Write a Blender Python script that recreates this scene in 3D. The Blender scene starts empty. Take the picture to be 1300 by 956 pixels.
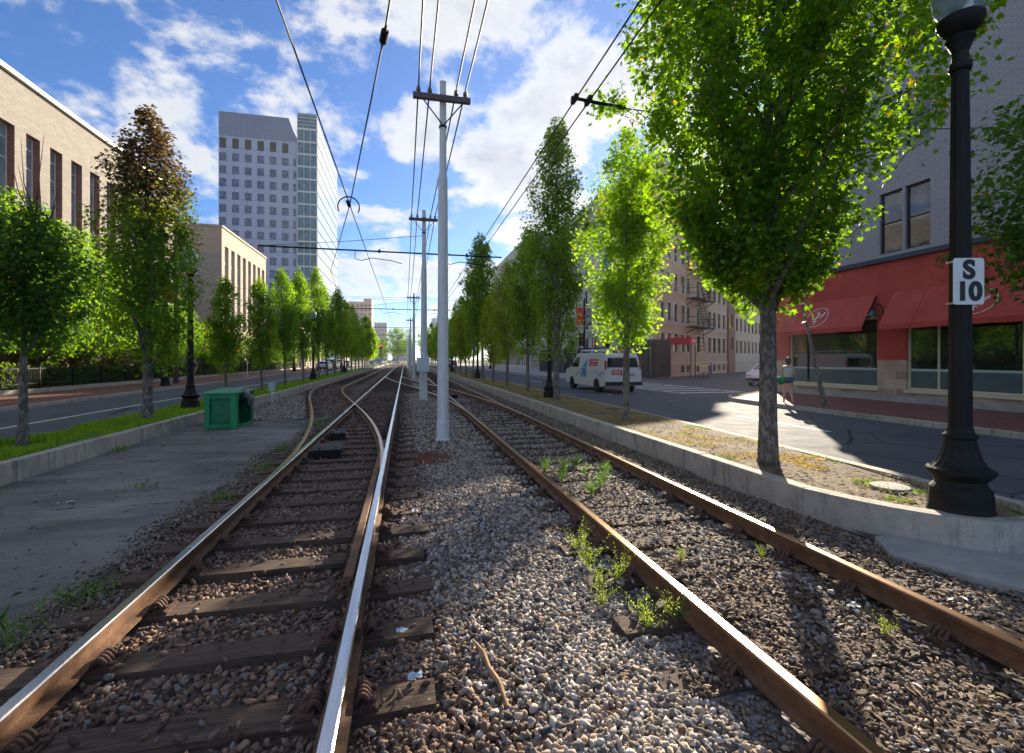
import bpy, bmesh, math, random
import numpy as np
from mathutils import Vector, Matrix

random.seed(7)
rng = np.random.default_rng(7)
PI = math.pi
sc = bpy.context.scene
COL = sc.collection
R = math.radians

# ------------------------------------------------------------------ camera
YAW = math.atan(136 / 600)
cam_d = bpy.data.cameras.new("camera")
cam_d.sensor_width = 36
cam_d.lens = 36 * 600 / 1300
cam_d.shift_y = -22 / 1300
cam_d.clip_end = 3000
cam = bpy.data.objects.new("camera", cam_d)
cam.location = (0, 0, 1.715)
cam.rotation_euler = (R(90), 0, -YAW)
COL.objects.link(cam)
sc.camera = cam

# ------------------------------------------------------------------ light
SUN_AZ, SUN_EL = R(37.6), R(18.9)
S = Vector((math.cos(SUN_EL) * math.sin(SUN_AZ), math.cos(SUN_EL) * math.cos(SUN_AZ), math.sin(SUN_EL)))
sl = bpy.data.lights.new("sun", "SUN")
sl.energy = 4.4
sl.angle = R(0.5)
sl.color = (1.0, 0.87, 0.68)
so = bpy.data.objects.new("sun", sl)
so.rotation_mode = 'QUATERNION'
so.rotation_quaternion = S.to_track_quat('Z', 'Y')
COL.objects.link(so)

vs = sc.view_settings
vs.view_transform = 'Standard'
vs.look = 'None'
vs.gamma = 1
vs.exposure = 1.6
HAZE = 0.00028
sc.cycles.use_denoising = True
sc.cycles.max_bounces = 8
sc.cycles.transparent_max_bounces = 12


# ------------------------------------------------------------------ node helpers
class NT:
    def __init__(s, tree):
        s.t = tree
        s.n = tree.nodes
        s.l = tree.links

    def new(s, ty, **kw):
        nd = s.n.new(ty)
        for k, v in kw.items():
            setattr(nd, k, v)
        return nd

    def set(s, sock, val):
        if isinstance(val, bpy.types.NodeSocket):
            s.l.new(val, sock)
        else:
            sock.default_value = val

    def math(s, op, a, b=None, c=None, clamp=False):
        nd = s.new('ShaderNodeMath', operation=op, use_clamp=clamp)
        s.set(nd.inputs[0], a)
        if b is not None:
            s.set(nd.inputs[1], b)
        if c is not None:
            s.set(nd.inputs[2], c)
        return nd.outputs[0]

    def vmath(s, op, a, b=None):
        nd = s.new('ShaderNodeVectorMath', operation=op)
        s.set(nd.inputs[0], a)
        if b is not None:
            s.set(nd.inputs[1], b)
        return nd.outputs[0]

    def mix(s, f, a, b, blend='MIX'):
        nd = s.new('ShaderNodeMix', data_type='RGBA', blend_type=blend)
        s.set(nd.inputs[0], f)
        s.set(nd.inputs[6], a if isinstance(a, bpy.types.NodeSocket) else c4(a))
        s.set(nd.inputs[7], b if isinstance(b, bpy.types.NodeSocket) else c4(b))
        return nd.outputs[2]

    def noise(s, vec, scale, detail=4, rough=0.55, dist=0.0):
        nd = s.new('ShaderNodeTexNoise')
        s.set(nd.inputs['Vector'], vec)
        nd.inputs['Scale'].default_value = scale
        nd.inputs['Detail'].default_value = detail
        nd.inputs['Roughness'].default_value = rough
        nd.inputs['Distortion'].default_value = dist
        return nd.outputs[0]

    def ramp(s, f, lo, hi, smooth=False):
        nd = s.new('ShaderNodeMapRange')
        nd.interpolation_type = 'SMOOTHSTEP' if smooth else 'LINEAR'
        s.set(nd.inputs[0], f)
        nd.inputs[1].default_value = lo
        nd.inputs[2].default_value = hi
        return nd.outputs[0]

    def scalevec(s, vec, sc3):
        return s.vmath('MULTIPLY', vec, sc3)

    def bump(s, h, strength, dist=0.02, normal=None):
        nd = s.new('ShaderNodeBump')
        nd.inputs['Strength'].default_value = strength
        nd.inputs['Distance'].default_value = dist
        s.set(nd.inputs['Height'], h)
        if normal is not None:
            s.set(nd.inputs['Normal'], normal)
        return nd.outputs[0]


def c4(c):
    return (c[0], c[1], c[2], 1.0) if len(c) == 3 else tuple(c)


def base_mat(name):
    m = bpy.data.materials.new(name)
    m.use_nodes = True
    t = NT(m.node_tree)
    p = m.node_tree.nodes['Principled BSDF']
    co = t.new('ShaderNodeTexCoord').outputs['Object']
    return m, t, p, co


def simple(name, c1, c2=None, scale=3.0, rough=0.7, bump=0.0, bscale=40, metal=0.0, detail=5, spec=0.5, stretch=None, bdist=0.01):
    """two-tone noise material with an optional bump"""
    m, t, p, co = base_mat(name)
    if stretch:
        co = t.scalevec(co, stretch)
    if c2 is None:
        c2 = tuple(x * 0.8 for x in c1)
    f = t.ramp(t.noise(co, scale, detail, 0.6), 0.35, 0.65)
    t.set(p.inputs['Base Color'], t.mix(f, c1, c2))
    p.inputs['Roughness'].default_value = rough
    p.inputs['Metallic'].default_value = metal
    p.inputs['Specular IOR Level'].default_value = spec
    if bump:
        t.set(p.inputs['Normal'], t.bump(t.noise(co, bscale, 4, 0.6), bump, bdist))
    return m


def brick_mat(name, c1, c2, mortar, bw, bh, ms=0.012, rough=0.85, dirt=(0.5, 0.5, 0.5), flat=False, bump=0.4, offset=0.5, dirts=0.35):
    m, t, p, co = base_mat(name)
    if flat:
        vec = co
    else:
        sp = t.new('ShaderNodeSeparateXYZ')
        t.set(sp.inputs[0], co)
        cb = t.new('ShaderNodeCombineXYZ')
        t.set(cb.inputs[0], t.math('ADD', sp.outputs[0], sp.outputs[1]))
        t.set(cb.inputs[1], sp.outputs[2])
        vec = cb.outputs[0]
    b = t.new('ShaderNodeTexBrick')
    b.offset = offset
    t.set(b.inputs['Vector'], vec)
    b.inputs['Color1'].default_value = c4(c1)
    b.inputs['Color2'].default_value = c4(c2)
    b.inputs['Mortar'].default_value = c4(mortar)
    b.inputs['Scale'].default_value = 1
    b.inputs['Mortar Size'].default_value = ms
    b.inputs['Brick Width'].default_value = bw
    b.inputs['Row Height'].default_value = bh
    n = t.noise(co, 0.6, 6, 0.65)
    f = t.math('MULTIPLY', t.ramp(n, 0.4, 0.75), dirts)
    c = t.mix(f, b.outputs[0], t.mix(1.0, b.outputs[0], dirt, 'MULTIPLY'))
    c = t.mix(t.math('MULTIPLY', t.noise(co, 12, 4), 0.25), c, t.mix(1.0, c, (0.6, 0.6, 0.6), 'MULTIPLY'))
    t.set(p.inputs['Base Color'], c)
    p.inputs['Roughness'].default_value = rough
    h = t.math('ADD', t.math('MULTIPLY', b.outputs[1], -1.0), t.math('MULTIPLY', t.noise(co, 60, 3), 0.4))
    t.set(p.inputs['Normal'], t.bump(h, bump, 0.01))
    return m


def glass_mat(name, tint=(0.02, 0.025, 0.03), rough=0.04, see=0.0, var=0.0, spec=0.8):
    m, t, p, co = base_mat(name)
    if var:
        inf = t.new('ShaderNodeObjectInfo')
        f = t.ramp(t.noise(t.vmath('ADD', co, inf.outputs['Location']), 0.9, 3), 0.4, 0.65)
        t.set(p.inputs['Base Color'], t.mix(f, tint, tuple(min(1, x + var) for x in tint)))
    else:
        p.inputs['Base Color'].default_value = c4(tint)
    p.inputs['Roughness'].default_value = rough
    p.inputs['Specular IOR Level'].default_value = spec
    p.inputs['IOR'].default_value = 1.6
    t.set(p.inputs['Normal'], t.bump(t.noise(co, 0.9, 2), 0.05, 0.02))
    if see:
        tr = t.new('ShaderNodeBsdfTransparent')
        tr.inputs[0].default_value = (0.55, 0.62, 0.6, 1)
        mx = t.new('ShaderNodeMixShader')
        mx.inputs[0].default_value = see
        out = [n for n in t.n if n.type == 'OUTPUT_MATERIAL'][0]
        t.l.new(p.outputs[0], mx.inputs[1])
        t.l.new(tr.outputs[0], mx.inputs[2])
        t.l.new(mx.outputs[0], out.inputs[0])
    return m


def paint(name, c, rough=0.4, metal=0.0, coat=0.0, grime=0.15):
    m, t, p, co = base_mat(name)
    f = t.math('MULTIPLY', t.ramp(t.noise(co, 4, 6, 0.7), 0.4, 0.8), grime)
    t.set(p.inputs['Base Color'], t.mix(f, c, tuple(x * 0.35 for x in c)))
    t.set(p.inputs['Roughness'], t.math('ADD', rough, t.math('MULTIPLY', t.noise(co, 9, 4), 0.2)))
    p.inputs['Metallic'].default_value = metal
    p.inputs['Coat Weight'].default_value = coat
    return m


def leaf_mat(name, transl=(1.0, 1.0, 0.3), k=0.5):
    m, t, p, co = base_mat(name)
    at = t.new('ShaderNodeAttribute', attribute_name='Col')
    t.set(p.inputs['Base Color'], at.outputs[0])
    p.inputs['Roughness'].default_value = 0.55
    p.inputs['Specular IOR Level'].default_value = 0.25
    tl = t.new('ShaderNodeBsdfTranslucent')
    sq = t.mix(1.0, at.outputs[0], c4(transl), 'MULTIPLY')
    t.set(tl.inputs[0], sq)
    mx = t.new('ShaderNodeMixShader')
    mx.inputs[0].default_value = k
    out = [n for n in t.n if n.type == 'OUTPUT_MATERIAL'][0]
    t.l.new(p.outputs[0], mx.inputs[1])
    t.l.new(tl.outputs[0], mx.inputs[2])
    t.l.new(mx.outputs[0], out.inputs[0])
    return m


def attr_mat(name, rough=0.85, bump=0.5, bscale=60):
    m, t, p, co = base_mat(name)
    at = t.new('ShaderNodeAttribute', attribute_name='Col')
    n = t.noise(co, 35, 4, 0.6)
    t.set(p.inputs['Base Color'], t.mix(t.math('MULTIPLY', n, 0.5), at.outputs[0], t.mix(1.0, at.outputs[0], (0.45, 0.42, 0.4), 'MULTIPLY')))
    p.inputs['Roughness'].default_value = rough
    t.set(p.inputs['Normal'], t.bump(t.noise(co, bscale, 3), bump, 0.004))
    return m


# ------------------------------------------------------------------ object helpers
def tag(o, label=None, cat=None, group=None, kind=None):
    if label:
        o['label'] = label
    if cat:
        o['category'] = cat
    if group:
        o['group'] = group
    if kind:
        o['kind'] = kind
    return o


def thing(name, label, cat, loc=(0, 0, 0), rz=0.0, group=None):
    o = bpy.data.objects.new(name, None)
    COL.objects.link(o)
    o.location = loc
    o.rotation_euler = (0, 0, rz)
    o.empty_display_size = 0.2
    return tag(o, label, cat, group)


def copy_tree(o, parent=None):
    c = o.copy()
    COL.objects.link(c)
    c.parent = parent
    for ch in [x for x in KIDS.get(o.name, [])]:
        KIDS.setdefault(c.name, []).append(copy_tree(ch, c))
    return c


KIDS = {}


def link(o, parent=None):
    COL.objects.link(o)
    if parent is not None:
        o.parent = parent
        KIDS.setdefault(parent.name, []).append(o)
    return o


class MB:
    def __init__(s):
        s.v, s.f, s.m = [], [], []

    def add(s, vs_, fs, mi=0):
        b = len(s.v)
        s.v += [tuple(p) for p in vs_]
        for f in fs:
            s.f.append(tuple(b + i for i in f))
            s.m.append(mi)

    def quad(s, a, b, c, d, mi=0):
        s.add([a, b, c, d], [(0, 1, 2, 3)], mi)

    def poly(s, pts, mi=0):
        s.add(pts, [tuple(range(len(pts)))], mi)

    def box(s, x0, x1, y0, y1, z0, z1, mi=0, M=None):
        p = [Vector((x, y, z)) for z in (z0, z1) for x, y in ((x0, y0), (x1, y0), (x1, y1), (x0, y1))]
        if M is not None:
            p = [M @ q for q in p]
        s.add(p, [(3, 2, 1, 0), (4, 5, 6, 7), (0, 1, 5, 4), (1, 2, 6, 5), (2, 3, 7, 6), (3, 0, 4, 7)], mi)

    def prism(s, poly, z0, z1, mi=0, side=None):
        n = len(poly)
        s.add([(x, y, z0) for x, y in poly] + [(x, y, z1) for x, y in poly],
              [tuple(range(n))[::-1], tuple(range(n, 2 * n))], mi)
        b = len(s.v) - 2 * n
        for i in range(n):
            j = (i + 1) % n
            s.f.append((b + i, b + j, b + n + j, b + n + i))
            s.m.append(mi if side is None else side)

    def tube(s, pts, rad, n=8, mi=0, caps=True):
        pts = [Vector(p) for p in pts]
        if not hasattr(rad, '__len__'):
            rad = [rad] * len(pts)
        up = Vector((0, 0, 1))
        b0 = len(s.v)
        prev = None
        for i, p in enumerate(pts):
            d = (pts[min(i + 1, len(pts) - 1)] - pts[max(i - 1, 0)])
            if d.length < 1e-9:
                d = Vector((0, 0, 1))
            d.normalize()
            if prev is None:
                a = d.cross(up if abs(d.z) < 0.9 else Vector((1, 0, 0))).normalized()
            else:
                a = (prev - d * prev.dot(d))
                a = a.normalized() if a.length > 1e-6 else d.cross(Vector((1, 0, 0))).normalized()
            prev = a
            c = d.cross(a)
            for k in range(n):
                th = 2 * PI * k / n
                s.v.append(tuple(p + (a * math.cos(th) + c * math.sin(th)) * rad[i]))
        for i in range(len(pts) - 1):
            for k in range(n):
                k2 = (k + 1) % n
                s.f.append((b0 + i * n + k, b0 + i * n + k2, b0 + (i + 1) * n + k2, b0 + (i + 1) * n + k))
                s.m.append(mi)
        if caps:
            s.f.append(tuple(b0 + k for k in range(n))[::-1])
            s.m.append(mi)
            e = b0 + (len(pts) - 1) * n
            s.f.append(tuple(e + k for k in range(n)))
            s.m.append(mi)

    def lathe(s, prof, n=20, c=(0, 0, 0), mi=0, flute=0.0):
        b0 = len(s.v)
        for r, z in prof:
            for k in range(n):
                th = 2 * PI * k / n
                rr = r * (1 - (flute if k % 2 else 0))
                s.v.append((c[0] + rr * math.cos(th), c[1] + rr * math.sin(th), c[2] + z))
        for i in range(len(prof) - 1):
            for k in range(n):
                k2 = (k + 1) % n
                s.f.append((b0 + i * n + k, b0 + i * n + k2, b0 + (i + 1) * n + k2, b0 + (i + 1) * n + k))
                s.m.append(mi)
        s.f.append(tuple(b0 + k for k in range(n))[::-1])
        s.m.append(mi)
        e = b0 + (len(prof) - 1) * n
        s.f.append(tuple(e + k for k in range(n)))
        s.m.append(mi)

    def facade(s, O, U, W, H, openings, depth, mi=0, mr=None):
        """a wall W x H from O along U with real openings and reveals"""
        if mr is None:
            mr = mi
        O, U = Vector(O), Vector(U).normalized()
        Z = Vector((0, 0, 1))
        N = U.cross(Z)
        us = sorted(set([0, W] + [x for o in openings for x in (o[0], o[1])]))
        vs2 = sorted(set([0, H] + [x for o in openings for x in (o[2], o[3])]))

        def P(u, v, d=0):
            return O + U * u + Z * v - N * d
        for i in range(len(us) - 1):
            for j in range(len(vs2) - 1):
                uc, vc = (us[i] + us[i + 1]) / 2, (vs2[j] + vs2[j + 1]) / 2
                if any(o[0] < uc < o[1] and o[2] < vc < o[3] for o in openings):
                    continue
                s.quad(P(us[i], vs2[j]), P(us[i + 1], vs2[j]), P(us[i + 1], vs2[j + 1]), P(us[i], vs2[j + 1]), mi)
        for a, b, c, d in openings:
            s.quad(P(a, c), P(b, c), P(b, c, depth), P(a, c, depth), mr)
            s.quad(P(a, d), P(a, d, depth), P(b, d, depth), P(b, d), mr)
            s.quad(P(a, c), P(a, c, depth), P(a, d, depth), P(a, d), mr)
            s.quad(P(b, c), P(b, d), P(b, d, depth), P(b, c, depth), mr)

    def mesh(s, name, mats, smooth=False, off=None):
        me = bpy.data.meshes.new(name)
        vv = s.v if off is None else [(x - off[0], y - off[1], z - off[2]) for x, y, z in s.v]
        me.from_pydata(vv, [], s.f)
        for m in (mats if isinstance(mats, (list, tuple)) else [mats]):
            me.materials.append(m)
        if any(s.m):
            me.polygons.foreach_set('material_index', s.m)
        if smooth:
            me.polygons.foreach_set('use_smooth', [True] * len(me.polygons))
        me.update()
        return me

    def build(s, name, mats, parent=None, smooth=False, world=False, loc=None, bevel=0.0, auto=None):
        off = None
        if world and parent is not None:
            off = parent.location
        me = s.mesh(name, mats, smooth, off)
        o = bpy.data.objects.new(name, me)
        if loc is not None:
            o.location = loc
        link(o, parent)
        if bevel:
            bv = o.modifiers.new('bevel', 'BEVEL')
            bv.width = bevel
            bv.segments = 2
            bv.limit_method = 'ANGLE'
            bv.angle_limit = R(40)
        return o


def struct(o):
    o['kind'] = 'structure'
    return o


def place(me, name, parent, loc, rz=0.0):
    o = bpy.data.objects.new(name, me)
    o.location = loc
    o.rotation_euler = (0, 0, rz)
    return link(o, parent)


def np_mesh(name, V, L, counts, mat, col=None, smooth=False):
    """V (n,3), L flat loop vertex indices, counts per polygon"""
    me = bpy.data.meshes.new(name)
    me.vertices.add(len(V))
    me.vertices.foreach_set('co', V.astype(np.float32).ravel())
    me.loops.add(len(L))
    me.loops.foreach_set('vertex_index', L.astype(np.int32))
    me.polygons.add(len(counts))
    st = np.zeros(len(counts), np.int32)
    st[1:] = np.cumsum(counts)[:-1]
    me.polygons.foreach_set('loop_start', st)
    me.polygons.foreach_set('loop_total', counts.astype(np.int32))
    if smooth:
        me.polygons.foreach_set('use_smooth', np.ones(len(counts), bool))
    me.materials.append(mat)
    me.update(calc_edges=True)
    if col is not None:
        a = me.color_attributes.new('Col', 'FLOAT_COLOR', 'POINT')
        c = np.ones((len(V), 4), np.float32)
        c[:, :3] = col
        a.data.foreach_set('color', c.ravel())
    return me


def vnoise(x, y, seed=0):
    """smooth 2-d value noise for numpy arrays"""
    r = np.random.default_rng(seed).random((64, 64))
    xi, yi = np.floor(x).astype(int), np.floor(y).astype(int)
    fx, fy = x - xi, y - yi
    fx, fy = fx * fx * (3 - 2 * fx), fy * fy * (3 - 2 * fy)
    g = lambda a, b: r[a % 64, b % 64]
    return (g(xi, yi) * (1 - fx) + g(xi + 1, yi) * fx) * (1 - fy) + (g(xi, yi + 1) * (1 - fx) + g(xi + 1, yi + 1) * fx) * fy


# ------------------------------------------------------------------ world: sky with clouds
CLOUD_OFF = (14.2, -6.0, 0.5)
w = bpy.data.worlds.new("World")
sc.world = w
w.use_nodes = True
t = NT(w.node_tree)
bg = w.node_tree.nodes['Background']
sky = t.new('ShaderNodeTexSky', sky_type='NISHITA')
sky.sun_disc = False
sky.sun_elevation = SUN_EL
sky.sun_rotation = SUN_AZ
sky.air_density = 1.0
sky.dust_density = 0.04
sky.ozone_density = 2.5
D = t.new('ShaderNodeTexCoord').outputs['Generated']
sp = t.new('ShaderNodeSeparateXYZ')
t.set(sp.inputs[0], D)
zz = t.math('MAXIMUM', sp.outputs[2], 0.0)
den = t.math('ADD', zz, 0.30)
cb = t.new('ShaderNodeCombineXYZ')
t.set(cb.inputs[0], t.math('DIVIDE', sp.outputs[0], den))
t.set(cb.inputs[1], t.math('DIVIDE', sp.outputs[1], den))
cb.inputs[2].default_value = 0.0
P0 = t.vmath('ADD', cb.outputs[0], CLOUD_OFF)


def cloud(vec):
    a = t.noise(vec, 3.3, 11, 0.60, 0.15)
    b = t.noise(t.vmath('ADD', vec, (5.2, 1.3, 0)), 1.1, 3, 0.5)
    return t.math('ADD', t.math('MULTIPLY', a, 0.72), t.math('MULTIPLY', b, 0.42))


n0 = cloud(P0)
n1 = cloud(t.vmath('ADD', P0, (S.x * 0.16, S.y * 0.16, 0)))
cover = t.ramp(n0, 0.53, 0.605, True)
thick = t.ramp(n0, 0.585, 0.71, True)
lit = t.ramp(t.math('SUBTRACT', n0, n1), -0.09, 0.08, True)
ccol = t.mix(thick, (3.0, 3.2, 3.5), (0.85, 1.15, 1.8))
ccol = t.mix(t.math('MULTIPLY', lit, 0.6), ccol, (3.5, 3.5, 3.5))
hz = t.ramp(sp.outputs[2], 0.0, 0.24, True)
cover2 = t.math('MULTIPLY', cover, t.math('ADD', 0.5, t.math('MULTIPLY', hz, 0.42)))
skyc = t.mix(1.0, sky.outputs[0], (0.26, 0.46, 0.71), 'MULTIPLY')
t.set(bg.inputs['Color'], t.mix(cover2, skyc, ccol))
bg.inputs['Strength'].default_value = 0.088

# ------------------------------------------------------------------ materials
M = {}
M['asphalt_path'] = None


def asphalt(name, c1, c2, patches=True, crack=True, seams=()):
    m, t, p, co = base_mat(name)
    f = t.ramp(t.noise(co, 0.5, 6, 0.65, 0.6), 0.35, 0.68)
    c = t.mix(f, c1, c2)
    sp_ = t.ramp(t.noise(co, 140, 2, 0.5), 0.58, 0.72)
    c = t.mix(t.math('MULTIPLY', sp_, 0.5), c, tuple(min(1, x * 2.4) for x in c2))
    if crack:
        vo = t.new('ShaderNodeTexVoronoi', feature='DISTANCE_TO_EDGE')
        t.set(vo.inputs['Vector'], t.vmath('ADD', co, t.scalevec(t.new('ShaderNodeTexNoise').outputs[1], (0.4, 0.4, 0))))
        vo.inputs['Scale'].default_value = 0.35
        cr = t.math('LESS_THAN', vo.outputs['Distance'], 0.006)
        c = t.mix(t.math('MULTIPLY', cr, 0.75), c, (0.015, 0.015, 0.015))
    if seams:
        s3 = t.new('ShaderNodeSeparateXYZ')
        t.set(s3.inputs[0], co)
        wob = t.math('MULTIPLY', t.noise(co, 1.6, 6, 0.7), 0.5)
        st = t.ramp(t.noise(t.scalevec(co, (0.5, 1.6, 1)), 0.9, 7, 0.7), 0.45, 0.62)
        c = t.mix(t.math('MULTIPLY', st, 0.5), c, (0.055, 0.05, 0.048))
        for (yy, sl_) in seams:
            d_ = t.math('ABSOLUTE', t.math('SUBTRACT', t.math('ADD', s3.outputs[1], t.math('ADD', t.math('MULTIPLY', s3.outputs[0], sl_), wob)), yy))
            c = t.mix(t.math('MULTIPLY', t.math('LESS_THAN', d_, 0.011), 0.8), c, (0.02, 0.018, 0.016))
    t.set(p.inputs['Base Color'], c)
    t.set(p.inputs['Roughness'], t.math('ADD', 0.74, t.math('MULTIPLY', t.noise(co, 2, 4), 0.25)))
    p.inputs['Specular IOR Level'].default_value = 0.22
    t.set(p.inputs['Normal'], t.bump(t.math('ADD', t.noise(co, 120, 3, 0.7), t.noise(co, 3, 3)), 0.45, 0.006))
    return m


M['path'] = asphalt('path_asphalt', (0.13, 0.12, 0.112), (0.27, 0.25, 0.23), crack=False, seams=((6.6, 0.0), (10.9, 0.12), (3.4, -0.3)))
M['road'] = asphalt('road_asphalt', (0.075, 0.085, 0.10), (0.11, 0.115, 0.125))
M['line'] = simple('road_paint', (0.75, 0.75, 0.73), (0.45, 0.45, 0.45), 6, 0.7)
def granite_mat():
    m, t, p, co = base_mat('granite')
    f = t.ramp(t.noise(co, 2.2, 8, 0.7), 0.35, 0.68)
    c = t.mix(f, (0.52, 0.48, 0.41), (0.30, 0.28, 0.24))
    st = t.ramp(t.noise(t.scalevec(co, (1, 1, 0.12)), 7, 6, 0.7), 0.52, 0.66)
    c = t.mix(t.math('MULTIPLY', st, 0.65), c, (0.13, 0.115, 0.09))
    sp2 = t.ramp(t.noise(co, 160, 2), 0.56, 0.66)
    c = t.mix(t.math('MULTIPLY', sp2, 0.5), c, (0.09, 0.09, 0.09))
    t.set(p.inputs['Base Color'], c)
    p.inputs['Roughness'].default_value = 0.85
    t.set(p.inputs['Normal'], t.bump(t.math('ADD', t.noise(co, 60, 4), t.noise(co, 7, 3)), 0.7, 0.012))
    return m


M['granite'] = granite_mat()
M['concrete'] = simple('concrete', (0.40, 0.39, 0.37), (0.28, 0.275, 0.26), 2.5, 0.85, 0.35, 60)
M['brickwalk'] = brick_mat('brick_paving', (0.26, 0.085, 0.06), (0.17, 0.06, 0.045), (0.16, 0.13, 0.11), 0.2, 0.1, 0.006, flat=True)
M['dirt'] = simple('bed_dirt', (0.085, 0.062, 0.046), (0.15, 0.12, 0.095), 3, 0.95, 1.0, 45, bdist=0.02)
M['farballast'] = simple('far_ballast', (0.10, 0.075, 0.06), (0.21, 0.19, 0.17), 14, 0.95, 1.0, 30, bdist=0.03)
M['soil'] = simple('verge_soil', (0.11, 0.075, 0.045), (0.25, 0.175, 0.095), 3.5, 0.95, 1.0, 40, bdist=0.02)
M['grassbase'] = simple('grass_base', (0.045, 0.10, 0.012), (0.085, 0.17, 0.02), 8, 0.95, 0.8, 40)
M['ground'] = simple('ground_far', (0.09, 0.10, 0.06), (0.13, 0.12, 0.10), 0.1, 0.95)
M['tie'] = None
M['rust'] = simple('rusty_steel', (0.22, 0.112, 0.055), (0.12, 0.062, 0.036), 9, 0.75, 0.5, 70, metal=0.25)
M['rustplate'] = simple('plate_rust', (0.15, 0.075, 0.05), (0.07, 0.04, 0.03), 20, 0.8, 0.5, 90, metal=0.2)
M['polish'] = simple('polished_steel', (0.62, 0.62, 0.62), (0.45, 0.44, 0.43), 4, 0.22, 0.08, 30, metal=1.0, stretch=(30, 0.4, 1))
M['brownrail'] = simple('worn_railhead', (0.42, 0.25, 0.13), (0.30, 0.17, 0.09), 5, 0.30, 0.1, 30, metal=0.9, stretch=(20, 0.5, 1))
def galv_mat():
    m, t, p, co = base_mat('weathered_grey_paint')
    st = t.ramp(t.noise(t.scalevec(co, (1, 1, 0.08)), 16, 6, 0.7), 0.45, 0.72)
    c = t.mix(t.math('MULTIPLY', st, 0.55), (0.72, 0.74, 0.77), (0.40, 0.39, 0.38))
    sp3 = t.ramp(t.noise(co, 22, 5, 0.7), 0.62, 0.70)
    c = t.mix(t.math('MULTIPLY', sp3, 0.6), c, (0.30, 0.20, 0.14))
    t.set(p.inputs['Base Color'], c)
    p.inputs['Roughness'].default_value = 0.6
    t.set(p.inputs['Normal'], t.bump(t.noise(co, 25, 4), 0.2, 0.01))
    return m


M['galv'] = galv_mat()
M['iron'] = paint('black_iron', (0.008, 0.008, 0.009), 0.5, grime=0.0)
M['iron'].node_tree.nodes['Principled BSDF'].inputs['Specular IOR Level'].default_value = 0.3
M['crossarm'] = simple('weathered_timber', (0.17, 0.14, 0.15), (0.10, 0.08, 0.085), 8, 0.9, 0.4, 60, stretch=(1, 6, 6))
M['wire'] = simple('black_cable', (0.015, 0.015, 0.016), (0.02, 0.02, 0.02), 5, 0.6)
M['insul'] = simple('insulator', (0.16, 0.12, 0.10), (0.2, 0.16, 0.14), 5, 0.35)
M['bark'] = simple('maple_bark', (0.36, 0.33, 0.30), (0.06, 0.05, 0.042), 7, 0.95, 1.0, 26, stretch=(1, 1, 0.3), bdist=0.03)
def bark_mat():
    m, t, p, co = base_mat('mottled_bark')
    v = t.scalevec(co, (1, 1, 0.35))
    n1 = t.noise(v, 30, 6, 0.7, 0.8)
    n2 = t.noise(t.scalevec(co, (1, 1, 0.55)), 11, 6, 0.72, 0.4)
    c = t.mix(t.ramp(n2, 0.46, 0.56), (0.13, 0.11, 0.095), (0.29, 0.265, 0.235))
    c = t.mix(t.ramp(n1, 0.50, 0.60), c, (0.075, 0.062, 0.052))
    t.set(p.inputs['Base Color'], c)
    p.inputs['Roughness'].default_value = 0.95
    t.set(p.inputs['Normal'], t.bump(t.math('SUBTRACT', n2, n1), 1.0, 0.03))
    return m


M['bark'] = bark_mat()
M['barkdark'] = simple('dark_bark', (0.10, 0.08, 0.065), (0.05, 0.04, 0.035), 9, 0.95, 0.8, 26, stretch=(1, 1, 0.3), bdist=0.02)
M['leaf'] = leaf_mat('maple_leaf', (3.3, 3.1, 0.5), 0.55)
M['grass'] = leaf_mat('grass_blade', (2.4, 2.4, 1.0), 0.45)
M['stone'] = attr_mat('ballast_stone')
M['white'] = paint('white_paint', (0.78, 0.78, 0.76), 0.35, coat=0.4, grime=0.08)
M['black'] = paint('black_plastic', (0.02, 0.02, 0.022), 0.5)
M['tyre'] = paint('tyre_rubber', (0.02, 0.02, 0.02), 0.8)
M['chrome'] = paint('hub_metal', (0.5, 0.5, 0.5), 0.3, metal=0.9)
M['red'] = paint('red_paint', (0.62, 0.03, 0.035), 0.45)
M['orange'] = paint('orange_lens', (0.9, 0.3, 0.02), 0.3)
M['glass'] = glass_mat('dark_glass', (0.012, 0.018, 0.022))
M['winglass'] = glass_mat('window_glass', (0.02, 0.03, 0.04), 0.05, var=0.10)
M['blueglass'] = glass_mat('blue_window_glass', (0.02, 0.07, 0.17), 0.08, var=0.10, spec=0.4)
M['tealglass'] = glass_mat('teal_curtain_glass', (0.01, 0.11, 0.17), 0.12, var=0.08, spec=0.25)


def wood_mat():
    m, t, p, co = base_mat('sleeper_timber')
    inf = t.new('ShaderNodeObjectInfo')
    v = t.vmath('ADD', co, t.scalevec(inf.outputs['Location'], (1.3, 3.1, 0)))
    v = t.scalevec(v, (1.0, 9.0, 9.0))
    n = t.noise(v, 4.5, 7, 0.65, 0.6)
    c = t.mix(t.ramp(n, 0.38, 0.64), (0.035, 0.023, 0.017), (0.14, 0.088, 0.058))
    c = t.mix(t.math('MULTIPLY', inf.outputs['Random'], 0.45), c, (0.13, 0.085, 0.058))
    t.set(p.inputs['Base Color'], c)
    p.inputs['Roughness'].default_value = 0.9
    t.set(p.inputs['Normal'], t.bump(n, 0.9, 0.012))
    return m


M['tie'] = wood_mat()

# ------------------------------------------------------------------ ground and setting
b = MB()
b.quad((-900, -60, -0.06), (900, -60, -0.06), (900, 2200, -0.06), (-900, 2200, -0.06))
struct(b.build('ground', M['ground']))

# ballast bed: uneven near the camera, plain farther off
nx, ny = 110, 150
xs = np.linspace(-5.3, 4.42, nx)
ys = np.concatenate([np.linspace(-1.5, 16, 120), np.linspace(16.5, 420, 30)])
GX, GY = np.meshgrid(xs, ys)


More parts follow.
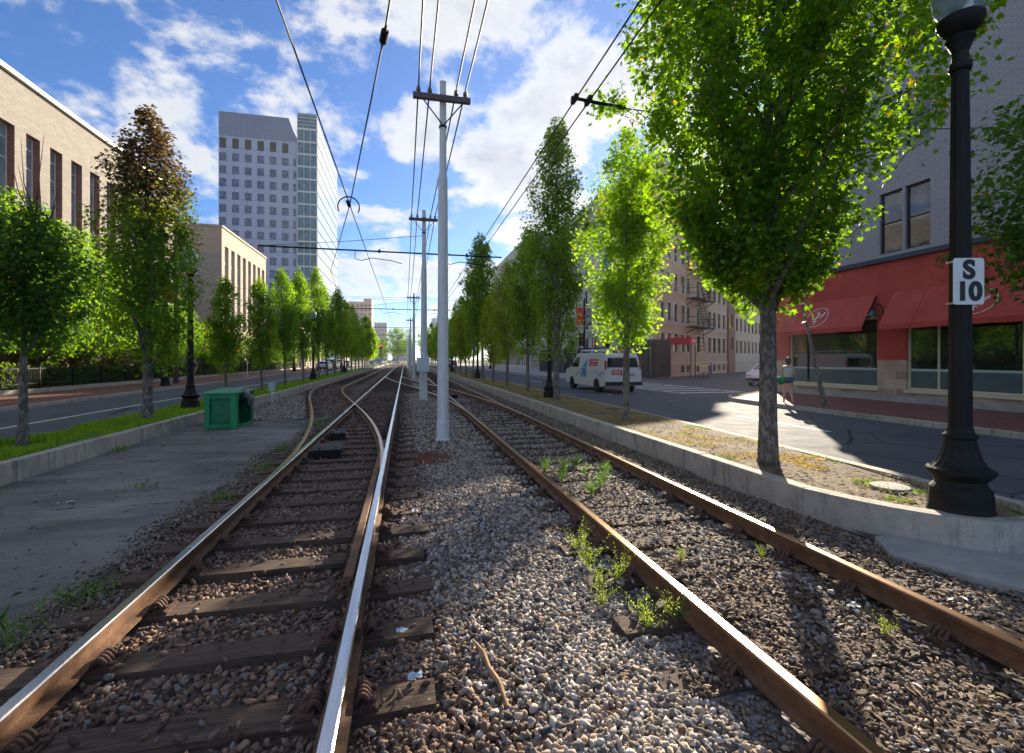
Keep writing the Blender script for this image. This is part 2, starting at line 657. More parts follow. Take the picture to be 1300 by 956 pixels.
def bed_z(x, y):
    z = -0.045 + 0.022 * (vnoise(x * 2.2, y * 2.2, 1) - 0.5) + 0.03 * (vnoise(x * 0.7, y * 0.7, 2) - 0.5)
    mound = np.exp(-((x - 0.78) / 0.42) ** 2) * 0.04 + np.exp(-((x - 3.9) / 0.4) ** 2) * 0.03
    # the shoulder under the right track rises between the rails where stones cover the sleepers
    mid = np.exp(-((x - 2.57) / 0.55) ** 4) * 0.022 * np.clip((4.6 - y) / 1.5, 0, 1)
    return z + mound + mid


V = np.stack([GX.ravel(), GY.ravel(), bed_z(GX, GY).ravel()], 1)
idx = np.arange(nx * ny).reshape(ny, nx)
L = np.stack([idx[:-1, :-1], idx[:-1, 1:], idx[1:, 1:], idx[1:, :-1]], -1).reshape(-1)


def bedmat():
    m, t, p, co = base_mat('ballast_bed')
    sp_ = t.new('ShaderNodeSeparateXYZ')
    t.set(sp_.inputs[0], co)
    vo = t.new('ShaderNodeTexVoronoi')
    t.set(vo.inputs['Vector'], co)
    vo.inputs['Scale'].default_value = 22
    brown = t.mix(t.ramp(t.noise(co, 25, 3), 0.3, 0.7), (0.05, 0.036, 0.028), (0.11, 0.075, 0.055))
    grey = t.mix(vo.outputs['Color'], (0.13, 0.12, 0.11), (0.40, 0.38, 0.36))
    # pale new stone in the middle strip and far right track; brown fines elsewhere
    w1 = t.ramp(t.math('ABSOLUTE', t.math('SUBTRACT', sp_.outputs[0], t.math('ADD', 0.9, t.math('MULTIPLY', t.noise(co, 0.8, 4), 0.6)))), 0.9, 0.5)
    far = t.ramp(sp_.outputs[1], 4.0, 7.0)
    w2 = t.math('MULTIPLY', far, t.ramp(sp_.outputs[0], 1.2, 1.8))
    ww = t.math('MAXIMUM', w1, t.math('MULTIPLY', w2, 0.6))
    c = t.mix(ww, brown, grey)
    t.set(p.inputs['Base Color'], t.mix(t.ramp(t.noise(co, 1.2, 4), 0.45, 0.7), c, brown))
    p.inputs['Roughness'].default_value = 0.95
    t.set(p.inputs['Normal'], t.bump(t.math('SUBTRACT', 1.0, vo.outputs['Distance']), 0.9, 0.03))
    return m


me = np_mesh('track_bed', V, L, np.full((nx - 1) * (ny - 1), 4), bedmat(), smooth=True)
struct(link(bpy.data.objects.new('track_bed', me)))

# asphalt path on the left with a crumbling edge
edge = []
y = -1.5
while y < 14.6:
    base = -2.36 + (0.10 if y > 8 else 0) * (y - 8) / 3
    edge.append((base + 0.05 * math.sin(y * 1.9) + 0.03 * math.sin(y * 5.3 + 1) + random.uniform(-0.05, 0.05), y))
    y += 0.13
end = [(-2.1 - k * 0.16 + random.uniform(-.04, .04), 14.6 + 0.25 * math.sin(k * 0.9) + random.uniform(-0.12, 0.12) - k * 0.02) for k in range(1, 20)]
poly = [(-5.285, -1.5)] + edge + end + [(-5.285, 14.6)]
b = MB()
b.prism(poly, -0.05, 0.012)
struct(b.build('path', M['path'], bevel=0.012))

# roads
b = MB()
b.quad((-12.8, -30, 0.0), (-7.3, -30, 0.0), (-7.3, 500, 0.0), (-12.8, 500, 0.0))
struct(b.build('road', M['road']))
b = MB()
b.quad((4.4, -30, 0.0), (12.85, -30, 0.0), (12.85, 500, 0.0), (4.4, 500, 0.0))
struct(b.build('road', M['road']))
# side street and parking lot, running off along SU
SU = Vector((0.806, 0.592, 0)).normalized()
SN = SU.cross(Vector((0, 0, 1)))          # towards the restaurant, (0.59,-0.81)
b = MB()
b.poly([(12.84, 16.2, 0.004), (12.84, 36.0, 0.004), (22, 39, 0.004), (80, 82, 0.004), (98, 74, 0.004), (18.0, 18.6, 0.004)])
struct(b.build('road', M['road']))
# white lines
b = MB()
b.box(-9.78, -9.66, -10, 300, 0.002, 0.006)
struct(b.build('road_marking', M['line']))
b = MB()
for k in range(60):
    y0 = 9.2 + k * 12
    if y0 < 300:
        b.box(9.72, 9.84, y0, y0 + 3.2, 0.002, 0.006)
b.box(12.35, 12.45, 40, 300, 0.002, 0.006)
struct(b.build('road_marking', M['line']))
b = MB()
for k in range(9):  # crosswalk bars across the mouth of the side street
    yy = 21.2 + k * 1.55
    b.box(13.6, 16.9, yy, yy + 0.42, 0.009, 0.012)
b.box(13.35, 13.5, 20.8, 34.6, 0.0085, 0.0115)
b.box(17.05, 17.2, 20.8, 34.6, 0.0085, 0.0115)
struct(b.build('crosswalk_marking', M['line']))

# sidewalks
b = MB()
b.prism([(-17.0, -30), (-12.95, -30), (-12.95, 400), (-17.0, 400)], -0.05, 0.13)
struct(b.build('sidewalk', M['brickwalk']))
b = MB()
corner = [(13.0, 15.6), (13.15, 16.6), (13.6, 17.5), (14.4, 18.3), (15.4, 18.9)]
wall_c = Vector((17.8, 19.9, 0))
c1 = wall_c - SN * 1.0
c2_ = c1 + SU * 40
b.prism([(13.0, -30), (17.9, -30), (17.9, 19.9), (17.8 + SU.x * 42, 19.9 + SU.y * 42), (c2_.x, c2_.y), (c1.x + .6, c1.y + .44)] + corner[::-1], -0.05, 0.13)
struct(b.build('sidewalk', M['brickwalk']))
b = MB()
b.prism([(13.0, 37.5), (14.5, 36.6), (22.3, 39.2), (22.3, 400), (13.0, 400)], -0.05, 0.13)
struct(b.build('sidewalk', M['concrete']))


def kerb(pts, width, z0, z1, name, length=1.8, mat=None, jit=0.006, bevel=0.015):
    """granite blocks laid along a polyline, left of its direction is the kept-in side"""
    b = MB()
    pts = [Vector((p[0], p[1], 0)) for p in pts]
    for i in range(len(pts) - 1):
        a, c = pts[i], pts[i + 1]
        d = (c - a)
        n = max(1, round(d.length / length))
        d = d / n
        u = d.normalized()
        nn = Vector((-u.y, u.x, 0))
        for k in range(n):
            p = a + d * k
            q = p + d - u * 0.012
            j = random.uniform(-jit, jit)
            h = random.uniform(-jit, jit)
            pp = [p + nn * j, q + nn * j, q + nn * (j + width), p + nn * (j + width)]
            b.prism([(v.x, v.y) for v in pp], z0, z1 + h)
    o = b.build(name, mat or M['granite'], bevel=bevel)
    return struct(o)


kerb([(-5.30, 220), (-5.30, -6)][::-1], 0.17, -0.08, 0.30, 'kerb', 2.0)      # left strip, track side
kerb([(-7.13, -6), (-7.13, 300)], 0.17, -0.08, 0.12, 'kerb', 2.2)
kerb([(-12.81, -20), (-12.81, 300)], 0.16, -0.08, 0.14, 'kerb', 2.2)
# right strip: straight run, then the rounded nose with the lamp
nose = [(4.26, 4.35), (4.42, 3.85), (4.66, 3.42), (4.98, 3.1), (5.34, 2.97), (5.72, 3.06), (6.0, 3.36), (6.2, 3.85), (6.40, 4.9), (6.65, 6.6), (6.85, 9.0), (6.9, 12)]
kerb([(4.26, 230), (4.26, 4.35)], 0.18, -0.08, 0.30, 'kerb', 1.9)
b = MB()


def strip_band(b, pts, w_, z0f, z1f):
    P_ = [Vector((p[0], p[1], 0)) for p in pts]
    nrm = []
    for i in range(len(P_)):
        d = (P_[min(i + 1, len(P_) - 1)] - P_[max(i - 1, 0)]).normalized()
        nrm.append(Vector((-d.y, d.x, 0)))
    for i in range(len(P_) - 1):
        a, c, na, nc = P_[i], P_[i + 1], nrm[i], nrm[i + 1]
        q = [a, c, c + nc * w_, a + na * w_]
        z1a, z1c = z1f(i), z1f(i + 1)
        lo = [(v.x, v.y, z0f) for v in q]
        hi = [(q[0].x, q[0].y, z1a), (q[1].x, q[1].y, z1c), (q[2].x, q[2].y, z1c), (q[3].x, q[3].y, z1a)]
        b.add(lo + hi, [(3, 2, 1, 0), (4, 5, 6, 7), (0, 1, 5, 4), (1, 2, 6, 5), (2, 3, 7, 6), (3, 0, 4, 7)])


nz = lambda i: 0.30 if i <= 6 else max(0.15, 0.30 - (i - 6) * 0.045)


def cr(pts, n=5):
    out = []
    for i in range(len(pts) - 1):
        p0, p1, p2, p3 = pts[max(i - 1, 0)], pts[i], pts[i + 1], pts[min(i + 2, len(pts) - 1)]
        for k in range(n):
            t_ = k / n
            out.append(tuple(0.5 * ((2 * p1[j]) + (-p0[j] + p2[j]) * t_ + (2 * p0[j] - 5 * p1[j] + 4 * p2[j] - p3[j]) * t_ ** 2 + (-p0[j] + 3 * p1[j] - 3 * p2[j] + p3[j]) * t_ ** 3) for j in range(2)))
    out.append(pts[-1])
    return out


nose_s = cr(nose, 4)
strip_band(b, nose_s, 0.17, -0.08, lambda i: nz(i / 4))
struct(b.build('kerb', M['granite']))
kerb([(6.9, 12), (6.9, 300)], 0.15, -0.08, 0.15, 'kerb', 2.2)
kerb([(12.86, -20), (12.86, 15.4)][::-1], 0.14, -0.08, 0.145, 'kerb', 2.2)
b = MB()
strip_band(b, cr([(12.86, 15.4), (13.0, 16.7), (13.5, 17.7), (14.3, 18.5), (15.4, 19.0), (16.4, 19.6), (18.2, 21.0)], 4)[::-1], 0.14, -0.08, lambda i: 0.145)
struct(b.build('kerb', M['granite'], bevel=0.01))
kerb([(12.86, 37.4), (12.86, 300)][::-1], 0.14, -0.08, 0.145, 'kerb', 2.2)
# concrete apron beside the nose
b = MB()
b.prism([(4.35, 3.62), (4.1, 3.25), (4.6, 2.2), (5.4, 1.3), (9.5, 0.6), (9.5, 2.4), (6.5, 3.6)], -0.05, 0.035)
struct(b.build('footway_apron', M['concrete'], bevel=0.01))

# soil of the two strips
b = MB()
nyy = 60
rows = []
for i in range(nyy):
    f = i / (nyy - 1)
    yy = 3.9 + f ** 1.8 * 220
    outer = 6.75 if yy > 12 else np.interp(yy, [3.0, 3.9, 4.9, 6.6, 9, 12], [5.8, 6.02, 6.25, 6.5, 6.7, 6.75])
    row = []
    for k in range(9):
        x = 4.40 + (outer - 4.40) * k / 8
        z = 0.275 - 0.12 * (k / 8) ** 1.3 + random.uniform(-0.012, 0.015)
        row.append((x, yy, z))
    rows.append(row)
rows.insert(0, [(4.62 + (5.75 - 4.62) * k / 8, 3.55, 0.27) for k in range(9)])
rows.insert(0, [(4.98 + (5.55 - 4.98) * k / 8, 3.2, 0.265) for k in range(9)])
vv = [p for r_ in rows for p in r_]
fs = [(i * 9 + k, i * 9 + k + 1, (i + 1) * 9 + k + 1, (i + 1) * 9 + k) for i in range(len(rows) - 1) for k in range(8)]
b.add(vv, fs)
struct(b.build('verge_soil', M['soil'], smooth=True))
b = MB()
b.quad((-7.15, -6, 0.20), (-5.45, -6, 0.275), (-5.45, 300, 0.275), (-7.15, 300, 0.20))
struct(b.build('verge_soil', M['grassbase']))
# lawn behind the left fence
b = MB()
b.quad((-60, -30, 0.02), (-17.2, -30, 0.02), (-17.2, 400, 0.02), (-60, 400, 0.02))
struct(b.build('lawn', M['grassbase']))

# ------------------------------------------------------------------ railway
HEAD = [(-0.035, 0.15), (0.035, 0.15)]
PROF = [(-0.07, 0.02), (-0.07, 0.032), (-0.012, 0.047), (-0.012, 0.108), (-0.036, 0.118), (-0.036, 0.143), (-0.028, 0.15),
        (0.028, 0.15), (0.036, 0.143), (0.036, 0.118), (0.012, 0.108), (0.012, 0.047), (0.07, 0.032), (0.07, 0.02)]


def rail(path, parent, top, off=0.0, z=0.0, name='rail', topband=(6,)):
    b = MB()
    P_ = [Vector((p[0], p[1], 0)) for p in path]
    n = len(PROF)
    for i, p in enumerate(P_):
        d = (P_[min(i + 1, len(P_) - 1)] - P_[max(i - 1, 0)]).normalized()
        nn = Vector((d.y, -d.x, 0))
        for (u, h) in PROF:
            q = p + nn * (u + off)
            b.v.append((q.x, q.y, h + z))
    for i in range(len(P_) - 1):
        for k in range(n):
            k2 = (k + 1) % n
            b.f.append((i * n + k, i * n + k2, (i + 1) * n + k2, (i + 1) * n + k))
            b.m.append(1 if k in (5, 6, 7) else 0)
    b.f.append(tuple(range(n)))
    b.m.append(0)
    b.f.append(tuple((len(P_) - 1) * n + k for k in range(n)))
    b.m.append(0)
    return b.build(name, [M['rust'], top], parent)


def sleeper_mesh(L_=2.44, w_=0.22):
    b = MB()
    n = 8
    rr = random.Random(3)
    for i in range(n + 1):
        x = -L_ / 2 + L_ * i / n
        j = lambda a: rr.uniform(-a, a)
        b.v += [(x, -w_ / 2 + j(.004), -0.16), (x, w_ / 2 + j(.004), -0.16), (x, w_ / 2 - 0.01 + j(.006), 0.0 + j(.004)), (x, -w_ / 2 + 0.01 + j(.006), 0.0 + j(.004))]
    for i in range(n):
        for k in range(4):
            k2 = (k + 1) % 4
            b.f.append((i * 4 + k, i * 4 + k2, i * 4 + 4 + k2, i * 4 + 4 + k))
            b.m.append(0)
    b.f += [(0, 1, 2, 3), (n * 4 + 3, n * 4 + 2, n * 4 + 1, n * 4)]
    b.m += [0, 0]
    return b.mesh('sleeper', M['tie'])


SLP = [sleeper_mesh() for _ in range(3)]


def plate_mesh():
    b = MB()
    b.box(-0.19, 0.19, -0.085, 0.085, 0.001, 0.018)
    for s in (-1, 1):
        # rolled spring clip standing on the plate
        pts = [(s * (0.075 + 0.07 * k / 8), 0.0, 0.03 + 0.04 * math.sin(PI * k / 8)) for k in range(9)]
        for yy in (-0.05, -0.02, 0.01, 0.04):
            b.tube([(x, yy, z) for x, _, z in pts], 0.013, 6)
        b.box(s * 0.14 - 0.035, s * 0.14 + 0.035, -0.08, 0.08, 0.018, 0.03)
        for yy in (-0.045, 0.045):
            b.lathe([(0.017, 0.03), (0.017, 0.045), (0.008, 0.05)], 6, (s * 0.165, yy, 0))
    return b.mesh('tie_plate', M['rustplate'])


PLATE = plate_mesh()


def center_siding(y):
    f = min(1, max(0, (y - 6.4) / (30 - 6.4)))
    return -1.03 - 3.12 * (f * f * (3 - 2 * f))


def center_cross(y):
    f = min(1, max(0, (y - 13.0) / (47 - 13.0)))
    return 2.57 - 3.6 * (f * f * (3 - 2 * f))


def track(name, label, cx, top, y0, y1, sy, plates=14, spacing=0.56, tz=0.0, maxn=100, gauge=1.51, width=1.0):
    root = thing(name, label, 'railway track', (cx(y0 + 5) if callable(cx) else cx, y0, 0))
    f = cx if callable(cx) else (lambda y: cx)
    st = [y0 + (y1 - y0) * k / 90 for k in range(91)] if callable(cx) else [y0, 10, 30, 80, y1]
    for s in (-1, 1):
        pth = [(f(y) - root.location.x + s * gauge / 2, y - root.location.y) for y in st]
        rail(pth, root, top)
    return root, f


g_left = 1.50
# main left track
tl, fl = track('railway_track', 'straight track with bright polished rails, its switch lying beside the asphalt path', -1.03, M['polish'], -0.6, 420, 1, gauge=1.43)
tr, fr = track('railway_track', 'straight track with brown worn rails along the granite kerb of the dry verge', 2.575, M['brownrail'], -0.6, 420, 1, gauge=1.467)


def sleepers(root, f, gauge, ys_, plate_to, only_half=None, zofs=0.0):
    k = 0
    rest = MB()
    for y in ys_:
        jx, jr = random.uniform(-0.05, 0.05), random.uniform(-0.02, 0.02)
        x = f(y)
        lx, ly = x + jx - root.location.x, y - root.location.y
        if k < 100:
            o = place(random.choice(SLP), 'sleeper', root, (lx, ly, zofs + random.uniform(-0.006, 0.004)), jr)
            if y < plate_to:
                for s in (-1, 1):
                    p = place(PLATE, 'tie_plate', o, (s * gauge / 2 - jx, 0, 0), 0)
        else:
            rest.box(lx - 1.22, lx + 1.22, ly - 0.11, ly + 0.11, -0.15, 0.0)
        k += 1
    if rest.v:
        o = rest.build('sleepers', M['tie'], root)
        o['kind'] = 'stuff'


sleepers(tl, fl, 1.43, [1.28 + 0.60 * k for k in range(230)], 15)
sleepers(tr, fr, 1.467, [1.05 + 0.60 * k for k in range(230)], 15, zofs=-0.004)


def simple_curve_track(label, f, y0, y1, ytie0, gauge, top, every=0.6, zt=-0.014):
    root = thing('railway_track', label, 'railway track', (f(y0), y0, 0))
    st = [y0 + (y1 - y0) * k / 80 for k in range(81)]
    for s in (-1, 1):
        P_ = [Vector((f(y), y, 0)) for y in st]
        pth = []
        for i, p in enumerate(P_):
            d = (P_[min(i + 1, 80)] - P_[max(i - 1, 0)]).normalized()
            q = p + Vector((d.y, -d.x, 0)) * s * gauge / 2
            pth.append((q.x - root.location.x, q.y - root.location.y))
        rail(pth, root, top, z=-0.004)
    y = ytie0
    n = 0
    while y < y1 and n < 70:
        o = place(SLP[n % 3], 'sleeper', root, (f(y) - root.location.x, y - root.location.y, zt), -math.atan(f(y + .5) - f(y - .5)))
        y += every
        n += 1
    return root


simple_curve_track('curved siding track of rusty rails swinging away beside the grass verge', center_siding, 7.0, 120, 17.6, 1.43, M['brownrail'])
simple_curve_track('curved rusty crossover track linking the two straight tracks behind the poles', center_cross, 13.2, 46.8, 17.8, 1.44, M['brownrail'])

# guard rail and joint on the near right-hand polished rail
b = MB()
for (y0, y1, x) in ((3.6, 9.5, -0.315 - 0.085),):
    g = thing('guard_rail', 'short brown guard rail bolted inside the bright rail by the switch', 'guard rail', (x, y0, 0))
    rail([(0.0, 0), (0, 0.5), (0, y1 - y0)], g, M['rust'], z=-0.006, name='check_bar')
# fishplates at the rail joint
b = MB()
for s in (-1, 1):
    b.box(-0.315 + s * 0.045 - 0.012, -0.315 + s * 0.045 + 0.012, 2.95, 3.6, 0.05, 0.112)
    for k in range(4):
        b.box(-0.315 + s * 0.066 - 0.012, -0.315 + s * 0.066 + 0.012, 3.05 + k * 0.15 - 0.015, 3.05 + k * 0.15 + 0.015, 0.065, 0.098)
b.build('joint_bar', M['rustplate'], tl, world=True)
# switch machine boxes
for i, (x, y, lab) in enumerate([(-1.35, 9.1, 'black iron switch box between the rails of the near switch'), (-1.42, 10.9, 'smaller black switch box just beyond the larger one'),
                                 (2.05, 21.3, 'black switch box beside the brown track behind the nearest pole')]):
    th = thing('switch_box', lab, 'switch box', (x, y, 0), 0.08)
    sx, sy = (0.22, 0.36) if i != 1 else (0.14, 0.25)
    b = MB()
    b.box(-sx, sx, -sy, sy, -0.03, 0.11)
    b.build('housing', M['iron'], th, bevel=0.015)
    b = MB()
    b.box(-sx - 0.01, sx + 0.01, -sy - 0.01, sy + 0.01, 0.112, 0.135)
    for q in (-1, 1):
        b.box(q * sx * 0.6 - 0.02, q * sx * 0.6 + 0.02, -sy * 0.7, -sy * 0.55, 0.135, 0.155)
    b.build('lid', M['iron'], th, bevel=0.006)
    b = MB()
    b.tube([(-sx - 0.5, 0, 0.04), (-sx, 0, 0.04)], 0.018, 8)
    b.build('throw_rod', M['rust'], th)

# ------------------------------------------------------------------ ballast stones (stuff)
import_ico = bmesh.new()
bmesh.ops.create_icosphere(import_ico, subdivisions=1, radius=1.0)
import_ico.verts.ensure_lookup_table()
IV = np.array([v.co[:] for v in import_ico.verts])
IF = np.array([[v.index for v in f.verts] for f in import_ico.faces])
import_ico.free()


def scatter_stones(name, label, x, y, z, size, col, flat=0.65):
    n = len(x)
    base = IV[None] * (1 + rng.uniform(-0.28, 0.22, (n, 12, 1)))
    sc_ = size[:, None] * np.stack([rng.uniform(0.9, 1.65, n), rng.uniform(0.62, 1.0, n), flat * rng.uniform(0.65, 1.15, n)], 1)
    v = base * sc_[:, None, :]
    # broken flat faces: clip each stone by a few random planes
    for _ in range(5):
        pn = rng.normal(0, 1, (n, 3))
        pn /= np.linalg.norm(pn, axis=1, keepdims=True)
        dd = np.einsum('nkj,nj->nk', base, pn)
        lim = rng.uniform(0.38, 0.8, (n, 1))
        base = base - (np.maximum(dd - lim, 0) * 1.0)[..., None] * pn[:, None, :]
    sc_ = sc_ * 1.18
    v = base * sc_[:, None, :]
    # random rotation (tilt small, spin full)
    a, b_, c = rng.normal(0, 0.6, n), rng.normal(0, 0.6, n), rng.uniform(0, 2 * PI, n)
    ca, sa, cb_, sb, cc, s_c = np.cos(a), np.sin(a), np.cos(b_), np.sin(b_), np.cos(c), np.sin(c)
    X, Y, Z = v[..., 0], v[..., 1], v[..., 2]
    Y, Z = Y * ca[:, None] - Z * sa[:, None], Y * sa[:, None] + Z * ca[:, None]
    X, Z = X * cb_[:, None] + Z * sb[:, None], -X * sb[:, None] + Z * cb_[:, None]
    X, Y = X * cc[:, None] - Y * s_c[:, None], X * s_c[:, None] + Y * cc[:, None]
    v = np.stack([X + x[:, None], Y + y[:, None], Z + z[:, None]], -1).reshape(-1, 3)
    L_ = (IF[None] + (np.arange(n) * 12)[:, None, None]).reshape(-1)
    cv = np.repeat(col, 12, 0)
    me = np_mesh(name, v, L_, np.full(n * 20, 3), M['stone'], cv)
    o = link(bpy.data.objects.new(name, me))
    tag(o, label, name.replace('_', ' '), kind='stuff')
    return o


def stone_field(n, x0, x1, y0, y1, smin, smax, power=1.0):
    x = rng.uniform(x0, x1, n)
    y = y0 + (y1 - y0) * rng.random(n) ** power
    return x, y, rng.uniform(smin, smax, n)


def over_tie(y, y0, sp_=0.6):
    ph = (y - y0) % sp_
    return np.minimum(ph, sp_ - ph) < 0.135


X_, Y_, Z_, S_, C_ = [], [], [], [], []


def colors(kind, n):
    g = rng.random((n, 1))
    if kind == 'pale':
        c = np.array([0.20, 0.182, 0.165]) + g ** 1.1 * np.array([0.44, 0.405, 0.37])
        warm = rng.random(n) < 0.38
        c[warm] = c[warm] * np.array([1.0, 0.83, 0.66])
        dk = rng.random(n) < 0.24
        c[dk] *= np.array([0.36, 0.37, 0.40])
        rusty = rng.random(n) < 0.015
        c[rusty] = np.array([0.24, 0.10, 0.05])
    elif kind == 'brown':
        c = np.array([0.085, 0.055, 0.040]) + g ** 1.3 * np.array([0.32, 0.20, 0.13])
        gr = rng.random(n) < 0.10
        c[gr] = np.array([0.24, 0.23, 0.22])
    elif kind == 'rust':
        c = np.array([0.14, 0.055, 0.035]) + g * np.array([0.24, 0.11, 0.07])
    else:
        c = np.array([0.10, 0.072, 0.050]) + g ** 1.3 * np.array([0.36, 0.27, 0.19])
        gr = rng.random(n) < 0.2
        c[gr] = np.array([0.30, 0.29, 0.28])
    return c


def emit(x, y, s, kind, lift=0.0, ties=None, tiekeep=0.1, jointx=None):
    keep = np.ones(len(x), bool)
    if ties is not None:
        cx, ty0 = ties
        on = over_tie(y, ty0) & (np.abs(x - cx) < 1.24)
        keep &= ~(on & (rng.random(len(x)) > tiekeep))
    if ties is None:
        on = (over_tie(y, 1.28) & (x < 0.20) & (x > -2.2)) | (over_tie(y, 1.05) & (x > 1.36 + 0.1 * np.sin(y * 4)) & (x < 3.8))
        keep &= ~(on & (rng.random(len(x)) > 0.05))
    # nothing under rail heads
    for rx in (-1.745, -0.315, 1.842, 3.309):
        keep &= np.abs(x - rx) > 0.075
    # nothing on the asphalt path
    keep &= ~((x < -2.30) & (y < 14.7) & (x > -5.3))
    x, y, s = x[keep], y[keep], s[keep]
    z = bed_z(x, y) + s * 0.25 + rng.uniform(-0.008, 0.016, len(x)) + lift
    if ties is not None:
        on = over_tie(y, ties[1]) & (np.abs(x - ties[0]) < 1.24)
        z[on] = np.maximum(z[on], 0.002 + s[on] * 0.3)
    X_.append(x); Y_.append(y); Z_.append(z); S_.append(s); C_.append(colors(kind, len(x)))


# left track, brown
x, y, s = stone_field(40000, -2.5, 0.12, 0.8, 11, 0.011, 0.025, 1.35)
emit(x, y, s, 'brown', -0.006, (-1.03, 1.28), 0.05)
x, y, s = stone_field(9000, -2.6, 0.12, 11, 26, 0.022, 0.04, 1.2)
emit(x, y, s, 'brown', 0, (-1.03, 1.28), 0.15)
# middle strip
x, y, s = stone_field(40000, -0.05, 1.55, 0.8, 9, 0.012, 0.026, 1.3)
kp = rng.random(len(x)) > 0.0
pale = vnoise(x * 1.3 + 4, y * 0.9, 5) + (x - 0.35) * 0.9
rust = np.exp(-((x - 0.35) / 0.6) ** 2 - ((y - 8.4) / 0.8) ** 2)
pm = (pale + rng.normal(0, 0.22, len(x)) > 0.42 + np.clip((3.4 - y) * 0.12, 0, 0.3)) & (rust + rng.normal(0, .15, len(x)) < 0.5)
emit(x[pm], y[pm], s[pm] * 1.05, 'pale', 0.008)
rm = ~pm & (rust > 0.38)
emit(x[~pm & ~rm], y[~pm & ~rm], s[~pm & ~rm], 'brown', 0.0)
emit(x[rm], y[rm], s[rm] * 0.8, 'rust', 0.004)
x, y, s = stone_field(11000, -0.0, 1.7, 9, 24, 0.022, 0.04, 1.2)
emit(x, y, s, 'pale', 0.0)
# between brown track rails
x, y, s = stone_field(32000, 1.45, 3.3, 0.8, 11, 0.010, 0.024, 1.3)
p2 = (y + vnoise(x * 2, y * 2, 9) * 2.0 + rng.normal(0, 0.5, len(x)) - (x - 1.8) * 0.5) > 4.0
emit(x[p2], y[p2], s[p2] * 1.15, 'pale', 0.0, (2.575, 1.05), 0.16)
emit(x[~p2], y[~p2], s[~p2] * 0.75, 'mixed', 0.0, (2.575, 1.05), 0.40)
x, y, s = stone_field(9000, 1.45, 3.4, 11, 26, 0.022, 0.04, 1.2)
emit(x, y, s, 'pale', 0.0, (2.575, 1.05), 0.12)
# shoulder by the kerb
x, y, s = stone_field(20000, 3.3, 4.3, 0.8, 11, 0.009, 0.022, 1.3)
emit(x, y, s, 'mixed', 0.0)
x, y, s = stone_field(6000, 4.3, 6.5, 0.5, 3.4, 0.007, 0.018, 1.0)
keep = (y < 3.3 - (x - 4.3) * 0.95)
emit(x[keep], y[keep], s[keep], 'mixed', 0.01)
x, y, s = stone_field(5000, 3.3, 4.3, 11, 26, 0.016, 0.03, 1.2)
emit(x, y, s, 'mixed', 0.0)
# loose grey gravel past the end of the path
x, y, s = stone_field(11000, -5.25, -2.3, 14.3, 24, 0.02, 0.035, 1.2)
k2 = x < np.array([center_siding(v) for v in y]) - 0.9
emit(x[k2], y[k2], s[k2], 'pale', 0.015)
x, y, s = stone_field(9000, -5.2, -1.9, 14.7, 34, 0.018, 0.034, 1.2)
emit(x, y, s, 'mixed', 0.0)
# crumbs along the edge of the asphalt
x, y, s = stone_field(5000, -2.7, -2.05, 0.8, 13, 0.008, 0.018, 1.2)
emit(x, y, s, 'mixed', 0.01)
n = 7000
y = 0.8 + 13.8 * rng.random(n) ** 1.3
x = np.interp(y, [p[1] for p in edge], [p[0] for p in edge]) + np.abs(rng.normal(0, 0.10, n)) * np.where(rng.random(n) < 0.35, -0.9, 1.0)
s = rng.uniform(0.006, 0.018, n)
X_.append(x); Y_.append(y); S_.append(s); C_.append(colors('mixed', n))
Z_.append(np.where(x < np.interp(y, [p[1] for p in edge], [p[0] for p in edge]), 0.014, -0.02) + s * 0.3 + rng.uniform(0, 0.012, n) * (x > -2.4))
scatter_stones('ballast_stones', 'grey and brown crushed stones between and beside the rails', np.concatenate(X_), np.concatenate(Y_), np.concatenate(Z_), np.concatenate(S_), np.concatenate(C_))

# leaf litter and twigs as flat chips on the right side bed
n = 7000
x = np.concatenate([rng.uniform(1.9, 4.25, n), rng.uniform(-5.2, -2.2, 700), rng.uniform(4.5, 6.2, 3500)])
y = np.concatenate([0.9 + 8 * rng.random(n) ** 1.5, rng.uniform(2.5, 14, 700), 3.7 + 10 * rng.random(3500) ** 1.4])
n = len(x)
s = rng.uniform(0.01, 0.032, n)
ang = rng.uniform(0, 2 * PI, n)
el = rng.uniform(1, 3.2, n)
q = np.array([(-1, 0, 0), (0, -0.45, 0.15), (1, 0, 0.0), (0, 0.45, 0.15)])
v = q[None] * s[:, None, None]
v[..., 0] *= (el / 2)[:, None]
vx = v[..., 0] * np.cos(ang)[:, None] - v[..., 1] * np.sin(ang)[:, None]
vy = v[..., 0] * np.sin(ang)[:, None] + v[..., 1] * np.cos(ang)[:, None]
zz_ = np.where(x < -2, 0.016, bed_z(x, y) + 0.028 + rng.uniform(0, 0.012, n))
zz_ = np.where(x > 4.4, 0.285 - 0.12 * np.clip((x - 4.4) / 2.3, 0, 1) ** 1.3 + 0.004, zz_)
v = np.stack([vx + x[:, None], vy + y[:, None], v[..., 2] + zz_[:, None] + rng.uniform(-.006, .006, (n, 4))], -1).reshape(-1, 3)
g = rng.random((n, 1))
c = np.array([0.07, 0.045, 0.028]) + g ** 2 * np.array([0.26, 0.17, 0.09])
wh = rng.random(n) < 0.02
c[wh] = np.array([0.65, 0.68, 0.72])
me = np_mesh('leaf_litter', v, np.arange(n * 4), np.full(n, 4), M['stone'], np.repeat(c, 4, 0))
tag(link(bpy.data.objects.new('leaf_litter', me)), 'dry leaf scraps and twigs strewn over the ballast', 'leaf litter', kind='stuff')


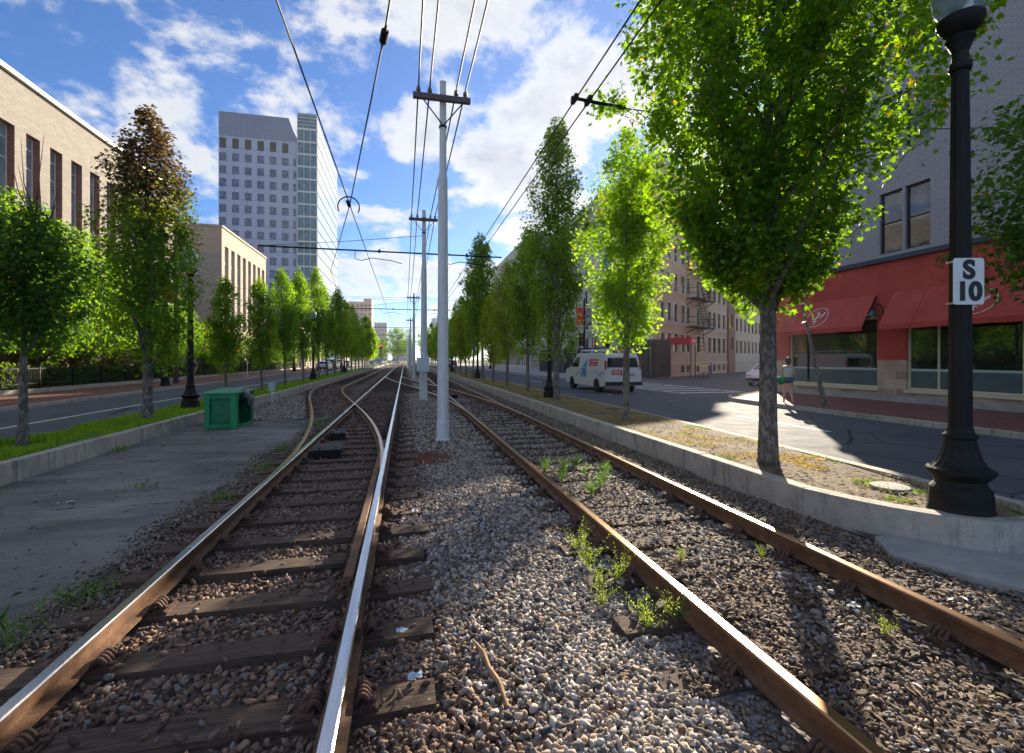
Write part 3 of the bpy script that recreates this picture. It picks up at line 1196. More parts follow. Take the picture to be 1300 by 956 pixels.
# ------------------------------------------------------------------ grass
def blades(name, label, x, y, z, h, wd, c, lean=0.35, mat='grass'):
    n = len(x)
    a = rng.uniform(0, 2 * PI, n)
    lx, ly = rng.normal(0, lean, n) * h, rng.normal(0, lean, n) * h
    dx, dy = np.cos(a) * wd / 2, np.sin(a) * wd / 2
    v = np.zeros((n, 5, 3))
    v[:, 0] = np.stack([x - dx, y - dy, z], 1)
    v[:, 1] = np.stack([x + dx, y + dy, z], 1)
    v[:, 2] = np.stack([x + dx * .7 + lx * .35, y + dy * .7 + ly * .35, z + h * .55], 1)
    v[:, 3] = np.stack([x + lx, y + ly, z + h], 1)
    v[:, 4] = np.stack([x - dx * .7 + lx * .35, y - dy * .7 + ly * .35, z + h * .55], 1)
    me = np_mesh(name, v.reshape(-1, 3), np.arange(n * 5), np.full(n, 5), M[mat], np.repeat(c, 5, 0))
    o = link(bpy.data.objects.new(name, me))
    if label:
        tag(o, label, 'grass', kind='stuff')
    return o


n = 80000
y = 5.0 + 60 * rng.random(n) ** 1.9
x = rng.uniform(-7.12, -5.46, n)
gz = 0.275 - 0.075 * (-5.45 - x) / 1.7
dens = vnoise(x * 3, y * 1.6, 11)
kp = dens > 0.22
for tx, ty in ((-6.3, 9.7), (-6.3, 13.2), (-6.3, 19.1)):
    kp &= ~(np.hypot(x - tx, y - ty) < 0.32)
x, y, gz, dens = x[kp], y[kp], gz[kp], dens[kp]
h = rng.uniform(0.035, 0.085, len(x)) * (0.5 + dens) * (1 + y * 0.006)
g = rng.random((len(x), 1))
c = np.array([0.09, 0.19, 0.014]) + g * np.array([0.16, 0.19, 0.03])
blades('grass', 'bright green grass covering the left verge', x, y, gz, h, 0.008 * (1 + y * 0.06), c)
# tall tufts near the verge edges
tx, ty, tz, th_, tc = [], [], [], [], []
tufts = [(-5.9, 7.6, .27, 1), (-6.9, 8.3, .22, 1), (-6.6, 9.9, .25, 1), (-6.0, 12.0, .25, .9), (-2.62, 2.95, 0, 1), (-2.5, 3.4, 0, .8), (-2.95, 2.7, 0, 1.0), (-2.3, 4.0, 0, .3), (-2.2, 6.4, 0, .25), (-2.1, 8.0, 0, .3),
         (-2.3, 9.6, 0, .35), (-2.25, 13.0, 0, .6), (-2.2, 13.8, 0, .5), (-4.9, 13.6, 0, .5), (-5.15, 7.1, 0, .6), (-5.2, 10.2, 0, .5), (-3.4, 7.2, 0, .2)]
for (cx, cy, cz, k) in tufts:
    m_ = int(260 * k)
    tx.append(rng.normal(cx, 0.10 * (0.6 + k), m_)); ty.append(rng.normal(cy, 0.13 * (0.6 + k), m_)); tz.append(np.full(m_, cz))
    th_.append(rng.uniform(0.04, 0.20, m_) * (0.5 + k * 0.5))
tx, ty, tz, th_ = map(np.concatenate, (tx, ty, tz, th_))
g = rng.random((len(tx), 1))
blades('grass', 'ragged grass tufts along the crumbling path edge', tx, ty, tz, th_, 0.007, np.array([0.06, 0.15, 0.012]) + g * np.array([0.08, 0.13, 0.02]), 0.5)
# dry verge on the right
n = 60000
y = 3.3 + 60 * rng.random(n) ** 2.0
x = 4.42 + rng.random(n) * (np.interp(y, [3.0, 3.9, 4.9, 6.6, 9, 12], [5.7, 5.98, 6.2, 6.45, 6.65, 6.72]) - 4.42)
dn = vnoise(x * 2.2, y * 1.8, 21)
kp = (dn > 0.56 - np.clip((y - 8) * 0.04, 0, 0.3)) & (np.hypot(x - 4.9, y - 5.6) > 0.4) & ((x > 4.45 + np.maximum(0, (4.4 - y)) * 0.6))
x, y, dn = x[kp], y[kp], dn[kp]
gz = 0.27 - 0.12 * np.clip((x - 4.4) / 2.3, 0, 1) ** 1.3
gm = (vnoise(x * 3.1, y * 2.6, 33) > 0.66) | ((y < 4.3) & (rng.random(len(x)) < 0.6))
g = rng.random((len(x), 1))
c = np.array([0.20, 0.15, 0.075]) + g * np.array([0.22, 0.165, 0.085])
c[gm] = (np.array([0.07, 0.14, 0.015]) + g * np.array([0.09, 0.12, 0.02]))[gm]
blades('dry_grass', None, x, y, gz - 0.005, rng.uniform(0.015, 0.055, len(x)), 0.006 * (1 + y * 0.06), c, 1.1)
tag(bpy.data.objects['dry_grass'], 'straw coloured dry grass with green patches on the right verge', 'grass', kind='stuff')

# ------------------------------------------------------------------ trees
MAPLE = np.array([(0, -.08), (.14, .10), (.50, .06), (.34, .34), (.58, .66), (.20, .60), (0, 1.05), (-.20, .60), (-.58, .66), (-.34, .34), (-.50, .06), (-.14, .10)])
DIAM = np.array([(0, 0), (.38, .35), (.30, .7), (0, 1.05), (-.30, .7), (-.38, .35)])


def leaves_mesh(name, C, N, size, tmpl, col, mat=None):
    """C centres, N normals (not unit), per-leaf size; folded leaf shapes"""
    n = len(C)
    N = N / np.linalg.norm(N, axis=1, keepdims=True)
    a = rng.normal(0, 1, (n, 3))
    a[:, 2] -= 0.9
    A = a - N * (a * N).sum(1, keepdims=True)
    A /= np.linalg.norm(A, axis=1, keepdims=True)
    B = np.cross(N, A)
    k = len(tmpl)
    u, v_ = tmpl[:, 0], tmpl[:, 1]
    wv = -0.28 * np.abs(u) - 0.10 * v_ ** 2
    P_ = C[:, None] + size[:, None, None] * (B[:, None] * u[None, :, None] + A[:, None] * (v_ - 0.4)[None, :, None] + N[:, None] * wv[None, :, None])
    return np_mesh(name, P_.reshape(-1, 3), np.arange(n * k), np.full(n, k), mat or M['leaf'], np.repeat(col, k, 0))


def build_tree(seed, H, z0, rad, prof, nleaf, lsize, tr_, nclu=150, tmpl=DIAM, upright=2.2, redtop=False, light=0.4, bark='bark', csig=0.2, hue=(0.055, 0.115, 0.014), span=(0.10, 0.15, 0.012), nlimb=16, lean=(0, 0)):
    """trunk mesh and crown mesh in local coordinates; prof(t) gives relative radius at crown height t"""
    r = random.Random(seed)
    nr = np.random.default_rng(seed)
    tb = MB()
    # leader
    pts, rads = [], []
    nseg = 14
    wx, wy = r.uniform(-1, 1), r.uniform(-1, 1)
    Hl = H * 0.93
    for i in range(nseg + 1):
        f = i / nseg
        z = Hl * f
        off = 0.05 * H * 0.12
        pts.append(Vector((lean[0] * f + off * math.sin(f * 5 + wx * 3) * f, lean[1] * f + off * math.sin(f * 4 + wy * 3) * f, z)))
        rads.append(max(0.008, tr_ * (1 - f) ** 0.85 * (1.0 if f > 0.02 else 1.0) + (tr_ * 0.35 if i == 0 else 0)))
    # extra ring for flare
    pts.insert(1, pts[0] + Vector((0, 0, 0.10)))
    rads.insert(1, tr_ * 1.08)
    pts[0].z = -0.06
    tb.tube(pts, rads, 14)

    def at_z(z):
        f = min(1, max(0, z / Hl))
        q = f * nseg
        i = min(nseg - 1, int(q))
        P_ = pts[2:]
        P_ = [pts[0]] + P_
        return P_[i].lerp(P_[i + 1], q - i), tr_ * (1 - f) ** 0.85
    anchors = []
    for k in range(nlimb):
        zs = z0 * 0.88 + (H * 0.72 - z0 * 0.88) * (k / nlimb) ** 1.15
        base, rb = at_z(zs)
        th = k * 2.399 + r.uniform(-.4, .4)
        t_end = min(0.97, (zs - z0) / (H - z0) + r.uniform(0.18, 0.42))
        t_end = max(0.12, t_end)
        ze = z0 + (H - z0) * t_end
        re = rad * prof(t_end) * r.uniform(0.6, 0.92)
        endp = Vector((math.cos(th) * re, math.sin(th) * re, ze)) + Vector((lean[0], lean[1], 0))
        c_ = base.lerp(endp, 0.5) + Vector((math.cos(th), math.sin(th), 0)) * re * 0.16 - Vector((0, 0, (ze - zs) * 0.06))
        lp, lr = [], []
        r0 = min(rb * 0.62, tr_ * 0.42)
        for i in range(8):
            f = i / 7
            p = base * (1 - f) ** 2 + c_ * 2 * f * (1 - f) + endp * f * f
            p = p + Vector((r.uniform(-1, 1), r.uniform(-1, 1), r.uniform(-1, 1))) * 0.03 * rad * (f > 0)
            lp.append(p)
            lr.append(max(0.005, r0 * (1 - f * 0.9)))
        tb.tube(lp, lr, 7, caps=False)
        for j in range(5):
            i = r.randint(2, 7)
            d = Vector((r.uniform(-1, 1), r.uniform(-1, 1), r.uniform(0.2, 1.2))).normalized() * rad * r.uniform(0.2, 0.4)
            q = lp[i] + d
            tb.tube([lp[i], lp[i] + d * 0.5 + Vector((0, 0, -0.02)), q], [lr[i] * 0.5, 0.006, 0.003], 5, caps=False)
            anchors.append(q)
        anchors += lp[3:]
    # leaf clusters
    A = []
    shoots = []
    for _ in range(nclu):
        tt = nr.random() ** 0.95
        th = nr.random() * 2 * PI
        lob = 1 + 0.16 * math.sin(3 * th + tt * 9 + seed) + 0.10 * math.sin(7 * th - tt * 14)
        rr = rad * prof(tt) * lob * (0.30 + 0.70 * nr.random() ** 0.55)
        A.append((lean[0] + math.cos(th) * rr, lean[1] + math.sin(th) * rr, z0 + (H - z0) * tt))
    for _ in range(int(nclu * 0.35)):
        tt = 0.1 + 0.9 * nr.random()
        th = nr.random() * 2 * PI
        rr = rad * prof(min(tt, 0.98)) * (0.85 + 0.2 * nr.random())
        base = Vector((lean[0] + math.cos(th) * rr, lean[1] + math.sin(th) * rr, z0 + (H - z0) * tt))
        d = Vector((math.cos(th) * 0.6, math.sin(th) * 0.6, nr.uniform(0.1, 1.3))).normalized() * rad * nr.uniform(0.12, 0.34)
        tb.tube([base - d * 0.6, base, base + d], [0.006, 0.004, 0.002], 4, caps=False)
        for f in (0.35, 0.7, 1.0):
            shoots.append(tuple(base + d * f))
    A = np.array(A + [tuple(p) for p in anchors] + shoots)
    wts = nr.uniform(0.12, 1.6, len(A)) ** 1.7
    ns = len(shoots)
    wts[len(A) - ns:] *= 0.22
    ci = nr.choice(len(A), nleaf, p=wts / wts.sum())
    sg = csig * nr.uniform(0.55, 1.35, len(A))
    sg[len(A) - ns:] *= 0.45
    C = A[ci] + nr.normal(0, 1, (nleaf, 3)) * sg[ci][:, None] * np.array([1, 1, 1.25])
    # keep inside a soft envelope
    tt = np.clip((C[:, 2] - z0) / (H - z0), 0, 1)
    lim = rad * np.array([prof(v) for v in np.linspace(0, 1, 101)])[(tt * 100).astype(int)] * 1.35 + 0.14
    kp = (np.hypot(C[:, 0] - lean[0] * 0.9, C[:, 1] - lean[1] * 0.9) < lim) & (C[:, 2] < H + 0.25) & (C[:, 2] > z0 - 0.35)
    C = C[kp]
    ci = ci[kp]
    out = C - np.array([lean[0], lean[1], 0]) - np.array([0, 0, 1]) * (z0 + (H - z0) * 0.35)
    out[:, 2] *= 0.25
    out /= (np.linalg.norm(out, axis=1, keepdims=True) + 1e-6)
    N = nr.normal(0, 0.62, (len(C), 3)) + out * 0.55 + np.array([0, 0, 0.75])
    clv = nr.random(len(A))[ci][:, None]
    g = nr.random((len(C), 1))
    col = np.array(hue) + (0.55 * g + 0.45 * clv) * np.array(span)
    yel = nr.random(len(C)) < 0.03
    col[yel] = np.array([0.22, 0.17, 0.02])
    if redtop:  # partly real reddish leaves, partly lens flare put into the leaf colour
        tt = np.clip((C[:, 2] - z0) / (H - z0), 0, 1)
        f = np.clip((tt - 0.44) * 3.2 + nr.normal(0, 0.22, len(C)), 0, 1)[:, None]
        col = col * (1 - f) + f * (np.array([0.030, 0.018, 0.026]) + g * np.array([0.032, 0.022, 0.022]))
    size = lsize * nr.uniform(0.65, 1.25, len(C))
    cm = leaves_mesh('crown', C, N, size, tmpl, col)
    tm = tb.mesh('trunk', M[bark], smooth=True)
    return tm, cm


def plant_tree(meshes, name, label, cat, loc, rz=0.0, sc_=1.0, group=None):
    root = thing(name, label, cat, loc, rz, group)
    root.scale = sc_ if hasattr(sc_, '__len__') else (sc_, sc_, sc_)
    if group:
        root.rotation_euler = (random.uniform(-0.045, 0.045), random.uniform(-0.045, 0.045), rz)
        root.scale = (root.scale[0] * random.uniform(0.86, 1.12), root.scale[1] * random.uniform(0.86, 1.12), root.scale[2] * random.uniform(0.93, 1.06))
    place(meshes[0], 'trunk', root, (0, 0, 0))
    place(meshes[1], 'crown', root, (0, 0, 0))
    return root


oval = lambda t_: max(0.02, math.sin(PI * min(1, (0.06 + 0.94 * t_)) ** 0.75)) ** 0.62 if t_ < 0.999 else 0.05
column = lambda t_: max(0.03, (0.45 + 0.55 * math.sin(PI * min(1, t_ * 1.6) * 0.5)) * (1 - max(0, (t_ - 0.45) / 0.55) ** 1.7 * 0.92))
bigcrown = lambda t_: max(0.05, (0.14 + 0.86 * min(1, t_ / 0.42) ** 0.85) * (1 - max(0, (t_ - 0.55) / 0.45) ** 2.2 * 0.85))
rnd = lambda t_: max(0.1, math.sqrt(max(0, 1 - (2 * t_ - 1) ** 2))) * 0.9 + 0.1

# the near right maple
tm = build_tree(11, 8.8, 2.3, 2.05, bigcrown, 56000, 0.075, 0.125, 270, MAPLE, csig=0.155, nlimb=26, hue=(0.045, 0.10, 0.012), span=(0.08, 0.13, 0.01))
plant_tree(tm, 'maple_tree', 'largest maple with a mottled grey trunk, next to the lamp carrying the plate', 'tree', (4.95, 5.65, 0.24))
tm = build_tree(12, 6.9, 1.85, 1.0, column, 19000, 0.074, 0.095, 120, MAPLE, csig=0.16, nlimb=16, hue=(0.085, 0.165, 0.014), span=(0.10, 0.13, 0.01))  # hue yellowed to stand in for sun shining through the leaves
plant_tree(tm, 'maple_tree', 'columnar maple tinted a backlit yellow green, standing in front of the white van', 'tree', (5.25, 10.6, 0.22))
tm = build_tree(13, 10.2, 1.6, 1.12, column, 21000, 0.092, 0.12, 170, DIAM, csig=0.2, nlimb=18)
plant_tree(tm, 'maple_tree', 'tall dark green columnar maple with a pale trunk base, beside the dry verge lamp', 'tree', (5.45, 16.6, 0.22))
VAR = [build_tree(20 + i, 7.6, 1.75, 1.05, column if i != 1 else oval, 9000, 0.125, 0.095, 110, DIAM, csig=0.19, nlimb=14, light=0.5, hue=[(0.055, 0.12, 0.014), (0.12, 0.14, 0.018), (0.06, 0.12, 0.015)][i]) for i in range(3)]
FAR = [build_tree(30 + i, 7.6, 1.7, 1.1, column, 3800, 0.19, 0.095, 80, DIAM, csig=0.2, nlimb=8, hue=[(0.07, 0.14, 0.014), (0.11, 0.17, 0.016)][i]) for i in range(2)]

ordn = ['first', 'second', 'third', 'fourth', 'fifth', 'sixth', 'seventh', 'eighth', 'ninth', 'tenth', 'eleventh', 'twelfth', 'thirteenth', 'fourteenth', 'fifteenth', 'sixteenth', 'seventeenth', 'eighteenth', 'nineteenth', 'twentieth', 'twenty first']
right_rest = [(20.8, 1.0, 0), (25.2, 0.95, 1), (29.3, 0.8, 1), (33.4, 1.32, 2), (38.6, 1.22, 0), (42.9, 0.95, 1)] + [(47.5 + 5 * k, 1.0 + 0.15 * math.sin(k * 2), 3 + k % 2) for k in range(12)]
for i, (yy, s_, v_) in enumerate(right_rest):
    ms = VAR[v_] if v_ < 3 else FAR[v_ - 3]
    plant_tree(ms, 'maple_tree', f'{ordn[i + 3]} maple of the dry verge, counted from the lamp with the plate', 'tree', (5.45, yy, 0.2), i * 1.7, (s_ * [0.95, 0.8, 1.0, 0.9, 0.78, 1.05][i % 6], s_ * 0.95, s_ * [1.0, 0.93, 1.0, 1.0, 1.05, 0.88][i % 6]), 'maples along the right verge')

# left verge
tm = build_tree(41, 4.05, 1.75, 0.84, column, 8500, 0.066, 0.075, 80, MAPLE, csig=0.17, nlimb=14, hue=(0.025, 0.07, 0.014), span=(0.035, 0.07, 0.01))
t1 = plant_tree(tm, 'maple_tree', 'short maple with bare dead twigs on top, at the near end of the grass verge', 'tree', (-6.38, 9.75, 0.25))
b = MB()
for k in range(7):
    th = k * 0.9
    p0 = Vector((0.12, 0.1, 3.4 + 0.1 * k))
    p1 = p0 + Vector((math.cos(th) * 0.22, math.sin(th) * 0.2, 0.55))
    p2 = p1 + Vector((math.cos(th + .4) * 0.12, math.sin(th + .4) * 0.1, 0.45 + 0.05 * k))
    b.tube([p0, p1, p2], [0.012, 0.008, 0.003], 5)
b.build('dead_twigs', M['barkdark'], t1)
tm = build_tree(42, 7.45, 1.35, 0.98, oval, 18000, 0.076, 0.115, 120, MAPLE, csig=0.17, nlimb=20, redtop=True, hue=(0.05, 0.11, 0.014))
plant_tree(tm, 'maple_tree', 'tall verge maple with dull red, partly flare tinted leaves at its top and green below', 'tree', (-6.12, 13.2, 0.25))
left_rest = [(19.1, 0.58, 0.62), (23.5, 0.72, 0.66), (27.8, 0.86, 0.68), (32.7, 0.92, 0.85), (38.2, 1.08, 0.9), (42.0, 1.0, 0.9), (46.3, 1.02, 0.9)] + [(51 + 4.8 * k, 1.0 + .1 * math.sin(k * 1.3), 1.0) for k in range(12)]
for i, (yy, hz_, wx_) in enumerate(left_rest):
    ms = VAR[[0, 2, 0, 2, 0, 0, 2][i]] if i < 7 else FAR[(i) % 2]
    plant_tree(ms, 'maple_tree', f'{ordn[i]} slim maple on the grass verge beyond the tall red topped one', 'tree', (-6.35, yy, 0.22), i * 2.1 + .5, (wx_, wx_, hz_), 'slim maples along the left verge')

# trees behind the left fence
BW = [build_tree(50 + i, 8.4, 1.6, 2.9, rnd, 12000, 0.17, 0.11, 190, DIAM, csig=0.3, nlimb=14, bark='barkdark', hue=[(0.05, 0.115, 0.013), (0.03, 0.075, 0.013), (0.16, 0.085, 0.02)][i], span=(0.06, 0.09, 0.01) if i < 2 else (0.12, 0.07, 0.01)) for i in range(3)]
bl = [(-19.2, 17, 1, 1.0), (-18.6, 21.5, 1, 0.95), (-19.0, 25.8, 0, 1.0), (-18.8, 30.2, 0, .95), (-19.2, 34.6, 0, .9), (-18.9, 39, 1, .8), (-19.0, 43.5, 0, .75), (-17.9, 48.5, 0, 0.62), (-18.6, 53.5, 2, 0.62),
      (-17.8, 60, 0, .55), (-17.9, 66, 1, .5), (-18.1, 73, 0, .55), (-18, 81, 0, .6), (-18, 90, 1, .7), (-18, 101, 0, .8), (-18, 113, 1, .9)]
for i, (xx, yy, v_, s_) in enumerate(bl):
    s_ = s_ * (1.12 if yy < 45 else 1.0)
    lab = f'{ordn[i]} leafy tree behind the left railing, counted from the near end' if v_ != 2 else 'rust and orange leaved tree behind the left railing by the pale brick block'
    plant_tree(BW[v_], 'broadleaf_tree', lab, 'tree', (xx, yy, 0.02), i * 1.3, s_, 'trees behind the left railing')
# right sidewalk: a leaning young tree, and one leaning in from the right
tm = build_tree(60, 6.8, 5.1, 0.7, rnd, 900, 0.09, 0.07, 30, DIAM, csig=0.2, nlimb=10, bark='bark', lean=(-1.05, 0.6))
plant_tree(tm, 'young_tree', 'thin leaning street tree in front of the restaurant window', 'tree', (13.6, 13.0, 0.13))
tm = build_tree(61, 7.2, 2.5, 2.35, rnd, 15000, 0.105, 0.11, 110, MAPLE, csig=0.19, nlimb=14, hue=(0.03, 0.075, 0.014), span=(0.04, 0.07, 0.01))
plant_tree(tm, 'street_tree', 'dark street tree whose branches reach in at the edge over the red facade', 'tree', (13.7, 6.6, 0.13))
# far greenery
for i, (xx, yy, s_) in enumerate([(-2.8, 205, 1.7), (-10, 215, 1.3), (9, 190, 1.6), (14.5, 160, 1.6), (16, 120, 1.5), (15, 135, 1.4)]):
    lab = ['tall pale tree standing where the tracks vanish', 'round tree just beside the tree at the tracks\' end', 'far tree past the last right verge maple', 'far sidewalk tree beyond the traffic signal, farthest of three', 'far sidewalk tree beyond the pale apartment block, nearest of three', 'far sidewalk tree between two others beyond the apartment block'][i]
    plant_tree(BW[i % 2], 'broadleaf_tree', lab, 'tree', (xx, yy, 0), i, s_ * 1.0, 'far street trees')

# ------------------------------------------------------------------ weeds beside the brown rail
def weed_mesh(seed, h=0.24, n=9, col=(0.16, 0.24, 0.05)):
    r = random.Random(seed)
    C, N, SZ = [], [], []
    b = MB()
    for k in range(n):
        th = r.uniform(0, 2 * PI)
        hh = h * r.uniform(0.6, 1.1)
        sp_ = r.uniform(0.02, 0.17)
        hh *= r.uniform(0.55, 1.05)
        p = [Vector((math.cos(th) * sp_ * f ** 1.4, math.sin(th) * sp_ * f ** 1.4, hh * f)) for f in (0, .25, .5, .75, 1)]
        b.tube(p, [0.0022, 0.002, 0.0018, 0.0014, 0.001], 4)
        for q in range(34):
            f = r.random() ** 0.7
            q_ = f * 3.999
            pp = p[int(q_)].lerp(p[int(q_) + 1], q_ - int(q_)) + Vector((r.gauss(0, .010), r.gauss(0, .010), r.gauss(0, .006)))
            C.append(tuple(pp))
            N.append((r.gauss(0, 1), r.gauss(0, 1), r.uniform(0.2, 1)))
            SZ.append(r.uniform(0.006, 0.019) * (1.3 - f * 0.6))
    g = np.random.default_rng(seed).random((len(C), 1))
    c = np.array(col) + g * np.array([0.10, 0.10, 0.02])
    lm = leaves_mesh('leaves', np.array(C), np.array(N), np.array(SZ), DIAM * np.array([0.6, 1]), c, M['grass'])
    stm = b.mesh('stem', simple_cached('weed_stem', (0.14, 0.2, 0.04)))
    return stm, lm


_sc = {}


def simple_cached(n_, c):
    if n_ not in _sc:
        _sc[n_] = simple(n_, c)
    return _sc[n_]


WD = [weed_mesh(i, 0.27, 16, (0.20, 0.26, 0.07)) for i in range(3)]
GR = weed_mesh(7, 0.30, 20, (0.08, 0.20, 0.05))
weeds = [(1.52, 4.05, 1.0, 0, 'tallest'), (1.50, 3.72, 1.15, 1, 'bushy'), (1.45, 3.38, 0.8, 2, 'small'), (1.62, 3.42, 0.95, 0, 'upright'), (1.36, 3.12, 0.85, 1, 'pale'), (1.52, 2.78, 1.05, 2, 'spreading'), (1.74, 2.78, 0.9, 0, 'yellowish'),
         (2.30, 3.62, 0.6, 1, 'low'), (2.9, 2.35, 0.55, 2, 'dull'), (3.0, 3.5, 0.5, 0, 'tiny')]
wl = ['weed with yellow tips standing farthest along the near side of the brown rail', 'bushiest weed against the near side of the brown rail', 'small weed just below the bushiest one by the brown rail',
      'upright weed touching the foot of the brown rail', 'pale weed at the edge of the grey stones, by the bent sleeper end', 'spreading weed in front of the others, clear of the brown rail', 'yellowish weed pressed against the brown rail nearest the camera',
      'low weed between the two brown rails', 'dull weed in the shaded dirt between the brown rails', 'tiny weed near the outer brown rail']
for (xx, yy, s_, v_, _), lab in zip(weeds, wl):
    r_ = thing('weed_plant', lab, 'weed', (xx, yy, float(bed_z(np.array([xx]), np.array([yy]))[0]) + 0.02), random.uniform(0, 6), 'weeds by the brown rail')
    r_.scale = (s_, s_, s_)
    place(WD[v_][0], 'stem', r_, (0, 0, 0))
    place(WD[v_][1], 'leaves', r_, (0, 0, 0))
gw = [(2.15, 6.3), (2.3, 6.7), (2.45, 7.1), (2.6, 6.6), (2.55, 5.9), (2.78, 6.3), (2.95, 6.6), (2.3, 5.6), (2.7, 7.2), (2.12, 7.0)]
gl = ['bright horsetail weed between the brown rails, nearest its left rail', 'bright horsetail second from the left rail in the green patch', 'horsetail weed at the far side of the green patch', 'horsetail weed in the middle of the green patch', 'horsetail weed at the near side of the green patch',
      'horsetail weed right of the middle of the green patch', 'horsetail weed nearest the outer brown rail in the green patch', 'lone horsetail in front of the green patch', 'farthest horsetail of the green patch by the outer rail', 'farthest horsetail of the green patch by the inner rail']
for (xx, yy), lab in zip(gw, gl):
    r_ = thing('horsetail_weed', lab, 'weed', (xx, yy, 0.0), random.uniform(0, 6), 'green weeds between the brown rails')
    r_.scale = (1, 1, random.uniform(0.6, 1.0))
    place(GR[0], 'stem', r_, (0, 0, 0))
    place(GR[1], 'leaves', r_, (0, 0, 0))

#PART2
# ------------------------------------------------------------------ building helpers
def win_mesh(w_, h, fr=0.06, cols=1, rows=2, frame=None, glass=None, dep=0.06, single=True, rowsplit=None):
    """a window in the xz plane, outside towards -y; returns (frame mesh, pane mesh or None)"""
    b, g = MB(), MB()
    b.box(-w_ / 2, -w_ / 2 + fr, -dep, 0, 0, h)
    b.box(w_ / 2 - fr, w_ / 2, -dep, 0, 0, h)
    b.box(-w_ / 2 + fr, w_ / 2 - fr, -dep, 0, 0, fr)
    b.box(-w_ / 2 + fr, w_ / 2 - fr, -dep, 0, h - fr, h)
    for i in range(1, cols):
        x = -w_ / 2 + w_ * i / cols
        b.box(x - fr * .35, x + fr * .35, -dep * 0.9, 0, fr, h - fr)
    for x_ in (rowsplit if rowsplit is not None else [i / rows for i in range(1, rows)]):
        z = h * x_
        b.box(-w_ / 2 + fr, w_ / 2 - fr, -dep * 0.82, 0, z - fr * .4, z + fr * .4)
    if single:
        b.box(-w_ / 2 + .01, w_ / 2 - .01, -0.02, 0.01, 0.01, h - 0.01, 1)
        return b.mesh('window', [frame, glass]), None
    g.box(-w_ / 2 + fr * .5, w_ / 2 - fr * .5, -0.02, -0.008, fr * .5, h - fr * .5)
    return b.mesh('window', [frame]), g.mesh('pane', [glass])


def put_windows(root, meshes, O, U, openings, depth, name='window'):
    O, U = Vector(O), Vector(U).normalized()
    N = U.cross(Vector((0, 0, 1)))
    rz = math.atan2(U.y, U.x)
    for a, b_, c, d in openings:
        p = O + U * ((a + b_) / 2) + Vector((0, 0, c)) - N * depth - Vector(root.location)
        o = place(meshes[0], name, root, p, rz)
        if meshes[1] is not None:
            place(meshes[1], 'pane', o, (0, 0, 0))


def obox(b, O, U, u0, u1, z0, z1, out0, out1, mi=0):
    """box along a facade: u along it, z up, out = metres in front of it"""
    O, U = Vector(O), Vector(U).normalized()
    N = U.cross(Vector((0, 0, 1)))
    p = []
    for z in (z0, z1):
        for u, o in ((u0, out1), (u1, out1), (u1, out0), (u0, out0)):
            p.append(O + U * u + N * o + Vector((0, 0, z)))
    b.add(p, [(3, 2, 1, 0), (4, 5, 6, 7), (0, 1, 5, 4), (1, 2, 6, 5), (2, 3, 7, 6), (3, 0, 4, 7)], mi)


M['beigebrick'] = brick_mat('beige_brick', (0.31, 0.27, 0.225), (0.25, 0.22, 0.185), (0.21, 0.185, 0.155), 0.6, 0.2, 0.02, dirt=(0.75, 0.72, 0.7))
M['greybrick'] = brick_mat('grey_brick', (0.36, 0.34, 0.33), (0.27, 0.26, 0.25), (0.33, 0.31, 0.30), 0.4, 0.16, 0.015)
M['beigestone'] = simple('beige_stone', (0.40, 0.33, 0.26), (0.34, 0.28, 0.22), 1.5, 0.85, 0.2, 30)
M['reveal'] = simple('brown_reveal', (0.20, 0.095, 0.085), (0.15, 0.075, 0.07), 2, 0.8)
M['frame_dk'] = paint('dark_bronze_frame', (0.035, 0.03, 0.03), 0.5)
M['frame_wh'] = paint('pale_window_frame', (0.62, 0.62, 0.60), 0.5)
M['frame_cream'] = paint('cream_window_frame', (0.62, 0.57, 0.40), 0.5)
M['roof'] = simple('roof_gravel', (0.18, 0.18, 0.18), (0.12, 0.12, 0.12), 2, 0.95)

# ------------------------------------------------------------------ left brick hall
HX = -22.0
hall = thing('brick_hall', 'long beige brick hall with tall narrow recessed windows, beyond the railing and trees', 'building', (HX, 10, 0))
O, U = (HX, -6, 0), (0, 1, 0)
op = []
k = -19
while True:
    right = 33.0 + 1.95 * k
    if right > 51.5:
        break
    if right - 0.95 > -5:
        op.append((right - 1.1 + 6, right + 6, 4.6, 15.2))
    k += 1
b = MB()
b.facade(O, U, 58.5, 18.0, op, 0.42, 0, 1)
b.quad((HX, 52.5, 0), (HX - 25, 52.5, 0), (HX - 25, 52.5, 18), (HX, 52.5, 18))
b.quad((HX, -6, 0), (HX, -6, 18), (HX - 25, -6, 18), (HX - 25, -6, 0))
b.quad((HX - 25, -6, 0), (HX - 25, -6, 18), (HX - 25, 52.5, 18), (HX - 25, 52.5, 0))
b.build('wall', [M['beigebrick'], M['reveal']], hall, world=True)
b = MB()
b.box(HX - 25.1, HX + 0.22, -6.2, 52.7, 18.003, 18.28)
b.build('roof_coping', M['frame_wh'], hall, world=True)
M['hallglass'] = glass_mat('hall_glass', (0.14, 0.20, 0.25), 0.06, var=0.15)  # pale bluish tint stands in for sky reflected in the panes
wm = win_mesh(1.1, 10.6, 0.07, 1, 6, M['frame_wh'], M['hallglass'], rowsplit=[0.09, 0.13, 0.45, 0.52, 0.82, 0.93], single=False)
put_windows(hall, wm, O, U, op, 0.42)
b = MB()
obox(b, O, U, 0, 58.5, 0.0, 4.2, 0.003, 0.06)
for i in range(14):
    obox(b, O, U, 2 + i * 4.2, 2.6 + i * 4.2, 0, 4.2, 0.06, 0.5)
b.build('plinth', M['reveal'], hall, world=True)

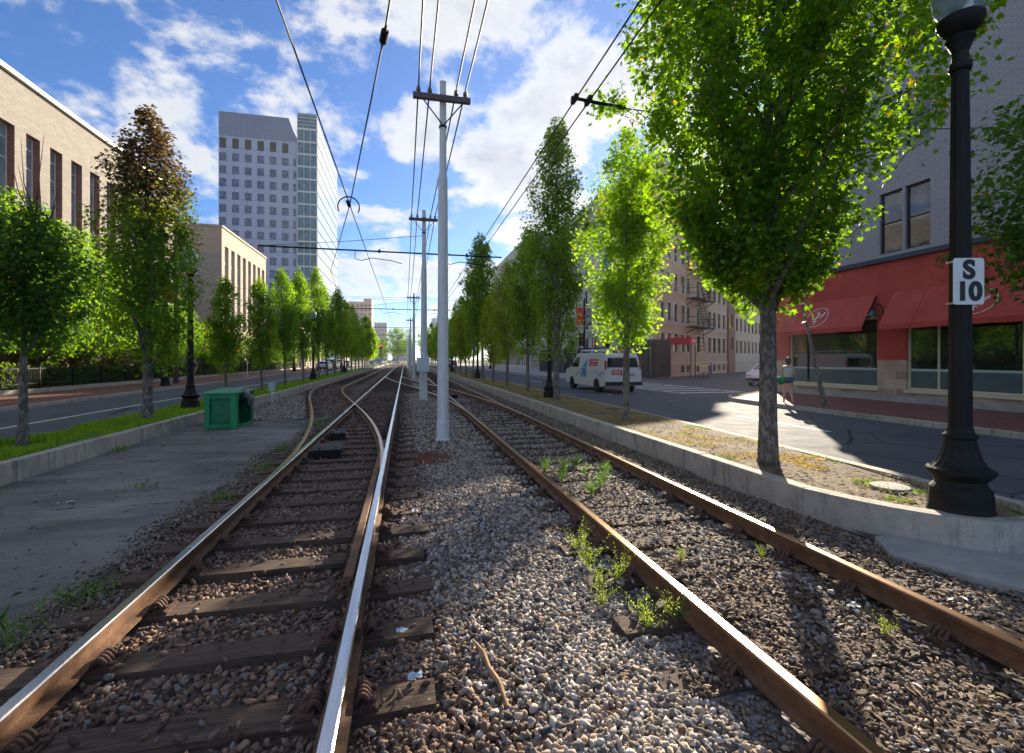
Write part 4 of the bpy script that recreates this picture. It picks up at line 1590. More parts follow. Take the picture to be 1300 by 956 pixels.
# second block
BX = -20.0
blk = thing('brick_block', 'grey and tan brick block with tall white strip windows standing before the tower', 'building', (BX, 58.8, 0))
b = MB()
op = [(0.9 + k * 2.05, 2.1 + k * 2.05, 5.2, 14.6) for k in range(8)]
b.facade((BX, 58.8, 0), (0, 1, 0), 17.2, 16.5, op, 0.35, 1, 1)
b.quad((BX - 24, 58.8, 0), (BX, 58.8, 0), (BX, 58.8, 13.6), (BX - 24, 58.8, 13.6), 0)
b.quad((BX - 24, 58.8, 13.6), (BX, 58.8, 13.6), (BX, 58.8, 16.5), (BX - 24, 58.8, 16.5), 1)
b.quad((BX, 76, 0), (BX - 24, 76, 0), (BX - 24, 76, 16.5), (BX, 76, 16.5), 0)
b.build('wall', [M['greybrick'], M['beigestone']], blk, world=True)
b = MB()
b.box(BX - 24.1, BX + 0.12, 58.68, 76.1, 16.503, 16.75)
b.build('roof_coping', M['beigestone'], blk, world=True)
wm = win_mesh(1.2, 9.4, 0.16, 1, 5, M['frame_wh'], M['hallglass'], single=False)
put_windows(blk, wm, (BX, 58.8, 0), (0, 1, 0), op, 0.3)
b = MB()
obox(b, (BX - 24, 58.8, 0), (1, 0, 0), 14.4, 20.6, 14.2, 15.6, 0.003, 0.1)
b.build('louvre_panel', M['winglass'], blk, world=True)
# low wing with pale wall beyond it
ann = thing('low_wing', 'low pale wing with a flat roof beyond the tan brick block', 'building', (-17.8, 84, 0))
b = MB()
op = [(2 + k * 3.4, 4.2 + k * 3.4, 1.2, 3.4) for k in range(8)]
b.facade((-17.8, 84, 0), (0, 1, 0), 30, 7.5, op, 0.25)
b.quad((-44, 84, 0), (-17.8, 84, 0), (-17.8, 84, 7.5), (-44, 84, 7.5))
b.build('wall', M['beigestone'], ann, world=True)
wm = win_mesh(2.2, 2.2, 0.08, 2, 2, M['frame_dk'], M['winglass'])
put_windows(ann, wm, (-17.8, 84, 0), (0, 1, 0), op, 0.22)
b = MB()
b.box(-44.1, -20.4, 83.9, 114.1, 7.503, 7.7)
b.build('roof', M['roof'], ann, world=True)

# ------------------------------------------------------------------ tower
tw = thing('office_tower', 'tall white panelled tower with a glass end and a sloped roof corner', 'building', (-38, 138.6, 0))
M['panel'] = brick_mat('white_panels', (0.44, 0.46, 0.60), (0.41, 0.43, 0.57), (0.22, 0.23, 0.30), 3.03, 3.4, 0.05, offset=0.0, bump=0.2, dirts=0.15)
M['panel_top'] = brick_mat('grey_panels', (0.22, 0.25, 0.35), (0.21, 0.24, 0.34), (0.17, 0.18, 0.24), 1.5, 3.0, 0.05, offset=0.0, bump=0.2, dirts=0.15)
TX0, TX1, TY = -47.9, -28.5, 138.6
cx_ = [-46.9, -43.85, -40.8, -37.75, -34.7, -31.65]
op = []
for k in range(12):
    z1 = 56.3 - 3.4 * k
    for x in cx_:
        op.append((x - 0.85 - TX0, x + 0.85 - TX0, z1 - 2.1, z1))
    op.append((18.3, 19.0, z1 - 2.1, z1))
opl = [(x - 0.8 - TX0, x + 0.8 - TX0, 57.6, 60.3) for x in cx_]
b = MB()
b.facade((TX0, TY, 0), (1, 0, 0), 19.4, 60.8, op + opl, 0.25)
b.poly([(TX0, TY, 60.8), (TX1, TY, 60.8), (TX1 - 2.3, TY, 67.2), (TX0, TY, 67.2)], 1)
b.poly([(TX0, TY + 39, 60.8), (TX0, TY + 39, 67.2), (TX1 - 2.3, TY + 39, 67.2), (TX1, TY + 39, 60.8)], 1)
b.quad((TX0, TY, 0), (TX0, TY, 67.2), (TX0, TY + 39, 67.2), (TX0, TY + 39, 0), 0)
b.quad((TX0, TY + 39, 0), (TX0, TY + 39, 60.8), (TX1, TY + 39, 60.8), (TX1, TY + 39, 0), 0)
b.quad((TX0, TY, 67.2), (TX1 - 2.3, TY, 67.2), (TX1 - 2.3, TY + 39, 67.2), (TX0, TY + 39, 67.2), 1)
b.quad((TX1 - 2.3, TY, 67.2), (TX1, TY, 60.8), (TX1, TY + 39, 60.8), (TX1 - 2.3, TY + 39, 67.2), 1)
b.build('wall', [M['panel'], M['panel_top']], tw, world=True)
wmA = win_mesh(1.7, 2.1, 0.09, 2, 1, M['frame_dk'], M['blueglass'], rowsplit=[0.35])
wmB = win_mesh(0.7, 2.1, 0.07, 1, 1, M['frame_dk'], M['blueglass'], rowsplit=[])
put_windows(tw, wmA, (TX0, TY, 0), (1, 0, 0), [o for o in op if o[1] - o[0] > 1], 0.22)
put_windows(tw, wmB, (TX0, TY, 0), (1, 0, 0), [o for o in op if o[1] - o[0] < 1], 0.22)
b = MB()
for a, c, d, e in opl:
    b = MB()
    for i in range(6):
        obox(b, (TX0, TY, 0), (1, 0, 0), a + i * 0.27, a + i * 0.27 + 0.16, d, e, -0.2, -0.05)
    obox(b, (TX0, TY, 0), (1, 0, 0), a, c, d, e, -0.27, -0.22)
    b.build('louvre_panel', M['frame_dk'], tw, world=True)
# glass end
b = MB()
GX0, GX1 = -28.49, -23.5
b.box(GX0, GX1, TY - 0.4, TY + 39, 0, 64.0)
b.build('curtain_glass', M['tealglass'], tw, world=True)
b = MB()
for k in range(19):
    z = 3.2 + 3.4 * k
    b.box(GX0 - 0.02, GX1 + 0.06, TY - 0.5, TY - 0.402, z - 0.22, z + 0.22)
for x in (GX0, GX0 + 1.66, GX0 + 3.3, GX1):
    b.box(x - 0.06, x + 0.06, TY - 0.52, TY - 0.402, 0, 64 if x != GX0 and x != GX1 else 68.8)
for k in range(5):
    b.box(GX0, GX1, TY - 0.46, TY - 0.38, 64.6 + k * 0.95, 64.75 + k * 0.95)
b.box(GX0, GX1, TY + 1, TY + 1.4, 64.002, 67.8)
b.build('spandrel_frame', M['frame_wh'], tw, world=True)
b = MB()
M['paleglass'] = glass_mat('pale_glass', (0.38, 0.40, 0.36), 0.12, var=0.15)  # pale base colour stands in for sky glare on the street side
for k in range(19):
    z = 3.2 + 3.4 * k
    b.box(GX1 + 0.004, GX1 + 0.05, TY + 0.2, TY + 38.8, z + 0.25, z + 3.15)
b.build('side_glazing', M['paleglass'], tw, world=True)
b = MB()
b.box(GX0, GX1, TY - 0.35, TY + 0.0, 64.2, 68.8)
b.build('roof_screen', M['tealglass'], tw, world=True)


# ------------------------------------------------------------------ distant blocks
def far_block(label, x0, x1, y0, y1, h, m, gl, rows=10, cols=7, notch=0):
    r_ = thing('distant_block', label, 'building', ((x0 + x1) / 2, y0, 0), 0, 'far office blocks')
    b = MB()
    if notch:
        b.prism([(x0, y0), (x0 + notch, y0), (x0 + notch, y1), (x0, y1)], 0, h * 0.95)
        b.prism([(x0 + notch + .01, y0 - 1), (x1, y0 - 1), (x1, y1), (x0 + notch + .01, y1)], 0, h)
    else:
        b.prism([(x0, y0), (x1, y0), (x1, y1), (x0, y1)], 0, h)
    b.build('wall', m, r_, world=True)
    b = MB()
    ph = h * 0.92 / rows
    for i in range(rows):
        for j in range(cols):
            wx = (x1 - x0) / cols
            b.box(x0 + wx * (j + .25), x0 + wx * (j + .75), y0 - 1.15, y0 - 1.02, ph * (i + .35), ph * (i + .8)) if notch == 0 or x0 + wx * (j + .25) > x0 + notch else b.box(x0 + wx * (j + .25), x0 + wx * (j + .75), y0 - .15, y0 - .02, ph * (i + .35), ph * (i + .8))
    if notch == 0:
        pass
    o = b.build('window_grid', gl, r_, world=True)
    return r_


M['tanwall'] = simple('tan_concrete', (0.50, 0.34, 0.25), (0.44, 0.30, 0.22), 0.2, 0.9)
M['bluewall'] = simple('blue_grey_cladding', (0.30, 0.38, 0.50), (0.25, 0.33, 0.45), 0.2, 0.8)
far_block('tan concrete tower block far down the tracks left of the wires', -47, -27.5, 418, 440, 53, M['tanwall'], M['reveal'], 13, 6, notch=13)
far_block('blue grey slab behind the tan tower block', -27.0, -16.0, 445, 470, 35, M['bluewall'], M['blueglass'], 10, 5)
far_block('blue office block peeping between the white poles', 26.5, 38, 470, 490, 42, M['bluewall'], M['blueglass'], 11, 5)
far_block('low grey block behind the pale tree where the tracks vanish', -12, 8, 480, 500, 19, M['bluewall'], M['blueglass'], 5, 7)
far_block('low brown block by the end of the left road', -60, -36, 300, 330, 22, M['tanwall'], M['blueglass'], 6, 6)

# ------------------------------------------------------------------ apartment building on the right
AX, AY = 22.0, 38.9
apt = thing('apartment_building', 'beige brick apartment building with black fire escapes and rows of sash windows', 'building', (AX, AY, 0))
M['aptbrick'] = brick_mat('buff_brick', (0.58, 0.48, 0.35), (0.50, 0.41, 0.30), (0.48, 0.41, 0.32), 0.42, 0.14, 0.014, dirt=(0.7, 0.66, 0.62))
M['limestone'] = brick_mat('limestone', (0.60, 0.57, 0.52), (0.54, 0.51, 0.47), (0.36, 0.34, 0.31), 1.1, 0.5, 0.02, dirt=(0.7, 0.68, 0.66))
M['redbrick'] = brick_mat('red_brick', (0.26, 0.075, 0.05), (0.20, 0.06, 0.04), (0.25, 0.2, 0.17), 0.25, 0.08, 0.01)
HT = 20.2
ts = [1.75, 3.35, 5.0, 6.9, 8.35, 11.2, 14.9, 16.6, 18.3, 20.1]
op = []
for f in range(6):
    z = 2.45 + 2.95 * f
    for q in ts:
        op.append((q - 0.5, q + 0.5, z, z + 1.75))
bas = [(q - 0.45, q + 0.45, 0.35, 1.05) for q in ts[3:]]
b = MB()
LT = 16.6  # invented lower rear roof, stepped down to let the low sun through
b.facade((AX, AY, 0), SU, 9.6, HT, [o for o in op + bas if o[1] < 9.5], 0.22, 0, 0)
mid = Vector((AX, AY, 0)) + SU * 9.6
b.facade(mid, SU, 11.6, LT, [(o[0] - 9.6, o[1] - 9.6, o[2], o[3]) for o in op + bas if o[0] > 9.6 and o[3] < LT], 0.22, 0, 0)
# the road front faces the tracks and has bay windows
FO = (AX, AY + 36, 0)
opf = []
for f in range(6):
    z = 2.45 + 2.95 * f
    for q in (2.5, 5.2, 9.4, 12.1, 16.2, 20.1, 23.3, 27.0, 29.6, 33.6):
        opf.append((36 - q - 0.55, 36 - q + 0.55, z, z + 1.8))
b.facade(FO, (0, -1, 0), 36, HT, opf, 0.22, 1, 1)
e1 = Vector((AX, AY, 0)) + SU * 21.2
b.poly([(AX, AY, HT), (mid.x, mid.y, HT), (mid.x, AY + 36, HT), (AX, AY + 36, HT)], 2)
b.poly([(mid.x, mid.y, LT), (e1.x, e1.y, LT), (e1.x, AY + 36, LT), (mid.x, AY + 36, LT)], 2)
b.quad((mid.x, mid.y, LT), (mid.x, AY + 36, LT), (mid.x, AY + 36, HT), (mid.x, mid.y, HT))
b.quad((e1.x, e1.y, 0), (e1.x, AY + 36, 0), (e1.x, AY + 36, LT), (e1.x, e1.y, LT))
b.quad((e1.x, AY + 36, 0), (mid.x, AY + 36, 0), (mid.x, AY + 36, LT), (e1.x, AY + 36, LT))
b.quad((mid.x, AY + 36, 0), (AX, AY + 36, 0), (AX, AY + 36, HT), (mid.x, AY + 36, HT))
b.build('wall', [M['aptbrick'], M['limestone'], M['roof']], apt, world=True)
op = [o for o in op if o[1] < 9.5 or o[3] < 16.6]
wm = win_mesh(1.0, 1.75, 0.06, 1, 2, M['frame_dk'], M['winglass'])
put_windows(apt, wm, (AX, AY, 0), SU, [o for o in op if o[2] < 15][:60], 0.18)
put_windows(apt, wm, (AX, AY, 0), SU, [o for o in op if o[2] > 15], 0.18)
b = MB()
for o in bas:
    obox(b, (AX, AY, 0), SU, o[0], o[1], o[2], o[3], -0.2, -0.15)
b.build('basement_windows', M['winglass'], apt, world=True)
wmf = win_mesh(1.1, 1.8, 0.06, 1, 2, M['frame_dk'], M['winglass'])
put_windows(apt, wmf, FO, (0, -1, 0), opf[:30], 0.18)
b = MB()
for o in opf[30:]:
    obox(b, FO, (0, -1, 0), o[0], o[1], o[2], o[3], -0.2, -0.15)
b.build('upper_windows', M['winglass'], apt, world=True)
b = MB()   # sills, belts, cornice
for o in op:
    obox(b, (AX, AY, 0), SU, o[0] - .08, o[1] + .08, o[2] - 0.14, o[2] - 0.004, 0.002, 0.09)
    obox(b, (AX, AY, 0), SU, o[0] - .08, o[1] + .08, o[3] + 0.004, o[3] + 0.2, 0.002, 0.03)
obox(b, (AX, AY, 0), SU, 0.01, 21.2, 1.25, 1.5, 0.002, 0.10)
obox(b, (AX, AY, 0), SU, 0.01, 21.2, 5.05, 5.2, 0.002, 0.07)
obox(b, (AX, AY, 0), SU, -0.3, 9.6, HT - 0.5, HT + 0.1, 0.002, 0.45)
obox(b, (AX, AY, 0), SU, 9.61, 21.2, LT - 0.3, LT + 0.1, 0.002, 0.30)
obox(b, FO, (0, -1, 0), 0, 36.3, HT - 0.7, HT + 0.09, 0.002, 0.55)
obox(b, FO, (0, -1, 0), 0, 36, 5.0, 5.25, 0.002, 0.12)
obox(b, FO, (0, -1, 0), 0, 36, 1.2, 1.5, 0.002, 0.15)
b.build('stone_trim', M['limestone'], apt, world=True)
for q in (10.7, 21.7, 31.5):   # bays
    b = MB()
    yy = AY + q
    pts = [(AX - 0.003, yy - 1.9), (AX - 1.0, yy - 1.1), (AX - 1.0, yy + 1.1), (AX - 0.003, yy + 1.9)]
    b.prism(pts, 1.2, HT - 1.0)
    bo = b.build('bay', M['limestone'], apt, world=True)
    b = MB()
    for f in range(6):
        z = 2.45 + 2.95 * f
        b.box(AX - 1.04, AX - 1.002, yy - 0.55, yy + 0.55, z, z + 1.8)
        for sgn in (-1, 1):
            d = Vector((1.0, sgn * 0.8, 0)).normalized()
            o_ = Vector((AX - 1.0, yy + sgn * 1.1, 0))
            n_ = Vector((-0.8, sgn * 1.0, 0)).normalized()
            p0, p1 = o_ + d * 0.25 + n_ * 0.02, o_ + d * 1.0 + n_ * 0.02
            b.quad((p0.x, p0.y, z), (p1.x, p1.y, z), (p1.x, p1.y, z + 1.8), (p0.x, p0.y, z + 1.8))
    o = b.build('bay_glazing', M['winglass'], apt, world=True)
# fire escape on the side wall
fe = thing('fe', None, None)
fe.name = 'fire_escape'
fe.location = Vector((0, 0, 0))
fe.parent = apt
KIDS.setdefault(apt.name, []).append(fe)
lo = Vector(apt.location)


def fel(b, a, c, r_=0.025):
    r_ = r_ * 1.6
    A = Vector((AX, AY, 0)) - lo
    nx_ = SU.cross(Vector((0, 0, 1)))
    p = A + SU * a[0] + nx_ * a[1] + Vector((0, 0, a[2]))
    q = A + SU * c[0] + nx_ * c[1] + Vector((0, 0, c[2]))
    b.tube([p, q], r_, 4)


for f in range(4):
    z = 5.05 + 2.95 * f
    b = MB()
    for k in range(9):
        fel(b, (7.6, 0.1 + k * 0.14, z), (13.0, 0.1 + k * 0.14, z), 0.03)
    for q in (7.8, 10.3, 12.8):
        fel(b, (q, 0, z - 0.7), (q, 1.2, z - 0.02), 0.03)
        fel(b, (q, 0, z - 0.02), (q, 1.25, z - 0.02), 0.035)
    b.build('platform', M['iron'], fe)
    b = MB()
    for hz_ in (0.5, 1.0):
        fel(b, (7.6, 1.25, z + hz_), (13.0, 1.25, z + hz_), 0.022)
        fel(b, (7.6, 0.02, z + hz_), (7.6, 1.25, z + hz_), 0.022)
        fel(b, (13.0, 0.02, z + hz_), (13.0, 1.25, z + hz_), 0.022)
    for k in range(19):
        fel(b, (7.6 + k * 0.3, 1.25, z), (7.6 + k * 0.3, 1.25, z + 1.0), 0.013)
    b.build('railing', M['iron'], fe)
    if f < 3:
        b = MB()
        a0, a1 = (9.3, 11.6) if f % 2 == 0 else (9.3, 11.6)
        for yy in (0.55, 1.1):
            fel(b, (a1, yy, z), (a0, yy, z + 2.95), 0.035)
            fel(b, (a1, yy, z + 0.9), (a0, yy, z + 3.85), 0.02)
        for k in range(11):
            u = a1 + (a0 - a1) * (k + .5) / 11
            fel(b, (u, 0.55, z + 2.95 * (k + .5) / 11), (u, 1.1, z + 2.95 * (k + .5) / 11), 0.035)
        b.build('stair', M['iron'], fe)
b = MB()
for yy in (0.55, 1.0):
    fel(b, (10.2, yy, 2.6), (9.4, yy, 6.2), 0.03)
for k in range(9):
    fel(b, (10.2 - .8 * k / 9, 0.55, 2.7 + k * .4), (10.2 - .8 * k / 9, 1.0, 2.7 + k * .4), 0.02)
b.build('drop_ladder', M['iron'], fe)

# red brick strip and second block down the side street, roofs lowered for sunlight
rb = thing('brick_townhouse', 'narrow dark red brick building squeezed between the two beige ones', 'building', tuple(e1))
b = MB()
e1o = e1 + SN * 0.25
b.facade(e1o, SU, 2.6, 15.2, [(0.9, 1.7, 2.9 + 2.9 * f, 4.5 + 2.9 * f) for f in range(4)], 0.2)
p0, p1 = e1o, e1o + SU * 2.6
b.quad(p0 + Vector((0, 0, 15.2)), p1 + Vector((0, 0, 15.2)), p1 - SN * 12 + Vector((0, 0, 15.2)), p0 - SN * 12 + Vector((0, 0, 15.2)))
b.quad(p0, p0 + Vector((0, 0, 15.2)), p0 - SN * 12 + Vector((0, 0, 15.2)), p0 - SN * 12)
b.quad(p1, p1 - SN * 12, p1 - SN * 12 + Vector((0, 0, 15.2)), p1 + Vector((0, 0, 15.2)))
b.build('wall', M['redbrick'], rb, world=True)
wm = win_mesh(0.8, 1.6, 0.06, 1, 2, M['frame_dk'], M['winglass'])
put_windows(rb, wm, e1o, SU, [(0.9, 1.7, 2.9 + 2.9 * f, 4.5 + 2.9 * f) for f in range(4)], 0.18)
e2 = e1 + SU * 2.61
ap2 = thing('apartment_building', 'farther beige apartment block past the red brick strip, down the side street', 'building', tuple(e2))
op = [(1.2 + q * 1.9, 2.2 + q * 1.9, 2.5 + 2.9 * f, 4.2 + 2.9 * f) for f in range(4) for q in range(13)]
b = MB()
b.facade(e2, SU, 26, 14.8, op, 0.2)
p0, p1 = e2, e2 + SU * 26
zt = Vector((0, 0, 14.8))
b.quad(p0 + zt, p1 + zt, p1 - SN * 14 + zt, p0 - SN * 14 + zt, 1)
b.quad(p0, p0 + zt, p0 - SN * 14 + zt, p0 - SN * 14)
b.quad(p1, p1 - SN * 14, p1 - SN * 14 + zt, p1 + zt)
b.build('wall', [M['aptbrick'], M['roof']], ap2, world=True)
wm = win_mesh(1.0, 1.7, 0.06, 1, 2, M['frame_dk'], M['winglass'])
put_windows(ap2, wm, e2, SU, op, 0.18)
b = MB()
obox(b, e2, SU, 0, 26, 14.2, 14.9, 0.002, 0.4)
obox(b, e2, SU, 0, 26, 1.4, 1.6, 0.002, 0.1)
b.build('stone_trim', M['limestone'], ap2, world=True)
# block farther along the road
ap3 = thing('corner_block', 'pale stone block with a dark columned ground floor, behind the farther right trees', 'building', (22, 82, 0))
O3 = (22, 122, 0)
op = [(1.2 + q * 2.6, 2.5 + q * 2.6, 5.6 + 3.3 * f, 7.6 + 3.3 * f) for f in range(5) for q in range(15)]
opg = [(1.0 + q * 2.0, 2.2 + q * 2.0, 0.5, 3.9) for q in range(19)]
b = MB()
b.facade(O3, (0, -1, 0), 40, 24.5, op + opg, 0.3)
b.quad((22, 82, 0), (42, 82, 0), (42, 82, 24.5), (22, 82, 24.5))
b.quad((22, 82, 24.5), (42, 82, 24.5), (42, 122, 24.5), (22, 122, 24.5))
b.quad((22, 122, 0), (22, 122, 24.5), (42, 122, 24.5), (42, 122, 0))
b.build('wall', M['limestone'], ap3, world=True)
wm = win_mesh(1.3, 2.0, 0.06, 1, 2, M['frame_dk'], M['winglass'])
put_windows(ap3, wm, O3, (0, -1, 0), op, 0.2)
wm = win_mesh(1.2, 3.4, 0.06, 1, 2, M['frame_dk'], M['glass'])
put_windows(ap3, wm, O3, (0, -1, 0), opg, 0.2, 'shop_window')

# ------------------------------------------------------------------ restaurant
RX = 17.8
rs = thing('restaurant_building', 'restaurant with a red fascia, stone base and big cream framed windows under grey painted brick', 'building', (RX, 8, 0))
M['redwall'] = simple('red_fascia', (0.53, 0.075, 0.055), (0.40, 0.055, 0.042), 1.6, 0.8, 0.35, 60, detail=9, stretch=(1, 1, 0.5))
M['stonebase'] = brick_mat('rough_stone_blocks', (0.62, 0.49, 0.38), (0.38, 0.28, 0.21), (0.55, 0.48, 0.40), 0.75, 0.32, 0.02, dirt=(0.55, 0.45, 0.4), bump=1.0, dirts=0.8)
M['paintedbrick'] = brick_mat('grey_painted_brick', (0.40, 0.39, 0.41), (0.37, 0.36, 0.38), (0.30, 0.29, 0.31), 0.3, 0.1, 0.012, dirt=(0.8, 0.8, 0.8), bump=0.8)
M['navy'] = paint('navy_trim', (0.05, 0.06, 0.10), 0.6)
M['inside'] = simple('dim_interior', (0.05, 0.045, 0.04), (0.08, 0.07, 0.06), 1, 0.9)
M['counter'] = simple('pale_counter', (0.45, 0.55, 0.52), (0.4, 0.5, 0.48), 1, 0.5)
Y0r, Y1r = -8.0, 19.9
Or = (RX, Y1r, 0)          # U = -Y, so u = Y1r - y
u_ = lambda y: Y1r - y
wins = [(u_(18.98), u_(14.68), 0.61, 3.35), (u_(13.6), u_(9.3), 0.61, 3.35), (u_(8.2), u_(3.9), 0.61, 3.35), (u_(2.8), u_(-1.5), 0.61, 3.35)]
uppers = []
for (a, c) in ((5.3, 6.15), (6.25, 7.1), (12.2, 13.05), (13.15, 14.0), (19, 19.85), (19.95, 20.8)):
    for zz_b in (5.72, 9.3, 12.9):
        uppers.append((a, c, zz_b, zz_b + 2.3))
b = MB()


def slice_fac(z0, z1, ops, mi, O_, U_, W_, dpt=0.18):
    b.facade(Vector(O_) + Vector((0, 0, z0)), U_, W_, z1 - z0, [(p[0], p[1], max(0, p[2] - z0), min(z1 - z0, p[3] - z0)) for p in ops if p[3] > z0 and p[2] < z1], dpt, mi)


Wr = Y1r - Y0r
slice_fac(0, 0.36, [], 3, Or, (0, -1, 0), Wr)
slice_fac(0.36, 1.68, wins, 1, Or, (0, -1, 0), Wr)
slice_fac(1.68, 5.4, wins, 0, Or, (0, -1, 0), Wr)
slice_fac(5.4, 16.5, uppers, 2, Or, (0, -1, 0), Wr)
# side wall down the side street: origin far end so that its outside faces the street
we = Vector((RX, Y1r, 0)) + SU * 32
sideops = [(32 - 6.5 - k * 4.5, 32 - 3.2 - k * 4.5, 5.9 + f * 3.4, 8.0 + f * 3.4) for k in range(6) for f in range(3)]
slice_fac(0, 1.68, [], 1, we, -SU, 32)
slice_fac(1.68, 5.4, [], 0, we, -SU, 32)
slice_fac(5.4, 16.5, sideops, 2, we, -SU, 32)
b.poly([(RX, Y1r, 16.5), (RX, Y0r, 16.5), (we.x, Y0r, 16.5), (we.x, we.y, 16.5)], 2)
b.quad((RX, Y0r, 0), (RX, Y0r, 16.5), (we.x, Y0r, 16.5), (we.x, Y0r, 0), 2)
b.quad((we.x, Y0r, 0), (we.x, Y0r, 16.5), (we.x, we.y, 16.5), (we.x, we.y, 0), 2)
b.build('wall', [M['redwall'], M['stonebase'], M['paintedbrick'], M['concrete']], rs, world=True)
b = MB()
obox(b, Or, (0, -1, 0), -0.04, Wr, 5.40, 5.56, 0.003, 0.14)
obox(b, we, -SU, 0, 32.05, 5.40, 5.56, 0.003, 0.12)
b.build('cornice_band', M['navy'], rs, world=True)
b = MB()
for i, wv in enumerate(wins):
    obox(b, Or, (0, -1, 0), wv[0] - 0.06, wv[1] + 0.06, 0.50, 0.606, 0.002, 0.06)
b.build('window_ledge', M['frame_cream'], rs, world=True)
M['restglass'] = glass_mat('restaurant_glass', (0.03, 0.045, 0.035), 0.02, see=0.4, spec=1.0)
M['restglass'].node_tree.nodes['Principled BSDF'].inputs['IOR'].default_value = 2.1
M['film'] = simple('frosted_film', (0.10, 0.15, 0.155), (0.08, 0.12, 0.13), 1.5, 0.25)
M['filmedge'] = simple('frosted_film_edge', (0.42, 0.52, 0.50), (0.36, 0.46, 0.44), 1.5, 0.4)
for i, wv in enumerate(wins):
    W_, H_ = wv[1] - wv[0], wv[3] - wv[2]
    f_ = MB()
    fr = 0.075
    for x in (-W_ / 2, W_ / 2 - fr):
        f_.box(x, x + fr, -0.09, 0, 0, H_)
    for x in ((W_ / 2 - 3.32) if i == 0 else -W_ / 2 + 1.0, (-W_ / 2 + 0.98) if i == 0 else W_ / 2 - 1.0):
        f_.box(x - 0.03, x + 0.03, -0.08, 0, fr, H_ - fr)
    f_.box(-W_ / 2 + fr, W_ / 2 - fr, -0.09, 0, 0, fr)
    f_.box(-W_ / 2 + fr, W_ / 2 - fr, -0.09, 0, H_ - fr, H_)
    g_ = MB()
    g_.box(-W_ / 2 + .03, W_ / 2 - .03, -0.045, -0.033, .03, H_ - .03)
    put_windows(rs, (f_.mesh('window', M['frame_cream']), g_.mesh('pane', M['restglass'])), Or, (0, -1, 0), [wv], 0.17)
    b = MB()
    obox(b, Or, (0, -1, 0), wv[0] + fr, wv[1] - fr, 0.70, 1.285, -0.123, -0.120, 0)
    obox(b, Or, (0, -1, 0), wv[0] + fr, wv[1] - fr, 1.285, 1.37, -0.123, -0.120, 1)
    b.build('frosted_band', [M['film'], M['filmedge']], rs, world=True)
wm = win_mesh(0.85, 2.3, 0.07, 1, 2, M['frame_dk'], M['winglass'], single=False)
put_windows(rs, wm, Or, (0, -1, 0), uppers, 0.15)
wm = win_mesh(3.3, 2.1, 0.07, 3, 2, M['frame_dk'], M['winglass'])
put_windows(rs, wm, we, -SU, sideops, 0.15)
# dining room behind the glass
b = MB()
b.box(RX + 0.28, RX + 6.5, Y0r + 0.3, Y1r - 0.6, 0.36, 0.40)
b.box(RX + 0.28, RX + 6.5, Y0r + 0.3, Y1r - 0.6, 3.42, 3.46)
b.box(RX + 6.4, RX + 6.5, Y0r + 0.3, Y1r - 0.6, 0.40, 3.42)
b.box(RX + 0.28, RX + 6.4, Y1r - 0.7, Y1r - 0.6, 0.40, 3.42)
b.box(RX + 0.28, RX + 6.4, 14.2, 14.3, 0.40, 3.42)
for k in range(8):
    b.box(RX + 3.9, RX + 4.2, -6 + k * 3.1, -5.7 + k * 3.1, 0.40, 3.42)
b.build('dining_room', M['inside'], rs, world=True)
b = MB()
b.box(RX + 0.55, RX + 0.95, 9.2, 19.0, 1.02, 1.14)
b.box(RX + 0.55, RX + 0.95, -1, 8.4, 1.02, 1.14)
b.build('window_counter', M['counter'], rs, world=True)
# awnings
def logo(parent, cx, cy, cz, U, T, r_, dark=False):
    """ring with a branching fork drawn inside it, lying on the sloping cloth"""
    b = MB()
    U, T = Vector(U).normalized(), Vector(T).normalized()
    c0 = Vector((cx, cy, cz)) - parent.location
    pt = lambda x, y: c0 + U * x * r_ + T * y * r_
    # U runs along the awning (towards +Y is left in view), so mirror x
    b.tube([pt(1.12 * math.cos(a), math.sin(a)) for a in [2 * PI * k / 40 for k in range(41)]], 0.016, 6)
    for ln in ([(0.0, -0.72), (-0.05, -0.3), (0.02, 0.15), (0.0, 0.6)], [(-0.45, 0.22), (-0.48, -0.02), (-0.3, -0.18), (-0.04, -0.12)], [(0.62, 0.50), (0.60, 0.2), (0.35, -0.02), (0.0, -0.12)],
               [(-0.12, 0.5), (0.0, 0.28), (0.14, 0.36)], [(0.08, 0.30), (0.28, 0.16), (0.5, 0.30)], [(-0.3, -0.42), (-0.05, -0.36), (0.22, -0.45)]):
        b.tube([pt(-x, y) for x, y in ln], 0.027 if len(ln) == 4 else 0.018, 6)
    b.build('emblem', M['white'], parent)


